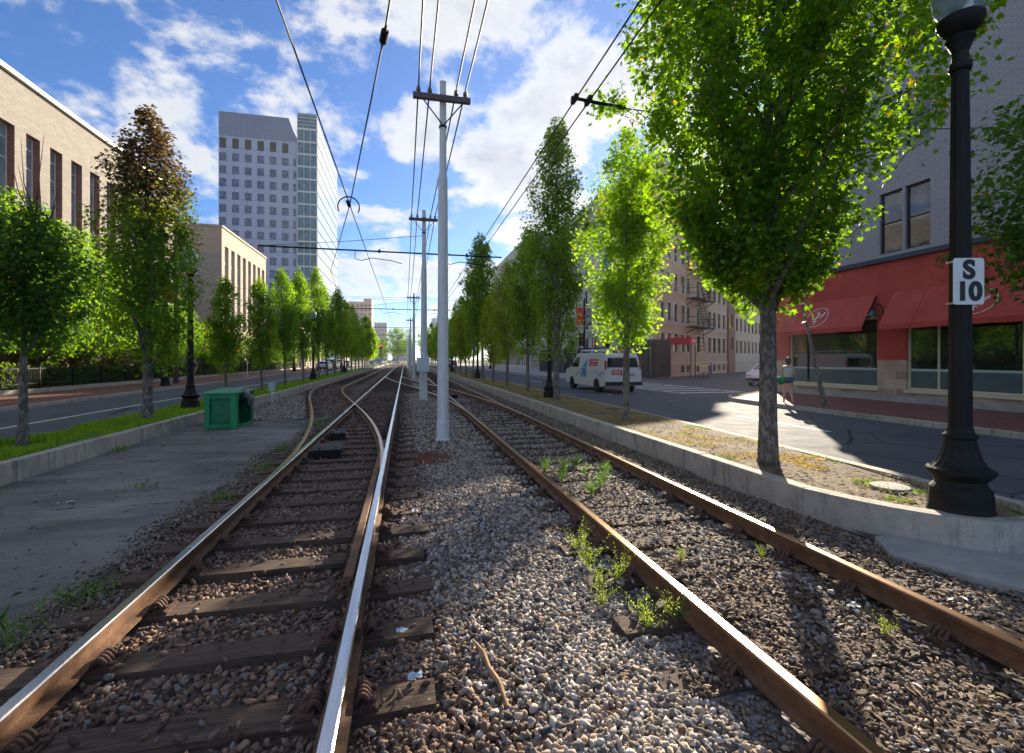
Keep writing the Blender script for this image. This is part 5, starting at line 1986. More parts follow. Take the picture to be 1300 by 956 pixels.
for i, (ya, yb, lab) in enumerate([(19.05, 14.72, 'red sloping awning with a white ringed emblem, over the window behind the woman'), (14.05, 8.3, 'wide red sloping awning with a white ringed emblem, behind the near lamp post'), (7.6, 3.0, 'red awning over the third window, beyond the lamp post')]):
    aw = thing('window_awning', lab, 'awning', (RX, (ya + yb) / 2, 2.85), 0, 'red awnings of the restaurant')
    b = MB()
    x0, x1 = RX - 0.005, RX - 0.72
    n = 12
    rows_ = []
    for j in range(n + 1):
        y = ya + (yb - ya) * j / n
        sag = 0.012 * math.sin(j * 2.1)
        rows_.append([(x0, y, 4.22), (x1, y, 2.98 + sag), (x1 + 0.005, y, 2.80 + sag), (x1 + 0.025, y, 2.80 + sag), (x1 + 0.025, y, 2.95 + sag), (x0, y, 4.18)])
    for j in range(n + 1):
        b.v += rows_[j]
    for j in range(n):
        for k in range(5):
            b.f.append((j * 6 + k, j * 6 + k + 1, (j + 1) * 6 + k + 1, (j + 1) * 6 + k))
            b.m.append(0)
    if i == 0:
        pass
    b.build('cloth', M['redwall'], aw, world=True)
    b = MB()
    for y in (ya, (ya + yb) / 2, yb):
        b.tube([(x0, y, 4.17), (x1 + .05, y, 2.96), (x0, y, 2.96)], 0.014, 6)
    b.tube([(x1 + .05, ya, 2.96), (x1 + .05, yb, 2.96)], 0.014, 6)
    b.build('frame', M['iron'], aw, world=True)
    ns_ = max(2, round(abs(yb - ya) / 1.1))
    for k in range(1, ns_):
        b = MB()
        y = ya + (yb - ya) * k / ns_
        b.tube([(x0 - 0.004, y, 4.218), (x1 - 0.002, y, 2.985), (x1 + 0.002, y, 2.81)], 0.007, 5)
        b.build('seam', M['redwall'], aw, world=True)
    if i < 2:
        T = Vector((x0 - x1, 0, 4.22 - 2.98)).normalized()
        yc = 17.0 if i == 0 else 11.15
        f = 0.42
        nrm = Vector((-T.z, 0, T.x))
        pc = Vector((x1 + (x0 - x1) * f, yc, 2.98 + (4.22 - 2.98) * f)) + nrm * 0.02
        logo(aw, pc.x, pc.y, pc.z, (0, 1, 0), T, 0.47)
# gooseneck lamp between the awnings
gl_ = thing('wall_lamp', 'gooseneck wall lamp with a green blue shade between the two awnings', 'lamp', (RX, 14.35, 2.95))
b = MB()
b.tube([(RX - 0.02, 14.2, 2.95), (RX - 0.25, 14.2, 2.95), (RX - 0.3, 14.22, 3.2), (RX - 0.28, 14.25, 3.62), (RX - 0.36, 14.3, 3.78), (RX - 0.50, 14.36, 3.78), (RX - 0.58, 14.4, 3.66), (RX - 0.58, 14.4, 3.52)], 0.022, 8)
b.build('bracket', M['iron'], gl_, world=True)
b = MB()
b.lathe([(0.03, 0.18), (0.06, 0.16), (0.07, 0.06), (0.20, 0.0), (0.21, -0.03), (0.17, -0.03)], 18, (RX - 0.58, 14.4, 3.38))
b.build('lamp_shade', paint('teal_enamel', (0.03, 0.12, 0.14), 0.3), gl_, world=True, smooth=True)
b = MB()
b.lathe([(0.0, -0.10), (0.03, -0.09), (0.05, -0.05), (0.03, 0.0)], 10, (RX - 0.58, 14.4, 3.36))
b.build('bulb', M['white'], gl_, world=True, smooth=True)


# ------------------------------------------------------------------ street lamps
def lamp_parts():
    b = MB()
    b.lathe([(0.33, -0.05), (0.33, 0.05), (0.315, 0.10), (0.31, 0.20), (0.30, 0.25), (0.255, 0.29), (0.25, 0.33), (0.30, 0.37), (0.335, 0.40), (0.335, 0.425), (0.30, 0.44)], 28, flute=0.0)
    b.lathe([(0.29, 0.44), (0.25, 0.47), (0.205, 0.53), (0.17, 0.62), (0.15, 0.70)], 32, flute=0.05)
    b.lathe([(0.155, 0.70), (0.175, 0.715), (0.175, 0.735), (0.135, 0.76), (0.125, 0.80)], 28)
    base = b.mesh('base', M['iron'], smooth=False)
    b = MB()
    b.lathe([(0.118, 0.80), (0.108, 2.0), (0.096, 3.3), (0.085, 4.05)], 24, flute=0.06)
    b.lathe([(0.10, 4.05), (0.115, 4.07), (0.115, 4.11), (0.09, 4.14), (0.08, 4.22), (0.12, 4.30), (0.15, 4.34), (0.13, 4.37)], 24)
    shaft = b.mesh('shaft', M['iron'])
    b = MB()
    b.lathe([(0.12, 4.37), (0.20, 4.44), (0.235, 4.50), (0.235, 4.53), (0.19, 4.54)], 28)
    cap = b.mesh('globe_collar', M['iron'], smooth=True)
    b = MB()
    b.lathe([(0.18, 4.54), (0.25, 4.63), (0.285, 4.75), (0.28, 4.88), (0.235, 5.02), (0.16, 5.14), (0.08, 5.22), (0.02, 5.26)], 28)
    globe = b.mesh('globe', GLOBE, smooth=True)
    b = MB()
    b.lathe([(0.12, 5.18), (0.13, 5.2), (0.07, 5.27), (0.03, 5.31), (0.035, 5.36), (0.0, 5.44)], 16)
    fin = b.mesh('finial', M['iron'], smooth=True)
    return [base, shaft, cap, globe, fin]


GLOBE, t_, p_, co_ = base_mat('lamp_globe_glass')
p_.inputs['Base Color'].default_value = (0.42, 0.52, 0.55, 1)
p_.inputs['Roughness'].default_value = 0.12
p_.inputs['Transmission Weight'].default_value = 0.55
p_.inputs['IOR'].default_value = 1.15
LP = lamp_parts()


def lamp(label, x, y, z, h=1.0, group='old fashioned street lamps'):
    r_ = thing('street_lamp', label, 'street lamp', (x, y, z), random.uniform(0, 1), group)
    r_.scale = (0.75, 0.75, h)
    for me_ in LP:
        place(me_, me_.name.split('.')[0], r_, (0, 0, 0))
    return r_


l0 = lamp('nearest black street lamp, on the rounded kerb nose, carrying the white plate', 5.12, 3.42, 0.24, 1.035)
lamp('black street lamp on the grass verge behind the green box', -6.25, 15.9, 0.25, 0.92)
lamp('black street lamp beside the tall dark maple with the painted trunk', 5.45, 17.5, 0.22, 0.95)
lamp('black lamp on the left brick sidewalk, before the railing', -14.0, 32.2, 0.13, 1.0)
lamp('second black lamp along the left grass verge', -6.3, 35.6, 0.24, 0.95)
lamp('third black lamp along the left grass verge', -6.3, 53, 0.24, 0.95)
lamp('lamp on the left sidewalk farther along, before the pale low wing', -14.0, 66, 0.13, 1.0)
lamp('second black lamp along the dry right verge', 5.45, 36, 0.22, 0.95)
lamp('farthest black lamp along the dry right verge', 5.45, 56, 0.22, 0.95)
lamp('black lamp on the far right sidewalk by the columned ground floor', 13.6, 76, 0.13, 1.0)


# the plate S 10
def text_obj(body, size, parent, loc, rot, mat, name='lettering', ext=0.002, bold=0.0, align='CENTER'):
    cu = bpy.data.curves.new(name, 'FONT')
    cu.body = body
    cu.size = size
    cu.align_x = align
    cu.align_y = 'CENTER'
    cu.extrude = ext
    cu.offset = bold
    cu.materials.append(mat)
    dg = None
    tmp = bpy.data.objects.new(name, cu)
    COL.objects.link(tmp)
    bpy.context.view_layer.update()
    me_ = bpy.data.meshes.new_from_object(tmp.evaluated_get(bpy.context.evaluated_depsgraph_get()))
    bpy.data.objects.remove(tmp)
    me_.materials.clear()
    me_.materials.append(mat)
    o = bpy.data.objects.new(name, me_)
    o.location = loc
    o.rotation_euler = rot
    return link(o, parent)


pl = thing('track_sign', 'white plate lettered S 10 strapped to the nearest lamp post', 'sign', (5.08, 3.325, 2.22))
pl.rotation_euler = (0, 0, -R(14))
b = MB()
pw, ph, rc = 0.14, 0.43, 0.025
pts = []
for (cx, cz, a0) in ((pw - rc, rc, -90), (pw - rc, ph - rc, 0), (-pw + rc, ph - rc, 90), (-pw + rc, rc, 180)):
    for k in range(5):
        a = R(a0 + 90 * k / 4)
        pts.append((cx + rc * math.cos(a), cz + rc * math.sin(a)))
n = len(pts)
b.add([(x, 0, z) for x, z in pts] + [(x, 0.004, z) for x, z in pts], [tuple(range(n))[::-1], tuple(range(n, 2 * n))] + [(i, (i + 1) % n, n + (i + 1) % n, n + i) for i in range(n)])
b.build('plate', M['white'], pl)
text_obj('S', 0.235, pl, (0.0, -0.004, 0.315), (R(90), 0, 0), M['black'], bold=0.010)
text_obj('10', 0.235, pl, (0.0, -0.004, 0.115), (R(90), 0, 0), M['black'], bold=0.010)
b = MB()
for z in (0.02, 0.41):
    b.lathe([(0.088, z - 0.008), (0.088, z + 0.008)], 20, (0, 0.10, 0))
    b.lathe([(0.008, 0), (0.008, 0.004)], 8, (0, 0, 0)) if False else None
b.build('strap', M['chrome'], pl)

# ------------------------------------------------------------------ trolley poles and wires
PX = 0.78
INS = [-0.51, -0.28, 0.26, 0.45]


def pole(label, y, h, r0=0.135, step=5.5, arm=True, zarm=None):
    p = thing('trolley_pole', label, 'utility pole', (PX, y, -0.02), 0, 'white poles between the tracks')
    b = MB()
    b.lathe([(r0 * 1.34, -0.1), (r0 * 1.34, 0.05), (r0 * 1.12, 0.08), (r0 * 1.10, 0.42), (r0, 0.44), (r0 * 0.80, step - 0.25), (r0 * 0.78, step - 0.02), (r0 * 0.62, step + 0.10), (r0 * 0.55, h - 0.03), (r0 * 0.60, h - 0.03), (r0 * 0.60, h)], 24)
    b.build('shaft', M['galv'], p, smooth=False)
    for s in ((1, 0),):
        b = MB()
        b.box(-0.62, 0.56, -0.19, -0.10, h - 0.475, h - 0.36)
        b.build('crossarm', M['crossarm'], p, bevel=0.006)
    b = MB()
    for q in (-0.40, 0.38):
        b.tube([(q, -0.15, h - 0.50), (0, -0.08, h - 0.95)], 0.013, 6)
    b.build('brace', M['iron'], p)
    for zz_c in (h - 0.33, h - 0.95):
        b = MB()
        b.lathe([(r0 * .70, zz_c - 0.02), (r0 * .70, zz_c + 0.02)], 16)
        b.build('clamp_band', M['iron'], p)
    for q in INS:
        b = MB()
        b.lathe([(0.015, 0), (0.02, 0.03), (0.045, 0.035), (0.05, 0.07), (0.035, 0.085), (0.045, 0.1), (0.03, 0.13), (0.0, 0.14)], 12, (q, -0.15, h - 0.36))
        b.build('insulator', M['insul'], p, smooth=True)
    if arm:
        b = MB()
        z = 6.15
        b.tube([(-6.35, 0, z), (3.3, 0, z)], 0.032, 8)
        b.tube([(-6.3, 0, z), (-3.0, 0.0, z + 0.36), (0, 0, z + 0.75)], 0.010, 6)
        b.build('bracket_arm', M['iron'], p)
        for q in (-1.8, 1.8):
            b = MB()
            b.tube([(q - 0.95, 0, z - 0.02), (q - 0.95, 0, z - 0.34), (q - 0.7, 0, z - 0.40), (q - 0.3, 0, z - 0.28), (q + 0.5, 0, z - 0.36), (q + 0.9, 0, z - 0.46)], 0.016, 6)
            b.lathe([(0.04, z - 0.06), (0.05, z - 0.03), (0.05, z + 0.05), (0.02, z + 0.10)], 10, (q, 0, 0))
            b.build('pull_off', M['iron'], p)
    return p


PYS = [10.0, 20.1, 43, 68, 92, 118, 146, 176]
plab = ['nearest tall white pole with a timber crossarm, no span arm', 'second white pole, with a grey cabinet strapped on it and a long span arm',
        'third white pole, just right of the polished track', 'fourth white pole, first of the small ones beyond the third', 'fifth white pole from the camera in the shrinking row', 'sixth white pole, past the end of the siding',
        'seventh white pole, barely thicker than the wires', 'farthest white pole at the end of the row']
for i, (yy, lab) in enumerate(zip(PYS, plab)):
    hh = [7.55, 7.95, 7.6, 7.6, 7.6, 7.6, 7.6, 7.6][i]
    pole(lab, yy, hh, 0.122 if i < 1 else 0.14, 5.55, arm=(i > 0))
# cabinet on the second pole
cb_ = thing('pole_cabinet', 'grey metal cabinet strapped to the second white pole', 'cabinet', (PX - 0.05, 19.85, 1.2))
b = MB()
b.box(-0.25, 0.25, -0.25, 0.0, 0.0, 0.58)
b.build('case', M['galv'], cb_, bevel=0.01)
b = MB()
b.box(-0.22, 0.22, -0.262, -0.252, 0.03, 0.55)
b.box(0.14, 0.17, -0.285, -0.262, 0.25, 0.32)
b.build('door', M['galv'], cb_)
b = MB()
for q in (-0.12, 0.12):
    b.tube([(q, -0.1, 0), (q, -0.1, -1.2)], 0.035, 8)
b.build('conduit', M['galv'], cb_)


def wire(name, label, pts, r_=0.012, group=None):
    b = MB()
    b.tube(pts, r_, 6)
    o = b.build(name, M['wire'])
    return tag(o, label, 'wire', group)


wl2 = ['feeder wire on the outermost insulators, left of the poles', 'feeder wire on the inner insulators, left of the poles', 'feeder wire on the inner insulators, right of the poles', 'feeder wire on the outermost insulators, right of the poles']
hs = [7.55 - 0.25, 7.95 - 0.25] + [7.6 - 0.25] * 6
for q, lab in zip(INS, wl2):
    pts = []
    ext = [(-12.0, 7.4)] + list(zip(PYS, hs)) + [(230, 7.4)]
    for i in range(len(ext) - 1):
        (ya, za), (yb, zb) = ext[i], ext[i + 1]
        sag = 0.0011 * (yb - ya) ** 2 * 0.6
        for k in range(10):
            f = k / 10
            pts.append((PX + q, ya + (yb - ya) * f - 0.15, za + (zb - za) * f - 4 * sag * f * (1 - f)))
    wire('feeder_wire', lab, pts, 0.016, 'feeder wires on the white poles')
for x, lab in ((-1.36, 'contact wire over the polished track, running straight to the horizon'), (2.50, 'left contact wire of the pair over the brown track'), (2.72, 'right contact wire of the pair over the brown track')):
    pts = [(x, y, 5.62 + (0.0 if k % 2 else 0.0)) for k, y in enumerate([-10, 0, 6.0, 10, 20, 43, 68, 92, 118, 146, 176, 230])]
    wire('contact_wire', lab, pts, 0.012)
# crossing wire that swings from overhead across to the siding
pts = [(1.2, -3, 5.7), (-0.12, 5.1, 5.68), (-0.25, 6.0, 5.67), (-1.36, 12.6, 5.64), (-2.4, 18, 5.60), (-3.2, 22.1, 5.6), (-4.0, 32, 5.6), (-4.1, 60, 5.6)]
wire('contact_wire', 'contact wire swinging across to the siding, with a strain insulator on it', pts, 0.012)
si = thing('strain_insulator', 'black strain insulator spliced in the crossing wire high overhead', 'insulator', (-0.25, 6.0, 5.67), 0.163)
b = MB()
for k in range(4):
    b.lathe([(0.015, -0.02), (0.04, -0.005), (0.04, 0.005), (0.015, 0.02)], 10, (0, 0, 0))
o_ = b
b = MB()
b.tube([(0, -0.22, 0), (0, -0.12, 0), (0, -0.11, 0), (0, 0.11, 0), (0, 0.12, 0), (0, 0.22, 0)], [0.014, 0.02, 0.036, 0.036, 0.02, 0.014], 10)
b.build('body', M['iron'], si)
b = MB()
for k in range(5):
    b.tube([(0, -0.10 + k * 0.045, 0), (0, -0.085 + k * 0.045, 0)], 0.048, 10)
b.build('shed', M['iron'], si)
# ring hanger where the wires cross
rg = thing('wire_frog', 'curved black hanger ring where the two contact wires cross', 'wire fitting', (-1.38, 12.5, 5.62))
b = MB()
b.tube([(0.26 * math.cos(a), 0.0, 0.26 * math.sin(a) - 0.08) for a in [R(-30 + 240 * k / 16) for k in range(17)]], 0.017, 6)
b.build('loop', M['iron'], rg)
b = MB()
b.box(-0.04, 0.04, -0.2, 0.2, -0.02, 0.03)
b.build('clamp', M['iron'], rg)
# span cable from the restaurant wall to the brown track's wires
b = MB()
b.tube([(17.78, 9.0, 8.0), (12, 8.4, 7.0), (6.8, 7.6, 6.10), (3.4, 6.9, 5.68)], 0.010, 6)
tag(b.build('span_cable', M['wire']), 'thin span cable with small insulators from the grey brick wall to the overhead wires', 'cable')
ir = thing('span_insulator', 'dark rod insulator holding the pair of wires above the brown track, beside the big maple', 'insulator', (2.5, 6.75, 5.66))
b = MB()
b.tube([(-0.05, 0, 0), (0.35, 0.05, 0.0), (0.9, 0.15, 0.03)], 0.026, 8)
b.build('rod', M['iron'], ir)
b = MB()
for q in (0.0, 0.22):
    b.box(q - 0.03, q + 0.03, -0.10, 0.10, -0.05, 0.02)
b.build('clamp', M['iron'], ir)
for k, (x, y, z) in enumerate([(11.2, 8.3, 6.86), (12.3, 8.43, 7.05)]):
    pass
# light overhead guy wires crossing far away
for (a, c, lab) in (((-13.8, 33, 6.6), (0.78, 43, 7.0), 'thin guy wire from the third pole to the left'), ((-15.3, 52, 9.0), (0.78, 43, 7.2), 'higher thin guy wire leaving the third pole to the left'), ((0.78, 43, 7.2), (13.6, 52, 8.6), 'thin guy wire from the third pole to the right')):
    m_ = [(a[0] + (c[0] - a[0]) * f, a[1] + (c[1] - a[1]) * f, a[2] + (c[2] - a[2]) * f - 1.2 * f * (1 - f)) for f in [k / 12 for k in range(13)]]
    wire('guy_wire', lab, m_, 0.010)


# cobra head street light over right road
def cobra(label, x, y, h, reach, group='tall arm lights'):
    r_ = thing('arm_light', label, 'street light', (x, y, 0.1), 0, group)
    b = MB()
    b.lathe([(0.13, 0), (0.12, 1), (0.08, h)], 12)
    b.build('pole', M['galv'], r_)
    b = MB()
    b.tube([(0, 0, h - 0.1), (reach * 0.4, 0, h + 0.35), (reach, 0, h + 0.25)], 0.035, 8)
    b.build('arm', M['galv'], r_)
    b = MB()
    sx = 1 if reach > 0 else -1
    b.box(min(reach, reach + sx * 0.6), max(reach, reach + sx * 0.6), -0.12, 0.12, h + 0.15, h + 0.3)
    b.build('lamp_head', M['galv'], r_, bevel=0.05)


cobra('grey arm light reaching out over the far right road', 13.7, 52, 8.6, -4.5)
cobra('grey arm light on the left sidewalk beyond the low wing', -13.6, 110, 8.6, 3.5)

# banner pole with traffic signal and street name sign
bp = thing('banner_pole', 'dark pole on the far corner carrying two banners', 'pole', (14.9, 37.9, 0.13))
b = MB()
b.lathe([(0.16, 0), (0.14, 0.5), (0.09, 0.55), (0.075, 6.6), (0.04, 6.8)], 14)
b.build('shaft', M['iron'], bp)
b = MB()
for z in (4.55, 6.15):
    b.tube([(-0.75, -0.05, z), (0.72, 0.1, z)], 0.018, 6)
b.build('banner_arm', M['iron'], bp)
bn = thing('red_banner', 'orange red cloth banner hanging left of the dark pole', 'banner', (14.9, 37.9, 4.6))
b = MB()
n = 8
for s_, e_, m_ in ((-0.72, -0.1, 0),):
    vv = []
    for j in range(n + 1):
        z = 1.5 * j / n
        for x in (s_, e_):
            vv.append((x, -0.03 + 0.03 * math.sin(j * 1.2 + x), z))
    b.add(vv, [(j * 2, j * 2 + 1, j * 2 + 3, j * 2 + 2) for j in range(n)])
b.build('cloth', paint('banner_red', (0.75, 0.08, 0.02), 0.7), bn)
b = MB()
for z, w_ in ((0.95, 0.3), (0.82, 0.36), (0.35, 0.26)):
    b.box(-0.6, -0.6 + w_, -0.075, -0.068, z, z + 0.05)
b.build('banner_print', M['white'], bn)
bn2 = thing('grey_banner', 'grey mottled cloth banner hanging right of the dark pole', 'banner', (14.9, 37.9, 4.6))
b = MB()
vv = []
for j in range(n + 1):
    z = 1.5 * j / n
    for x in (0.1, 0.72):
        vv.append((x, 0.06 + 0.03 * math.sin(j * 1.4 + x), z))
b.add(vv, [(j * 2, j * 2 + 1, j * 2 + 3, j * 2 + 2) for j in range(n)])
b.build('cloth', simple('banner_grey', (0.45, 0.47, 0.48), (0.06, 0.06, 0.065), 3.2, 0.8), bn2)
sg = thing('street_name_sign', 'green street name sign on a post beside the dark fabric fence', 'sign', (15.6, 37.7, 0.13))
b = MB()
b.lathe([(0.04, 0), (0.035, 3.8)], 10)
b.build('post', M['iron'], sg)
b = MB()
b.box(-0.5, 0.55, -0.05, -0.042, 3.4, 3.68)
b.build('blade', paint('sign_green', (0.01, 0.30, 0.16), 0.4), sg)
b = MB()
for k in range(7):
    b.box(-0.4 + k * 0.12, -0.33 + k * 0.12, -0.054, -0.051, 3.49, 3.59)
b.build('lettering', M['white'], sg)


def signal(label, x, y, z, arm=None, lit=True, rz=0.0):
    r_ = thing('traffic_signal', label, 'traffic signal', (x, y, 0.1), rz, 'traffic signals')
    b = MB()
    b.lathe([(0.1, 0), (0.07, 0.5), (0.06, z + 0.6)], 10)
    if arm:
        b.tube([(0, 0, z + 0.55), (arm, 0, z + 0.55)], 0.05, 8)
    b.build('post', M['iron'], r_)
    b = MB()
    ax = arm or 0
    b.box(ax - 0.18, ax + 0.18, -0.32, -0.08, z - 0.5, z + 0.5)
    b.build('head', M['iron'], r_, bevel=0.02)
    for k, c in enumerate(('red', 'orange', 'green')):
        b = MB()
        b.lathe([(0.0, 0), (0.11, 0.0), (0.11, 0.02)], 12, (0, 0, 0))
        m_ = SIG[c if lit or c != 'red' else 'orange']
        me_ = b.mesh('lens', m_)
        o = place(me_, 'lens', r_, (ax, -0.325, z + 0.32 - k * 0.32))
        o.rotation_euler = (R(90), 0, 0)


SIG = {}
for nm, c, e in (('red', (0.9, 0.02, 0.02), 6), ('orange', (0.12, 0.06, 0.01), 0), ('green', (0.01, 0.08, 0.04), 0)):
    m, t, p, co = base_mat('signal_' + nm)
    p.inputs['Base Color'].default_value = c4(c)
    if e:
        p.inputs['Emission Color'].default_value = c4(c)
        p.inputs['Emission Strength'].default_value = e
    SIG[nm] = m
signal('traffic signal showing red over the far left road', -5.6, 118, 4.6, None)
signal('traffic signal showing red right of the white poles, over the road', 6.0, 86, 4.4, None)
signal('traffic signal on the corner beside the banner pole', 14.1, 36.9, 3.2, None, lit=False, rz=R(20))

# ------------------------------------------------------------------ fabric fence, canopy, bench, tape, bollards
ff = thing('construction_fence', 'dark fabric covered construction fence at the apartment corner', 'fence', (21, 40, 0.1))
M['fabric'] = simple('fence_fabric', (0.030, 0.032, 0.036), (0.055, 0.058, 0.062), 2.5, 0.9, 0.8, 6, bdist=0.06)
fp = [(23.4, 38.4), (21.0, 37.6), (20.6, 41), (17.8, 52), (17.8, 62)]
b = MB()
for i in range(len(fp) - 1):
    a, c = Vector((*fp[i], 0)), Vector((*fp[i + 1], 0))
    L_ = (c - a).length
    n = max(3, int(L_ / 0.4))
    d = (c - a).normalized()
    nn = Vector((-d.y, d.x, 0))
    vv = []
    for j in range(n + 1):
        q = a + d * L_ * j / n + nn * 0.06 * math.sin(j * 1.7)
        vv += [(q.x, q.y, 0.12), (q.x + nn.x * .03 * math.sin(j), q.y, 1.8), (q.x, q.y, 3.45 if i < 2 else 2.9)]
    fs = []
    for j in range(n):
        fs += [(j * 3, j * 3 + 3, j * 3 + 4, j * 3 + 1), (j * 3 + 1, j * 3 + 4, j * 3 + 5, j * 3 + 2)]
    b.add(vv, fs)
b.build('fabric', M['fabric'], ff, world=True)
b = MB()
for i in range(len(fp) - 1):
    a, c = Vector((*fp[i], 0)), Vector((*fp[i + 1], 0))
    n = max(1, int((c - a).length / 2.4))
    for j in range(n + 1):
        q = a.lerp(c, j / n)
        b = MB()
        b.tube([(q.x, q.y + .08, 0), (q.x, q.y + .08, 3.5 if i < 2 else 2.95)], 0.035, 6)
        b.build('fence_post', M['galv'], ff, world=True)


def side(q, out, z=0.0):
    p = Vector((AX, AY, 0)) + SU * q + SN * out
    return (p.x, p.y, z)


cn = thing('entrance_canopy', 'bright red cloth canopy on two thin poles at the apartment entrance', 'canopy', side(3.5, 1.4, 0.0))
b = MB()
p = [side(2.9, 0.02), side(4.1, 0.02), side(4.1, 2.3), side(2.9, 2.3)]
pv = [(x, y, z + 3.1) for x, y, z in p] + [(x, y, z + 3.75) for x, y, z in p]
b.add(pv, [(4, 5, 6, 7), (0, 1, 5, 4), (1, 2, 6, 5), (2, 3, 7, 6), (3, 0, 4, 7)])
b.build('cloth', paint('canopy_red', (0.62, 0.02, 0.05), 0.6), cn, world=True)
for q in (2.95, 4.05):
    b = MB()
    b.tube([side(q, 2.25, 0), side(q, 2.25, 3.6)], 0.04, 8)
    b.build('pole', M['iron'], cn, world=True)
b = MB()
for k in range(5):
    a_, c_ = side(3.1 + k * 0.17, 2.315, 3.36), side(3.22 + k * 0.17, 2.315, 3.36)
    b.add([a_, c_, (c_[0], c_[1], 3.5), (a_[0], a_[1], 3.5)], [(0, 1, 2, 3)])
b.build('lettering', M['white'], cn, world=True)
bc = thing('wooden_bench', 'small wooden bench under the red canopy', 'bench', side(2.9, 3.4, 0.004), math.atan2(SU.y, SU.x))
b = MB()
for k in range(3):
    b.box(-0.75, 0.75, -0.22 + k * 0.155, -0.09 + k * 0.155, 0.43, 0.47)
M['brownwood'] = simple('brown_wood', (0.20, 0.10, 0.05), (0.13, 0.07, 0.035), 6, 0.8)
b.build('seat', M['brownwood'], bc)
for sx in (-0.6, 0.6):
    for sy in (-0.17, 0.17):
        b = MB()
        b.box(sx - 0.04, sx + 0.04, sy - 0.04, sy + 0.04, 0, 0.43)
        b.build('leg', M['brownwood'], bc)
bo = thing('bollard', 'blue grey bollard holding the end of the yellow tape', 'bollard', (30.9, 43.2, 0.004), 0, 'bollards of the lot')
b = MB()
b.lathe([(0.16, 0), (0.16, 1.25), (0.12, 1.33), (0.0, 1.36)], 16)
bm_ = b.mesh('tube', simple('bollard_paint', (0.20, 0.25, 0.36), (0.16, 0.2, 0.3), 3, 0.6), smooth=True)
place(bm_, 'tube', bo, (0, 0, 0))
bo2 = thing('bollard', 'blue grey bollard standing behind the white car', 'bollard', (39.5, 46.5, 0.004), 0, 'bollards of the lot')
place(bm_, 'tube', bo2, (0, 0, 0))
p0, p1 = Vector(side(4.1, 2.25, 1.25)), Vector((30.9, 43.1, 1.2))
b = MB()
pts = [p0.lerp(p1, k / 12) - Vector((0, 0, 0.22 * math.sin(PI * k / 12))) for k in range(13)]
for i in range(12):
    a, c = pts[i], pts[i + 1]
    b.add([a, c, c + Vector((0, 0.02, 0.09)), a + Vector((0, 0.02, 0.09))], [(0, 1, 2, 3)])
tag(b.build('caution_tape', paint('tape_yellow', (0.85, 0.70, 0.02), 0.5)), 'yellow caution tape strung from the canopy pole to the bollard', 'tape')

# ------------------------------------------------------------------ left railing, low wall, hedge
fr = thing('iron_railing', 'long black iron railing on a low stone wall along the left sidewalk', 'fence', (-17.15, 10, 0))
b = MB()
for z in (0.55, 1.25):
    b.box(-17.19, -17.15, -5, 125, z, z + 0.05)
b.build('rail', M['iron'], fr, world=True)
b = MB()
y = 6.0
while y < 90:
    b.box(-17.178, -17.162, y, y + 0.016, 0.3, 1.25)
    y += 0.14
b.build('balusters', M['iron'], fr, world=True)['kind'] = 'stuff'
b = MB()
y = -4.0
while y < 120:
    b.box(-17.21, -17.13, y, y + 0.08, 0.25, 1.36)
    y += 2.4
b.build('posts', M['iron'], fr, world=True)['kind'] = 'stuff'
b = MB()
b.box(-17.4, -17.0, -6, 128, -0.05, 0.32)
b.build('low_wall', M['granite'], fr, world=True)


def hedge(label, x0, x1, y0, y1, h, n, hue, name='hedge'):
    C = np.stack([rng.uniform(x0, x1, n), rng.uniform(y0, y1, n), rng.random(n) ** 0.7 * h], 1)
    C[:, 2] *= 0.75 + 0.35 * vnoise(C[:, 1] * 0.9, C[:, 0] * 0.9, 3)
    N = rng.normal(0, 0.7, (n, 3)) + np.array([0.4, 0, 0.7])
    g = rng.random((n, 1))
    col = np.array(hue) + g * np.array([0.06, 0.08, 0.01])
    me = leaves_mesh('leaves', C - np.array([x0, y0, 0]), N, rng.uniform(0.10, 0.2, n), DIAM, col)
    r_ = thing(name, label, 'hedge', (x0, y0, 0.02))
    place(me, 'leaves', r_, (0, 0, 0))
    b = MB()
    for k in range(int((y1 - y0) / 0.6)):
        b.tube([((x1 - x0) / 2, 0.3 + k * 0.6, 0), ((x1 - x0) / 2 + random.uniform(-.2, .2), 0.3 + k * .6 + random.uniform(-.2, .2), h * 0.8)], [0.02, 0.006], 4)
    b.build('stem', M['barkdark'], r_)


hedge('long dark hedge behind the near part of the left railing', -18.4, -17.5, 12, 44, 1.5, 15000, (0.03, 0.06, 0.012))
hedge('clipped hedge behind the railing before the tan brick block', -18.4, -17.5, 46, 82, 1.4, 12000, (0.06, 0.10, 0.014))

# ------------------------------------------------------------------ green timber box on the path
gb = thing('green_box', 'battered green painted wooden box lying open on the asphalt path', 'box', (-4.33, 13.3, 0.012), R(-3))
gm1 = simple('green_box_paint', (0.012, 0.29, 0.105), (0.009, 0.19, 0.07), 5, 0.55, 0.35, 30)
gm2 = simple('green_box_inner', (0.008, 0.18, 0.08), (0.008, 0.12, 0.055), 5, 0.6, 0.3, 30)
W2, D2, H2 = 0.36, 0.58, 0.86
b = MB()
b.box(-W2 + .03, W2 - .03, -D2 + 0.05, -D2 + 0.07, 0.05, H2 - .05)
b.box(-W2 + .03, W2 - .03, D2 - 0.07, D2 - 0.05, 0.05, H2 - .05)
b.box(-W2 + 0.03, -W2 + 0.05, -D2 + .07, D2 - .07, 0.05, H2 - .05)
b.box(-W2 + .05, W2 - .03, -D2 + .07, D2 - .07, 0.04, 0.06)
b.build('panel', gm2, gb)
b = MB()
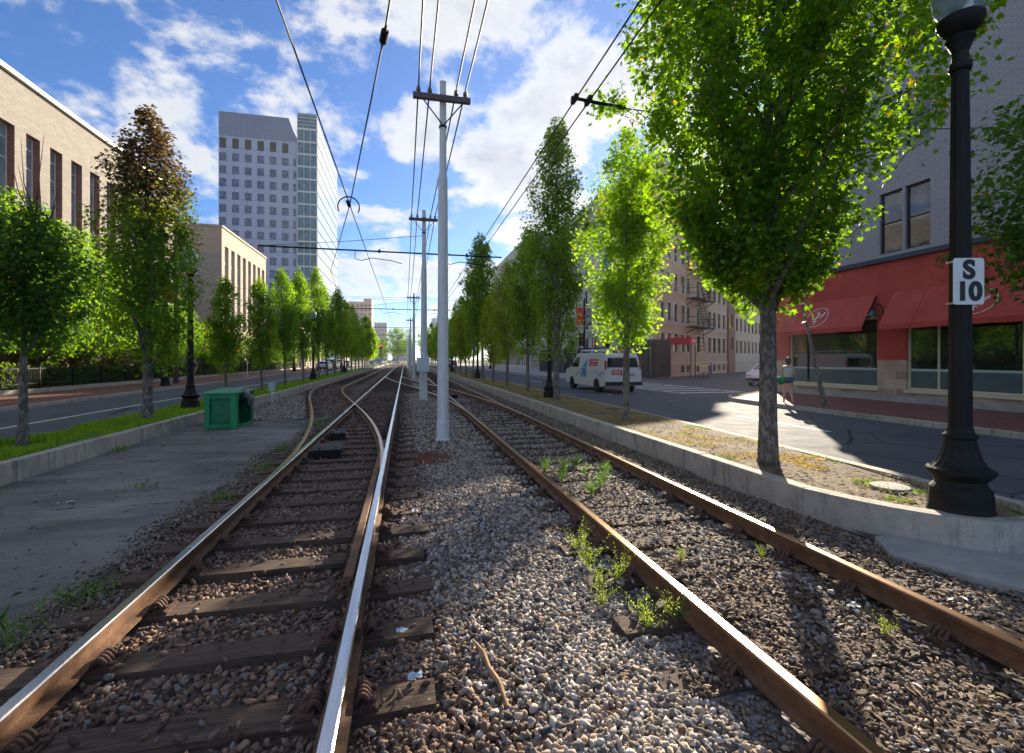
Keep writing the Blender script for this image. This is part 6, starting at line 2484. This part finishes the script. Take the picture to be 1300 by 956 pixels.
for sy in (-1, 1):
    yy0, yy1 = (-D2, -D2 + 0.05) if sy < 0 else (D2 - 0.05, D2)
    b.box(-W2, -W2 + 0.12, yy0, yy1, 0, H2)
    b.box(W2 - 0.13, W2, yy0, yy1, 0, H2)
    b.box(-W2 + .12, W2 - .13, yy0 + .003, yy1 - .003, 0.02, 0.12)
    b.box(-W2 + .12, W2 - .13, yy0 + .003, yy1 - .003, H2 - 0.12, H2 - 0.003)
for y in (-D2 + .051, D2 - 0.14):
    b.box(W2 - 0.04, W2 + 0.002, y, y + 0.09, 0, H2)
    b.box(-W2, -W2 + 0.03, y, y + 0.09, 0, H2)
b.box(W2 - 0.04, W2 - .002, -D2 + .141, D2 - .14, 0.0, 0.09)
b.box(W2 - 0.04, W2 - .002, -D2 + .141, D2 - .14, H2 - 0.08, H2 - .003)
b.build('frame', gm1, gb, bevel=0.006)
b = MB()
b.add([(-W2 - .05, -D2 - .05, H2 + .002), (W2 + .05, -D2 - .03, H2 - 0.04 + .045), (W2 + .06, D2 + .05, H2 + .01), (-W2 - .04, D2 + .05, H2 + .06)] + [(-W2 - .05, -D2 - .05, H2 + .035), (W2 + .05, -D2 - .03, H2 + .035), (W2 + .06, D2 + .05, H2 + .045), (-W2 - .04, D2 + .05, H2 + .095)],
      [(3, 2, 1, 0), (4, 5, 6, 7), (0, 1, 5, 4), (1, 2, 6, 5), (2, 3, 7, 6), (3, 0, 4, 7)])
b.build('lid', simple('green_lid', (0.08, 0.34, 0.19), (0.03, 0.23, 0.12), 5, 0.6, 0.3, 30), gb, bevel=0.005)
bgb = thing('plastic_bag', 'black plastic sheet draped over the corner of the green box', 'bag', (-3.98, 13.05, 0.5))
b = MB()
nu, nv = 9, 8
vv = []
for i in range(nu):
    for j in range(nv):
        u, v_ = i / (nu - 1), j / (nv - 1)
        x = -0.10 + u * 0.36
        z = 0.40 + 0.05 * math.sin(u * 5) - (v_ ** 1.2) * (0.30 + 0.10 * math.sin(u * 9)) - max(0, u - 0.55) * 0.3
        y = -0.05 - 0.07 * math.sin(v_ * 3) - 0.05 * math.sin(u * 11 + v_ * 4) + 0.25 * (1 - v_) * (1 - v_) * 0.8
        vv.append((x, y, z))
b.add(vv, [(i * nv + j, (i + 1) * nv + j, (i + 1) * nv + j + 1, i * nv + j + 1) for i in range(nu - 1) for j in range(nv - 1)])
o = b.build('sheet', paint('black_plastic_sheet', (0.03, 0.03, 0.035), 0.25), bgb, smooth=True)
md = o.modifiers.new('thick', 'SOLIDIFY')
md.thickness = 0.008
# small sign by the kerb
ks = thing('kerb_sign', 'small pale blue plate on a short post by the kerb behind the green box', 'sign', (-5.12, 20.3, 0))
b = MB()
b.box(-0.025, 0.025, -0.02, 0.02, 0, 0.80)
b.build('post', M['galv'], ks)
b = MB()
b.box(-0.12, 0.12, -0.032, -0.024, 0.46, 0.78)
b.build('plate', simple('pale_blue_plate', (0.45, 0.55, 0.65), (0.4, 0.5, 0.6), 2, 0.4), ks)
# manhole in the verge
mh = thing('utility_cover', 'round concrete utility cover set in the dry verge by the lamp', 'cover', (5.45, 4.35, 0.215))
b = MB()
b.lathe([(0.20, -0.02), (0.20, 0.035), (0.19, 0.045), (0.0, 0.045)], 24)
b.build('disc', M['concrete'], mh)
# bits on the ballast
b = MB()
b.tube([(0.29, 3.75, 0.02), (0.30, 3.9, 0.045), (0.33, 4.02, 0.05), (0.36, 4.14, 0.03)], 0.014, 8)
tag(b.build('hose_piece', paint('grey_hose', (0.10, 0.11, 0.12), 0.5)), 'short bent piece of dark grey hose lying on the stones', 'hose')
b = MB()
b.tube([(0.49, 2.25, 0.02), (0.48, 2.42, 0.03), (0.45, 2.55, 0.026), (0.44, 2.68, 0.03), (0.40, 2.84, 0.02)], [0.010, 0.015, 0.013, 0.015, 0.006], 7)
tag(b.build('dry_branch', simple('dry_wood', (0.42, 0.27, 0.15), (0.30, 0.19, 0.10), 8, 0.9, 0.6, 40)), 'peeled tan branch lying along the grey stones near the camera', 'branch')
# litter
lit = [(-0.05, 3.0, 'pale blue crumpled scrap by the bright rail joint'), (0.08, 5.4, 'white scrap beside a sleeper end, farther up'), (1.62, 4.6, 'white scrap beside the tallest weed'), (1.85 - .3, 3.6, 'torn white paper among the weeds'), (3.5, 4.5, 'pale scrap by the outer brown rail and the kerb'),
       (2.95, 2.6, 'flat grey paper in the shaded dirt'), (-3.9, 6.6, 'small white scrap near the left kerb'), (-1.9, 4.9, 'white scrap at the path edge'), (0.02, 2.55, 'pale blue scrap nearest the camera by the bright rail')]
for (x, y, lab) in lit:
    z = 0.02 if x < -2 else float(bed_z(np.array([x]), np.array([y]))[0]) + 0.05
    b = MB()
    nn_ = 4
    vv = [(x + 0.022 * i + random.uniform(-.008, .008), y + 0.016 * j + random.uniform(-.006, .006), z + random.uniform(0, 0.022)) for i in range(nn_) for j in range(nn_)]
    b.add(vv, [(i * nn_ + j, (i + 1) * nn_ + j, (i + 1) * nn_ + j + 1, i * nn_ + j + 1) for i in range(nn_ - 1) for j in range(nn_ - 1)])
    tag(b.build('paper_scrap', simple_cached('scrap_' + ('blue' if 'blue' in lab else 'white'), (0.45, 0.6, 0.72) if 'blue' in lab else (0.7, 0.7, 0.7))), lab, 'litter', 'litter on the ballast')


# ------------------------------------------------------------------ vehicles
def vehicle(name, label, cat, loc, rz, prof, belt, W, tilt, wheels, wr, body, sidewins, endwins, lights, bumper=None, group=None, glass='glass'):
    """prof: closed side outline (y,z) with the rear at y=0; belt: height of the shoulder line"""
    root = thing(name, label, cat, loc, rz, group)
    hw = W / 2

    def hx(z):
        return hw - max(0, z - belt) * tilt - max(0, 0.55 - z) * 0.10
    # refine outline with points at belt height
    out = []
    n = len(prof)
    for i in range(n):
        a, c = prof[i], prof[(i + 1) % n]
        out.append(a)
        if (a[1] - belt) * (c[1] - belt) < 0:
            f = (belt - a[1]) / (c[1] - a[1])
            out.append((a[0] + (c[0] - a[0]) * f, belt))
    n = len(out)
    b = MB()
    for s in (-1, 1):
        b.v += [(s * hx(z), y, z) for y, z in out]
    for i in range(n):
        j = (i + 1) % n
        b.f.append((i, j, n + j, n + i))
        b.m.append(0)
    for s in (0, n):
        up = [i for i in range(n) if out[i][1] >= belt - 1e-6]
        lo_ = [i for i in range(n) if out[i][1] <= belt + 1e-6]
        for grp in (up, lo_):
            if len(grp) > 2:
                b.f.append(tuple(s + i for i in grp))
                b.m.append(0)
    bo_ = b.build('body', body, root)
    bv = bo_.modifiers.new('bevel', 'BEVEL')
    bv.width = 0.05
    bv.segments = 3
    bv.limit_method = 'ANGLE'
    bv.angle_limit = R(35)
    for s in (-1, 1):
        for y in wheels:
            b = MB()
            b.lathe([(wr * 0.62, -0.11), (wr * 0.95, -0.11), (wr, -0.08), (wr, 0.08), (wr * 0.95, 0.11), (wr * 0.62, 0.11)], 24)
            tm_ = b.mesh('wheel', M['tyre'])
            o = place(tm_, 'wheel', root, (s * (hw - 0.125), y, wr))
            o.rotation_euler = (0, R(90), 0)
            b = MB()
            b.lathe([(0.0, -0.09), (wr * 0.2, -0.09), (wr * 0.6, -0.07), (wr * 0.64, -0.112), (wr * .64, 0.112), (wr * 0.6, 0.07), (wr * 0.2, 0.09), (0, 0.09)], 16)
            place(b.mesh('rim', M['chrome']), 'rim', o, (0, 0, 0))
    for poly_ in sidewins:
        for s in (-1, 1):
            b = MB()
            b.add([(s * (hx(z) + 0.006), y, z) for y, z in poly_] + [(s * (hx(z) - 0.02), y, z) for y, z in poly_], [tuple(range(len(poly_)))])
            b.build('side_window', M[glass], root)
    for (y0, z0, y1, z1, ins, nm) in endwins:
        d = Vector((0, y1 - y0, z1 - z0)).normalized()
        nn = Vector((0, -d.z, d.y)) * (1 if nm == 'rear_window' else -1)
        # outward offset
        c_ = nn * 0.012
        b = MB()
        b.add([Vector((-hx(z0) + ins, y0, z0)) + c_, Vector((hx(z0) - ins, y0, z0)) + c_, Vector((hx(z1) - ins, y1, z1)) + c_, Vector((-hx(z1) + ins, y1, z1)) + c_], [(0, 1, 2, 3)])
        b.build(nm, M[glass], root)
    for (nm, x, y, z, sx, sy, sz, m_) in lights:
        for s in (-1, 1):
            b = MB()
            b.box(s * x - sx / 2, s * x + sx / 2, y - sy / 2, y + sy / 2, z - sz / 2, z + sz / 2)
            b.build(nm, M[m_], root, bevel=0.012)
    if bumper:
        for (y, z, h, dd) in bumper:
            b = MB()
            b.box(-hw + 0.02, hw - 0.02, y - dd / 2, y + dd / 2, z - h / 2, z + h / 2)
            b.build('bumper', M['black'], root, bevel=0.03)
    return root, hx


def arch(yc, r_, zb, n=7):
    return [(yc + r_ * math.cos(a), zb + r_ * math.sin(a) * 1.0) for a in [PI * k / n for k in range(n + 1)]]


VB = [(0.0, 0.42), (-0.02, 0.6), (0.0, 1.0), (0.03, 1.25), (0.2, 1.9), (0.34, 2.0), (0.8, 2.03), (3.7, 2.03), (4.0, 1.96), (4.30, 1.70), (4.72, 1.28), (5.45, 1.12), (5.62, 0.95), (5.66, 0.6), (5.6, 0.38)] + arch(4.62, 0.43, 0.34) + arch(1.05, 0.43, 0.34)
van, hx = vehicle('work_van', 'white work van with ladder rack and decals driving away on the right hand road', 'van', (10.62, 21.75, 0.0), R(0.5), VB, 1.25, 2.0, 0.16, [1.05, 4.62], 0.37, M['white'],
                  [[(4.1, 1.28), (4.62, 1.28), (4.22, 1.66), (3.95, 1.84), (3.5, 1.84), (3.5, 1.28)]],
                  [(0.0431, 1.30, 0.168, 1.78, 0.14, 'rear_window'), (4.70, 1.32, 4.06, 1.92, 0.10, 'windscreen')],
                  [('tail_light', 0.935, 0.035, 1.42, 0.09, 0.08, 0.42, 'red'), ('headlight', 0.78, 5.62, 0.85, 0.3, 0.06, 0.18, 'chrome'), ('tail_light', 0.935, 0.005, 1.16, 0.09, 0.06, 0.10, 'white')],
                  [(-0.06, 0.50, 0.17, 0.16), (5.66, 0.48, 0.2, 0.14)])
b = MB()
b.box(-0.02, 0.0, 0, 0.004, 0, 0.01)
# divider of the rear doors, decals
b = MB()
b.box(-0.008, 0.008, -0.028, -0.005, 0.62, 1.24)
b.build('door_seam', M['black'], van)
b = MB()
b.quad((-0.62, -0.012, 0.92), (-0.06, -0.012, 0.92), (-0.06, 0.012, 1.18), (-0.62, 0.012, 1.18))
for s in (-1,):
    b.quad((s * (hx(1.35) + .008), 0.95, 1.36), (s * (hx(1.35) + .008), 2.0, 1.36), (s * (hx(1.72) + .008), 2.05, 1.72), (s * (hx(1.72) + .008), 0.95, 1.72))
b.build('red_decal', paint('decal_red', (0.70, 0.03, 0.04), 0.4), van)
b = MB()
for k in range(6):
    b.quad((-0.56 + k * 0.075, -0.018, 1.05), (-0.51 + k * 0.075, -0.018, 1.05), (-0.51 + k * .075, -0.008, 1.13), (-0.56 + k * .075, -0.008, 1.13))
b.quad((-0.54, -0.022, 0.97), (-0.16, -0.022, 0.97), (-0.16, -0.019, 1.0), (-0.54, -0.019, 1.0))
for k in range(6):
    xx = -(hx(1.58) + .014)
    b.quad((xx, 1.10 + k * 0.13, 1.54), (xx, 1.19 + k * .13, 1.54), (xx + .012, 1.19 + k * .13, 1.65), (xx + .012, 1.10 + k * .13, 1.65))
b.quad((-(hx(1.45) + .014), 1.2, 1.43), (-(hx(1.45) + .014), 1.85, 1.43), (-(hx(1.45) + .006), 1.85, 1.47), (-(hx(1.45) + .006), 1.2, 1.47))
b.build('decal_lettering', M['white'], van)
b = MB()
X1 = lambda z: -(hx(z) + .007)
P3 = lambda y, z: (X1(z), y, z)
b.poly([P3(2.35, 0.75), P3(3.05, 0.75), P3(3.1, 1.2), P3(2.35, 1.2)])
b.poly([P3(2.35, 1.2), P3(3.1, 1.2), P3(2.35, 1.78)])
b.poly([P3(3.1, 0.72), P3(3.5, 0.95), P3(3.5, 1.02), P3(3.1, 0.82)])
b.poly([P3(3.5, 0.95), P3(3.9, 0.72), P3(3.95, 0.78), P3(3.5, 1.03)])
b.build('blue_decal', paint('decal_blue', (0.06, 0.38, 0.72), 0.4), van)
b = MB()
b.poly([P3(0.08, 1.05), P3(0.7, 0.86), P3(0.7, 0.92), P3(0.08, 1.12)])
b.poly([P3(0.7, 0.86), P3(1.3, 1.1), P3(1.3, 1.15), P3(0.7, 0.92)])
b.build('stripe_decal', bpy.data.materials['decal_blue'], van)
b = MB()
X2 = lambda z: -(hx(z) + .013)
for (y, z) in ((2.5, 1.05), (2.65, 1.12), (2.8, 1.05), (2.95, 1.1), (2.62, 0.98), (2.82, 0.97)):
    b.poly([(X2(z), y + 0.06 * math.cos(a), z + 0.05 * math.sin(a)) for a in [2 * PI * k / 8 for k in range(8)]])
b.build('round_decal', paint('decal_maroon', (0.35, 0.06, 0.10), 0.4), van)
b = MB()
b.quad((0.30, -0.03, 0.86), (0.62, -0.03, 0.86), (0.62, -0.025, 1.0), (0.30, -0.025, 1.0))
b.build('number_plate', M['chrome'], van)
b = MB()
for s in (-0.7, -0.45, 0.45, 0.7):
    b.tube([(s, 0.6, 2.2), (s, 3.9, 2.2)], 0.03, 6)
for y in (0.8, 2.2, 3.6):
    b.tube([(-0.8, y, 2.05), (-0.8, y, 2.18), (0.8, y, 2.18), (0.8, y, 2.05)], 0.022, 6)
for k in range(9):
    b.tube([(-0.7, 0.8 + k * 0.36, 2.23), (-0.45, 0.8 + k * .36, 2.23)], 0.014, 5)
    b.tube([(0.7, 0.8 + k * 0.36, 2.23), (0.45, 0.8 + k * .36, 2.23)], 0.014, 5)
b.build('roof_rack', M['galv'], van)
b = MB()
b.lathe([(0.08, 2.03), (0.08, 2.25), (0.06, 2.29), (0, 2.3)], 14, (0.1, 0.55, 0.02))
b.build('beacon', M['orange'], van)
b = MB()
for s in (-1, 1):
    b.box(s * 1.06 - 0.08, s * 1.06 + 0.08, 4.12, 4.2, 1.28, 1.52)
    b.tube([(s * 0.95, 4.2, 1.35), (s * 1.06, 4.18, 1.35)], 0.02, 5)
b.build('wing_mirror', M['black'], van)

CAR = [(0, 0.42), (-0.02, 0.68), (0.05, 0.92), (0.30, 0.97), (0.95, 1.38), (1.4, 1.44), (2.3, 1.43), (3.15, 0.98), (4.2, 0.86), (4.42, 0.70), (4.45, 0.42), (4.3, 0.25)] + arch(3.55, 0.34, 0.26) + arch(0.85, 0.34, 0.26)
SUVP = [(0, 0.5), (-0.02, 0.8), (0.03, 1.05), (0.22, 1.62), (0.45, 1.72), (2.6, 1.72), (3.35, 1.14), (4.35, 1.05), (4.55, 0.85), (4.55, 0.5), (4.4, 0.32)] + arch(3.65, 0.39, 0.33) + arch(0.9, 0.39, 0.33)


def car(label, loc, rz, col, suv=False, group=None):
    bodym = paint('car_paint_' + label.split()[0], col, 0.25, coat=0.8, grime=0.05)
    if suv:
        return vehicle('parked_car', label, 'car', loc, rz, SUVP, 1.05, 1.84, 0.22, [0.9, 3.65], 0.35, bodym, [[(0.35, 1.1), (1.4, 1.1), (1.4, 1.62), (0.5, 1.62)], [(1.5, 1.1), (3.15, 1.1), (2.5, 1.62), (1.5, 1.62)]],
                       [(0.07, 1.12, 0.2, 1.55, 0.1, 'rear_window'), (3.25, 1.2, 2.72, 1.63, 0.08, 'windscreen')], [('tail_light', 0.8, -0.0, 1.0, 0.14, 0.06, 0.22, 'red'), ('headlight', 0.72, 4.54, 0.82, 0.28, 0.06, 0.14, 'chrome')], [(-0.03, 0.55, 0.18, 0.1), (4.56, 0.52, 0.18, 0.1)], group)[0]
    return vehicle('parked_car', label, 'car', loc, rz, CAR, 0.95, 1.78, 0.28, [0.85, 3.55], 0.31, bodym, [[(0.62, 1.0), (1.55, 1.0), (1.55, 1.36), (1.1, 1.36)], [(1.63, 1.0), (2.98, 1.0), (2.28, 1.36), (1.63, 1.36)]],
                   [(0.40, 1.02, 0.9, 1.34, 0.1, 'rear_window'), (3.08, 1.02, 2.4, 1.39, 0.08, 'windscreen')], [('tail_light', 0.76, 0.0, 0.78, 0.2, 0.06, 0.13, 'red'), ('headlight', 0.70, 4.42, 0.68, 0.28, 0.08, 0.12, 'chrome')], [(-0.03, 0.45, 0.16, 0.1), (4.44, 0.42, 0.18, 0.1)], group)[0]


suang = math.atan2(SU.y, SU.x) + PI / 2   # car axis +y turned along -SU: front toward the road
cpos = wall_c + SU * 11.0 - SN * 2.15
car('white sedan parked nose out beside the restaurant side wall', (cpos.x, cpos.y, 0.004), suang, (0.75, 0.77, 0.8))
car('tan wagon parked at the back of the lot before the beige blocks', (56.5, 63.0, 0.004), suang + PI / 2 + 0.3, (0.42, 0.38, 0.30), suv=True)
for i, (lab, x, y, c, sv) in enumerate([('silver car parked on the left road beyond the lamps', -11.9, 74, (0.5, 0.52, 0.55), False), ('dark blue wagon parked next beyond the silver car', -11.9, 82, (0.04, 0.08, 0.2), True), ('white wagon parked farther along the left road', -11.9, 91, (0.7, 0.7, 0.7), True),
                                        ('black car parked last in the left row', -11.9, 100, (0.03, 0.03, 0.03), False), ('grey wagon far ahead on the right road', 8.2, 95, (0.3, 0.32, 0.35), True), ('red car waiting far ahead on the right road', 11.2, 112, (0.5, 0.03, 0.03), False),
                                        ('pale blue car crossing at the far end of the tracks', -9, 190, (0.2, 0.42, 0.62), True), ('white car crossing at the far end of the tracks', -2, 192, (0.75, 0.75, 0.75), True)]):
    car(lab, (x, y, 0.003), 0 if i < 6 else PI / 2, c, sv, 'cars far along the roads')


# ------------------------------------------------------------------ people
def skin_fig(name, pts, edges, rad, mat, parent, sub=2):
    me_ = bpy.data.meshes.new(name)
    me_.from_pydata(pts, edges, [])
    o = bpy.data.objects.new(name, me_)
    me_.materials.append(mat)
    link(o, parent)
    md = o.modifiers.new('skin', 'SKIN')
    for i, r_ in enumerate(rad):
        v = me_.skin_vertices[0].data[i]
        v.radius = (r_, r_) if not isinstance(r_, tuple) else r_
        v.use_root = (i == 0)
    md.use_smooth_shade = True
    s_ = o.modifiers.new('sub', 'SUBSURF')
    s_.levels = s_.render_levels = sub
    return o


SKINM = simple('skin', (0.62, 0.36, 0.25), (0.55, 0.31, 0.21), 4, 0.5)


def person(label, loc, rz, h, top, bottom, hair, longhair=True, trousers=False, skinc=SKINM):
    """standing/walking figure facing +y before rotation, scaled to height h"""
    root = thing('person', label, 'person', loc, rz)
    k = h / 1.65
    root.scale = (k, k, k)
    J = {}
    names = ['pelvis', 'waist', 'chest', 'neck0', 'neck1', 'head0', 'head1', 'head2',
             'hipL', 'kneeL', 'ankL', 'heelL', 'toeL', 'hipR', 'kneeR', 'ankR', 'heelR', 'toeR',
             'shL', 'elL', 'wrL', 'haL', 'shR', 'elR', 'wrR', 'haR']
    P_ = [(0, 0, 0.90), (0, 0.005, 1.04), (0, -0.005, 1.24), (0, -0.01, 1.36), (0, 0.0, 1.42), (0, 0.015, 1.485), (0, 0.015, 1.555), (0, 0.005, 1.605),
          (-0.085, 0, 0.86), (-0.085, 0.10, 0.48), (-0.09, 0.16, 0.09), (-0.09, 0.13, 0.04), (-0.095, 0.27, 0.03),
          (0.085, 0, 0.86), (0.085, -0.05, 0.47), (0.09, -0.20, 0.12), (0.09, -0.24, 0.07), (0.095, -0.12, 0.03),
          (-0.165, -0.01, 1.32), (-0.215, -0.08, 1.07), (-0.20, 0.0, 0.85), (-0.195, 0.03, 0.76),
          (0.165, -0.01, 1.32), (0.225, -0.03, 1.07), (0.20, 0.12, 0.90), (0.19, 0.17, 0.83)]
    E = [(0, 1), (1, 2), (2, 3), (3, 4), (4, 5), (5, 6), (6, 7), (0, 8), (8, 9), (9, 10), (10, 11), (11, 12), (0, 13), (13, 14), (14, 15), (15, 16), (16, 17),
         (2, 18), (18, 19), (19, 20), (20, 21), (2, 22), (22, 23), (23, 24), (24, 25)]
    Rr = [(0.14, 0.10), (0.115, 0.09), (0.14, 0.10), (0.06, 0.055), (0.05, 0.05), (0.078, 0.085), (0.085, 0.095), (0.06, 0.07),
          0.088, 0.056, 0.036, 0.036, 0.028, 0.088, 0.056, 0.036, 0.036, 0.028, 0.052, 0.038, 0.027, 0.032, 0.052, 0.038, 0.027, 0.032]
    # fingers
    for wi, sx in ((21, -1), (25, 1)):
        hx_, hy_, hz_ = P_[wi]
        for q, (dx, dy, L_) in enumerate([(-0.02, 0.02, 0.07), (0.0, 0.022, 0.08), (0.015, 0.018, 0.072), (0.026, 0.006, 0.055)]):
            P_.append((hx_ + dx * .9, hy_ + dy, hz_ - L_ * 0.6))
            Rr.append(0.009)
            E.append((wi, len(P_) - 1))
            P_.append((hx_ + dx, hy_ + dy + 0.015, hz_ - L_))
            Rr.append(0.008)
            E.append((len(P_) - 2, len(P_) - 1))
        P_.append((hx_ - sx * 0.035, hy_ + 0.03, hz_ - 0.01))
        Rr.append(0.010)
        E.append((wi, len(P_) - 1))
    body = skin_fig('body', P_, E, Rr, skinc, root)
    # clothes follow the same joints, slightly larger
    skin_fig('top', [(0, 0.0, 0.93), (0, 0.005, 1.06), (0, -0.005, 1.23), (0, -0.01, 1.33), (-0.145, -0.01, 1.315), (0.145, -0.01, 1.315)], [(0, 1), (1, 2), (2, 3), (2, 4), (2, 5)],
             [(0.175, 0.14), (0.155, 0.13), (0.185, 0.15), (0.10, 0.09), 0.075, 0.075], top, root)
    if trousers:
        skin_fig('trousers', [(0, 0, 0.93), P_[8], P_[9], P_[10], P_[13], P_[14], P_[15]], [(0, 1), (1, 2), (2, 3), (0, 4), (4, 5), (5, 6)], [(0.15, 0.115), 0.10, 0.072, 0.055, 0.10, 0.072, 0.055], bottom, root)
    else:
        m1 = tuple(P_[8][i] * 0.55 + P_[9][i] * 0.45 for i in range(3))
        m2 = tuple(P_[13][i] * 0.55 + P_[14][i] * 0.45 for i in range(3))
        skin_fig('shorts', [(0, 0, 0.93), P_[8], m1, P_[13], m2], [(0, 1), (1, 2), (0, 3), (3, 4)], [(0.18, 0.145), 0.125, 0.105, 0.125, 0.105], bottom, root)
    b = MB()
    hb = bmesh.new()
    bmesh.ops.create_uvsphere(hb, u_segments=18, v_segments=12, radius=1)
    for v in hb.verts:
        x, y, z = v.co
        v.co = (x * 0.095, y * 0.108 - 0.022 - (0.02 if z < 0 else 0), z * (0.105 if z > 0 else (0.20 if longhair else 0.08)) + 1.575)
        if y > 0.35 and z < 0.45:
            v.co.y = 0.035
    me_ = bpy.data.meshes.new('hair')
    hb.to_mesh(me_)
    hb.free()
    me_.materials.append(hair)
    me_.polygons.foreach_set('use_smooth', [True] * len(me_.polygons))
    link(bpy.data.objects.new('hair', me_), root)
    # face
    b = MB()
    for s in (-1, 1):
        b.lathe([(0.0, -0.008), (0.008, -0.006), (0.011, 0), (0.008, 0.006), (0, 0.008)], 8, (s * 0.032, 0.100, 1.545))
    b.build('eyes', M['black'], root)
    b = MB()
    b.tube([(0, 0.100, 1.545), (0, 0.118, 1.515), (0, 0.104, 1.505)], [0.006, 0.012, 0.008], 6)
    b.build('nose', skinc, root, smooth=True)
    b = MB()
    b.tube([(-0.022, 0.093, 1.478), (0, 0.102, 1.476), (0.022, 0.093, 1.478)], [0.003, 0.006, 0.003], 6)
    b.build('mouth', simple_cached('lips', (0.45, 0.16, 0.13)), root, smooth=True)
    return root


wom = person('dark haired woman in a white top and denim shorts walking along the restaurant sidewalk', (13.55, 14.5, 0.133), -0.45, 1.64, simple('white_top', (0.62, 0.6, 0.6), (0.5, 0.5, 0.5), 6, 0.8), simple('denim', (0.05, 0.08, 0.16), (0.08, 0.12, 0.22), 20, 0.9), simple('dark_hair', (0.02, 0.012, 0.01), (0.035, 0.02, 0.015), 30, 0.6))
bag = thing('shoulder_bag', 'green cloth shoulder bag hanging behind the woman', 'bag', (13.27, 14.52, 0.98), -0.2)
hb = bmesh.new()
bmesh.ops.create_uvsphere(hb, u_segments=16, v_segments=12, radius=1)
for v in hb.verts:
    x, y, z = v.co
    v.co = (x * 0.13, y * 0.20, z * (0.19 if z < 0 else 0.13) * (1 - 0.1 * y * y))
me_ = bpy.data.meshes.new('pouch')
hb.to_mesh(me_)
hb.free()
me_.materials.append(simple('bag_green', (0.015, 0.28, 0.12), (0.01, 0.2, 0.08), 5, 0.8, 0.5, 20))
me_.polygons.foreach_set('use_smooth', [True] * len(me_.polygons))
link(bpy.data.objects.new('pouch', me_), bag)
b = MB()
b.tube([(0, 0.16, 0.05), (0.05, 0.12, 0.25), (0.10, 0.12, 0.42), (0.10, 0.04, 0.44), (0.04, -0.06, 0.28), (0, -0.16, 0.05)], 0.014, 6)
b.build('strap', bpy.data.materials['bag_green'], bag)
person('walker in dark clothes on the left brick sidewalk beside the railing', (-14.6, 37.6, 0.133), 2.9, 1.72, simple('dark_top', (0.02, 0.02, 0.022), (0.03, 0.03, 0.03), 5, 0.8), simple('pale_shorts', (0.25, 0.24, 0.24), (0.2, 0.2, 0.2), 5, 0.8), simple('brown_hair', (0.05, 0.03, 0.02), (0.06, 0.04, 0.03), 30, 0.6), longhair=False)

# ------------------------------------------------------------------ nose lamp dirt, road furniture far away
for i, (x, y) in enumerate(((-13.6, 46), (-13.6, 56))):
    s_ = thing('parking_meter', ['parking meter on the left sidewalk before the hedge', 'farther parking meter on the left sidewalk'][i], 'meter', (x, y, 0.13), 0, 'parking meters')
    b = MB()
    b.lathe([(0.035, 0), (0.035, 1.1)], 8)
    b.build('post', M['galv'], s_)
    b = MB()
    b.lathe([(0.05, 1.1), (0.085, 1.15), (0.085, 1.3), (0.05, 1.38), (0, 1.39)], 12)
    b.build('head', M['galv'], s_)
up = thing('utility_pole', 'tall dark utility pole with a red banner, behind the lamp on the left sidewalk', 'utility pole', (-14.6, 35.0, 0.13))
b = MB()
b.lathe([(0.15, 0), (0.13, 3), (0.10, 10.5)], 12)
b.build('shaft', M['barkdark'], up)
b = MB()
b.box(-0.75, -0.1, -0.02, 0.0, 5.3, 6.4)
b.build('banner', paint('banner_left_red', (0.6, 0.06, 0.03), 0.7), up)
b = MB()
b.tube([(-0.75, -0.01, 6.42), (0, 0, 6.42)], 0.02, 6)
b.build('banner_arm', M['iron'], up)

# ------------------------------------------------------------------ air
hm = bpy.data.materials.new('haze_air')
hm.use_nodes = True
ht = hm.node_tree
for n_ in list(ht.nodes):
    if n_.type == 'BSDF_PRINCIPLED':
        ht.nodes.remove(n_)
pvn = ht.nodes.new('ShaderNodeVolumePrincipled')
pvn.inputs['Color'].default_value = (0.95, 0.95, 0.97, 1)
pvn.inputs['Density'].default_value = HAZE
pvn.inputs['Anisotropy'].default_value = 0.6
ht.links.new(pvn.outputs[0], [n_ for n_ in ht.nodes if n_.type == 'OUTPUT_MATERIAL'][0].inputs['Volume'])
b = MB()
b.box(-910, 910, -70, 2210, -1.2, 80)
o = b.build('haze', hm)
o['kind'] = 'stuff'
o['label'] = 'thin pale air haze over the street'
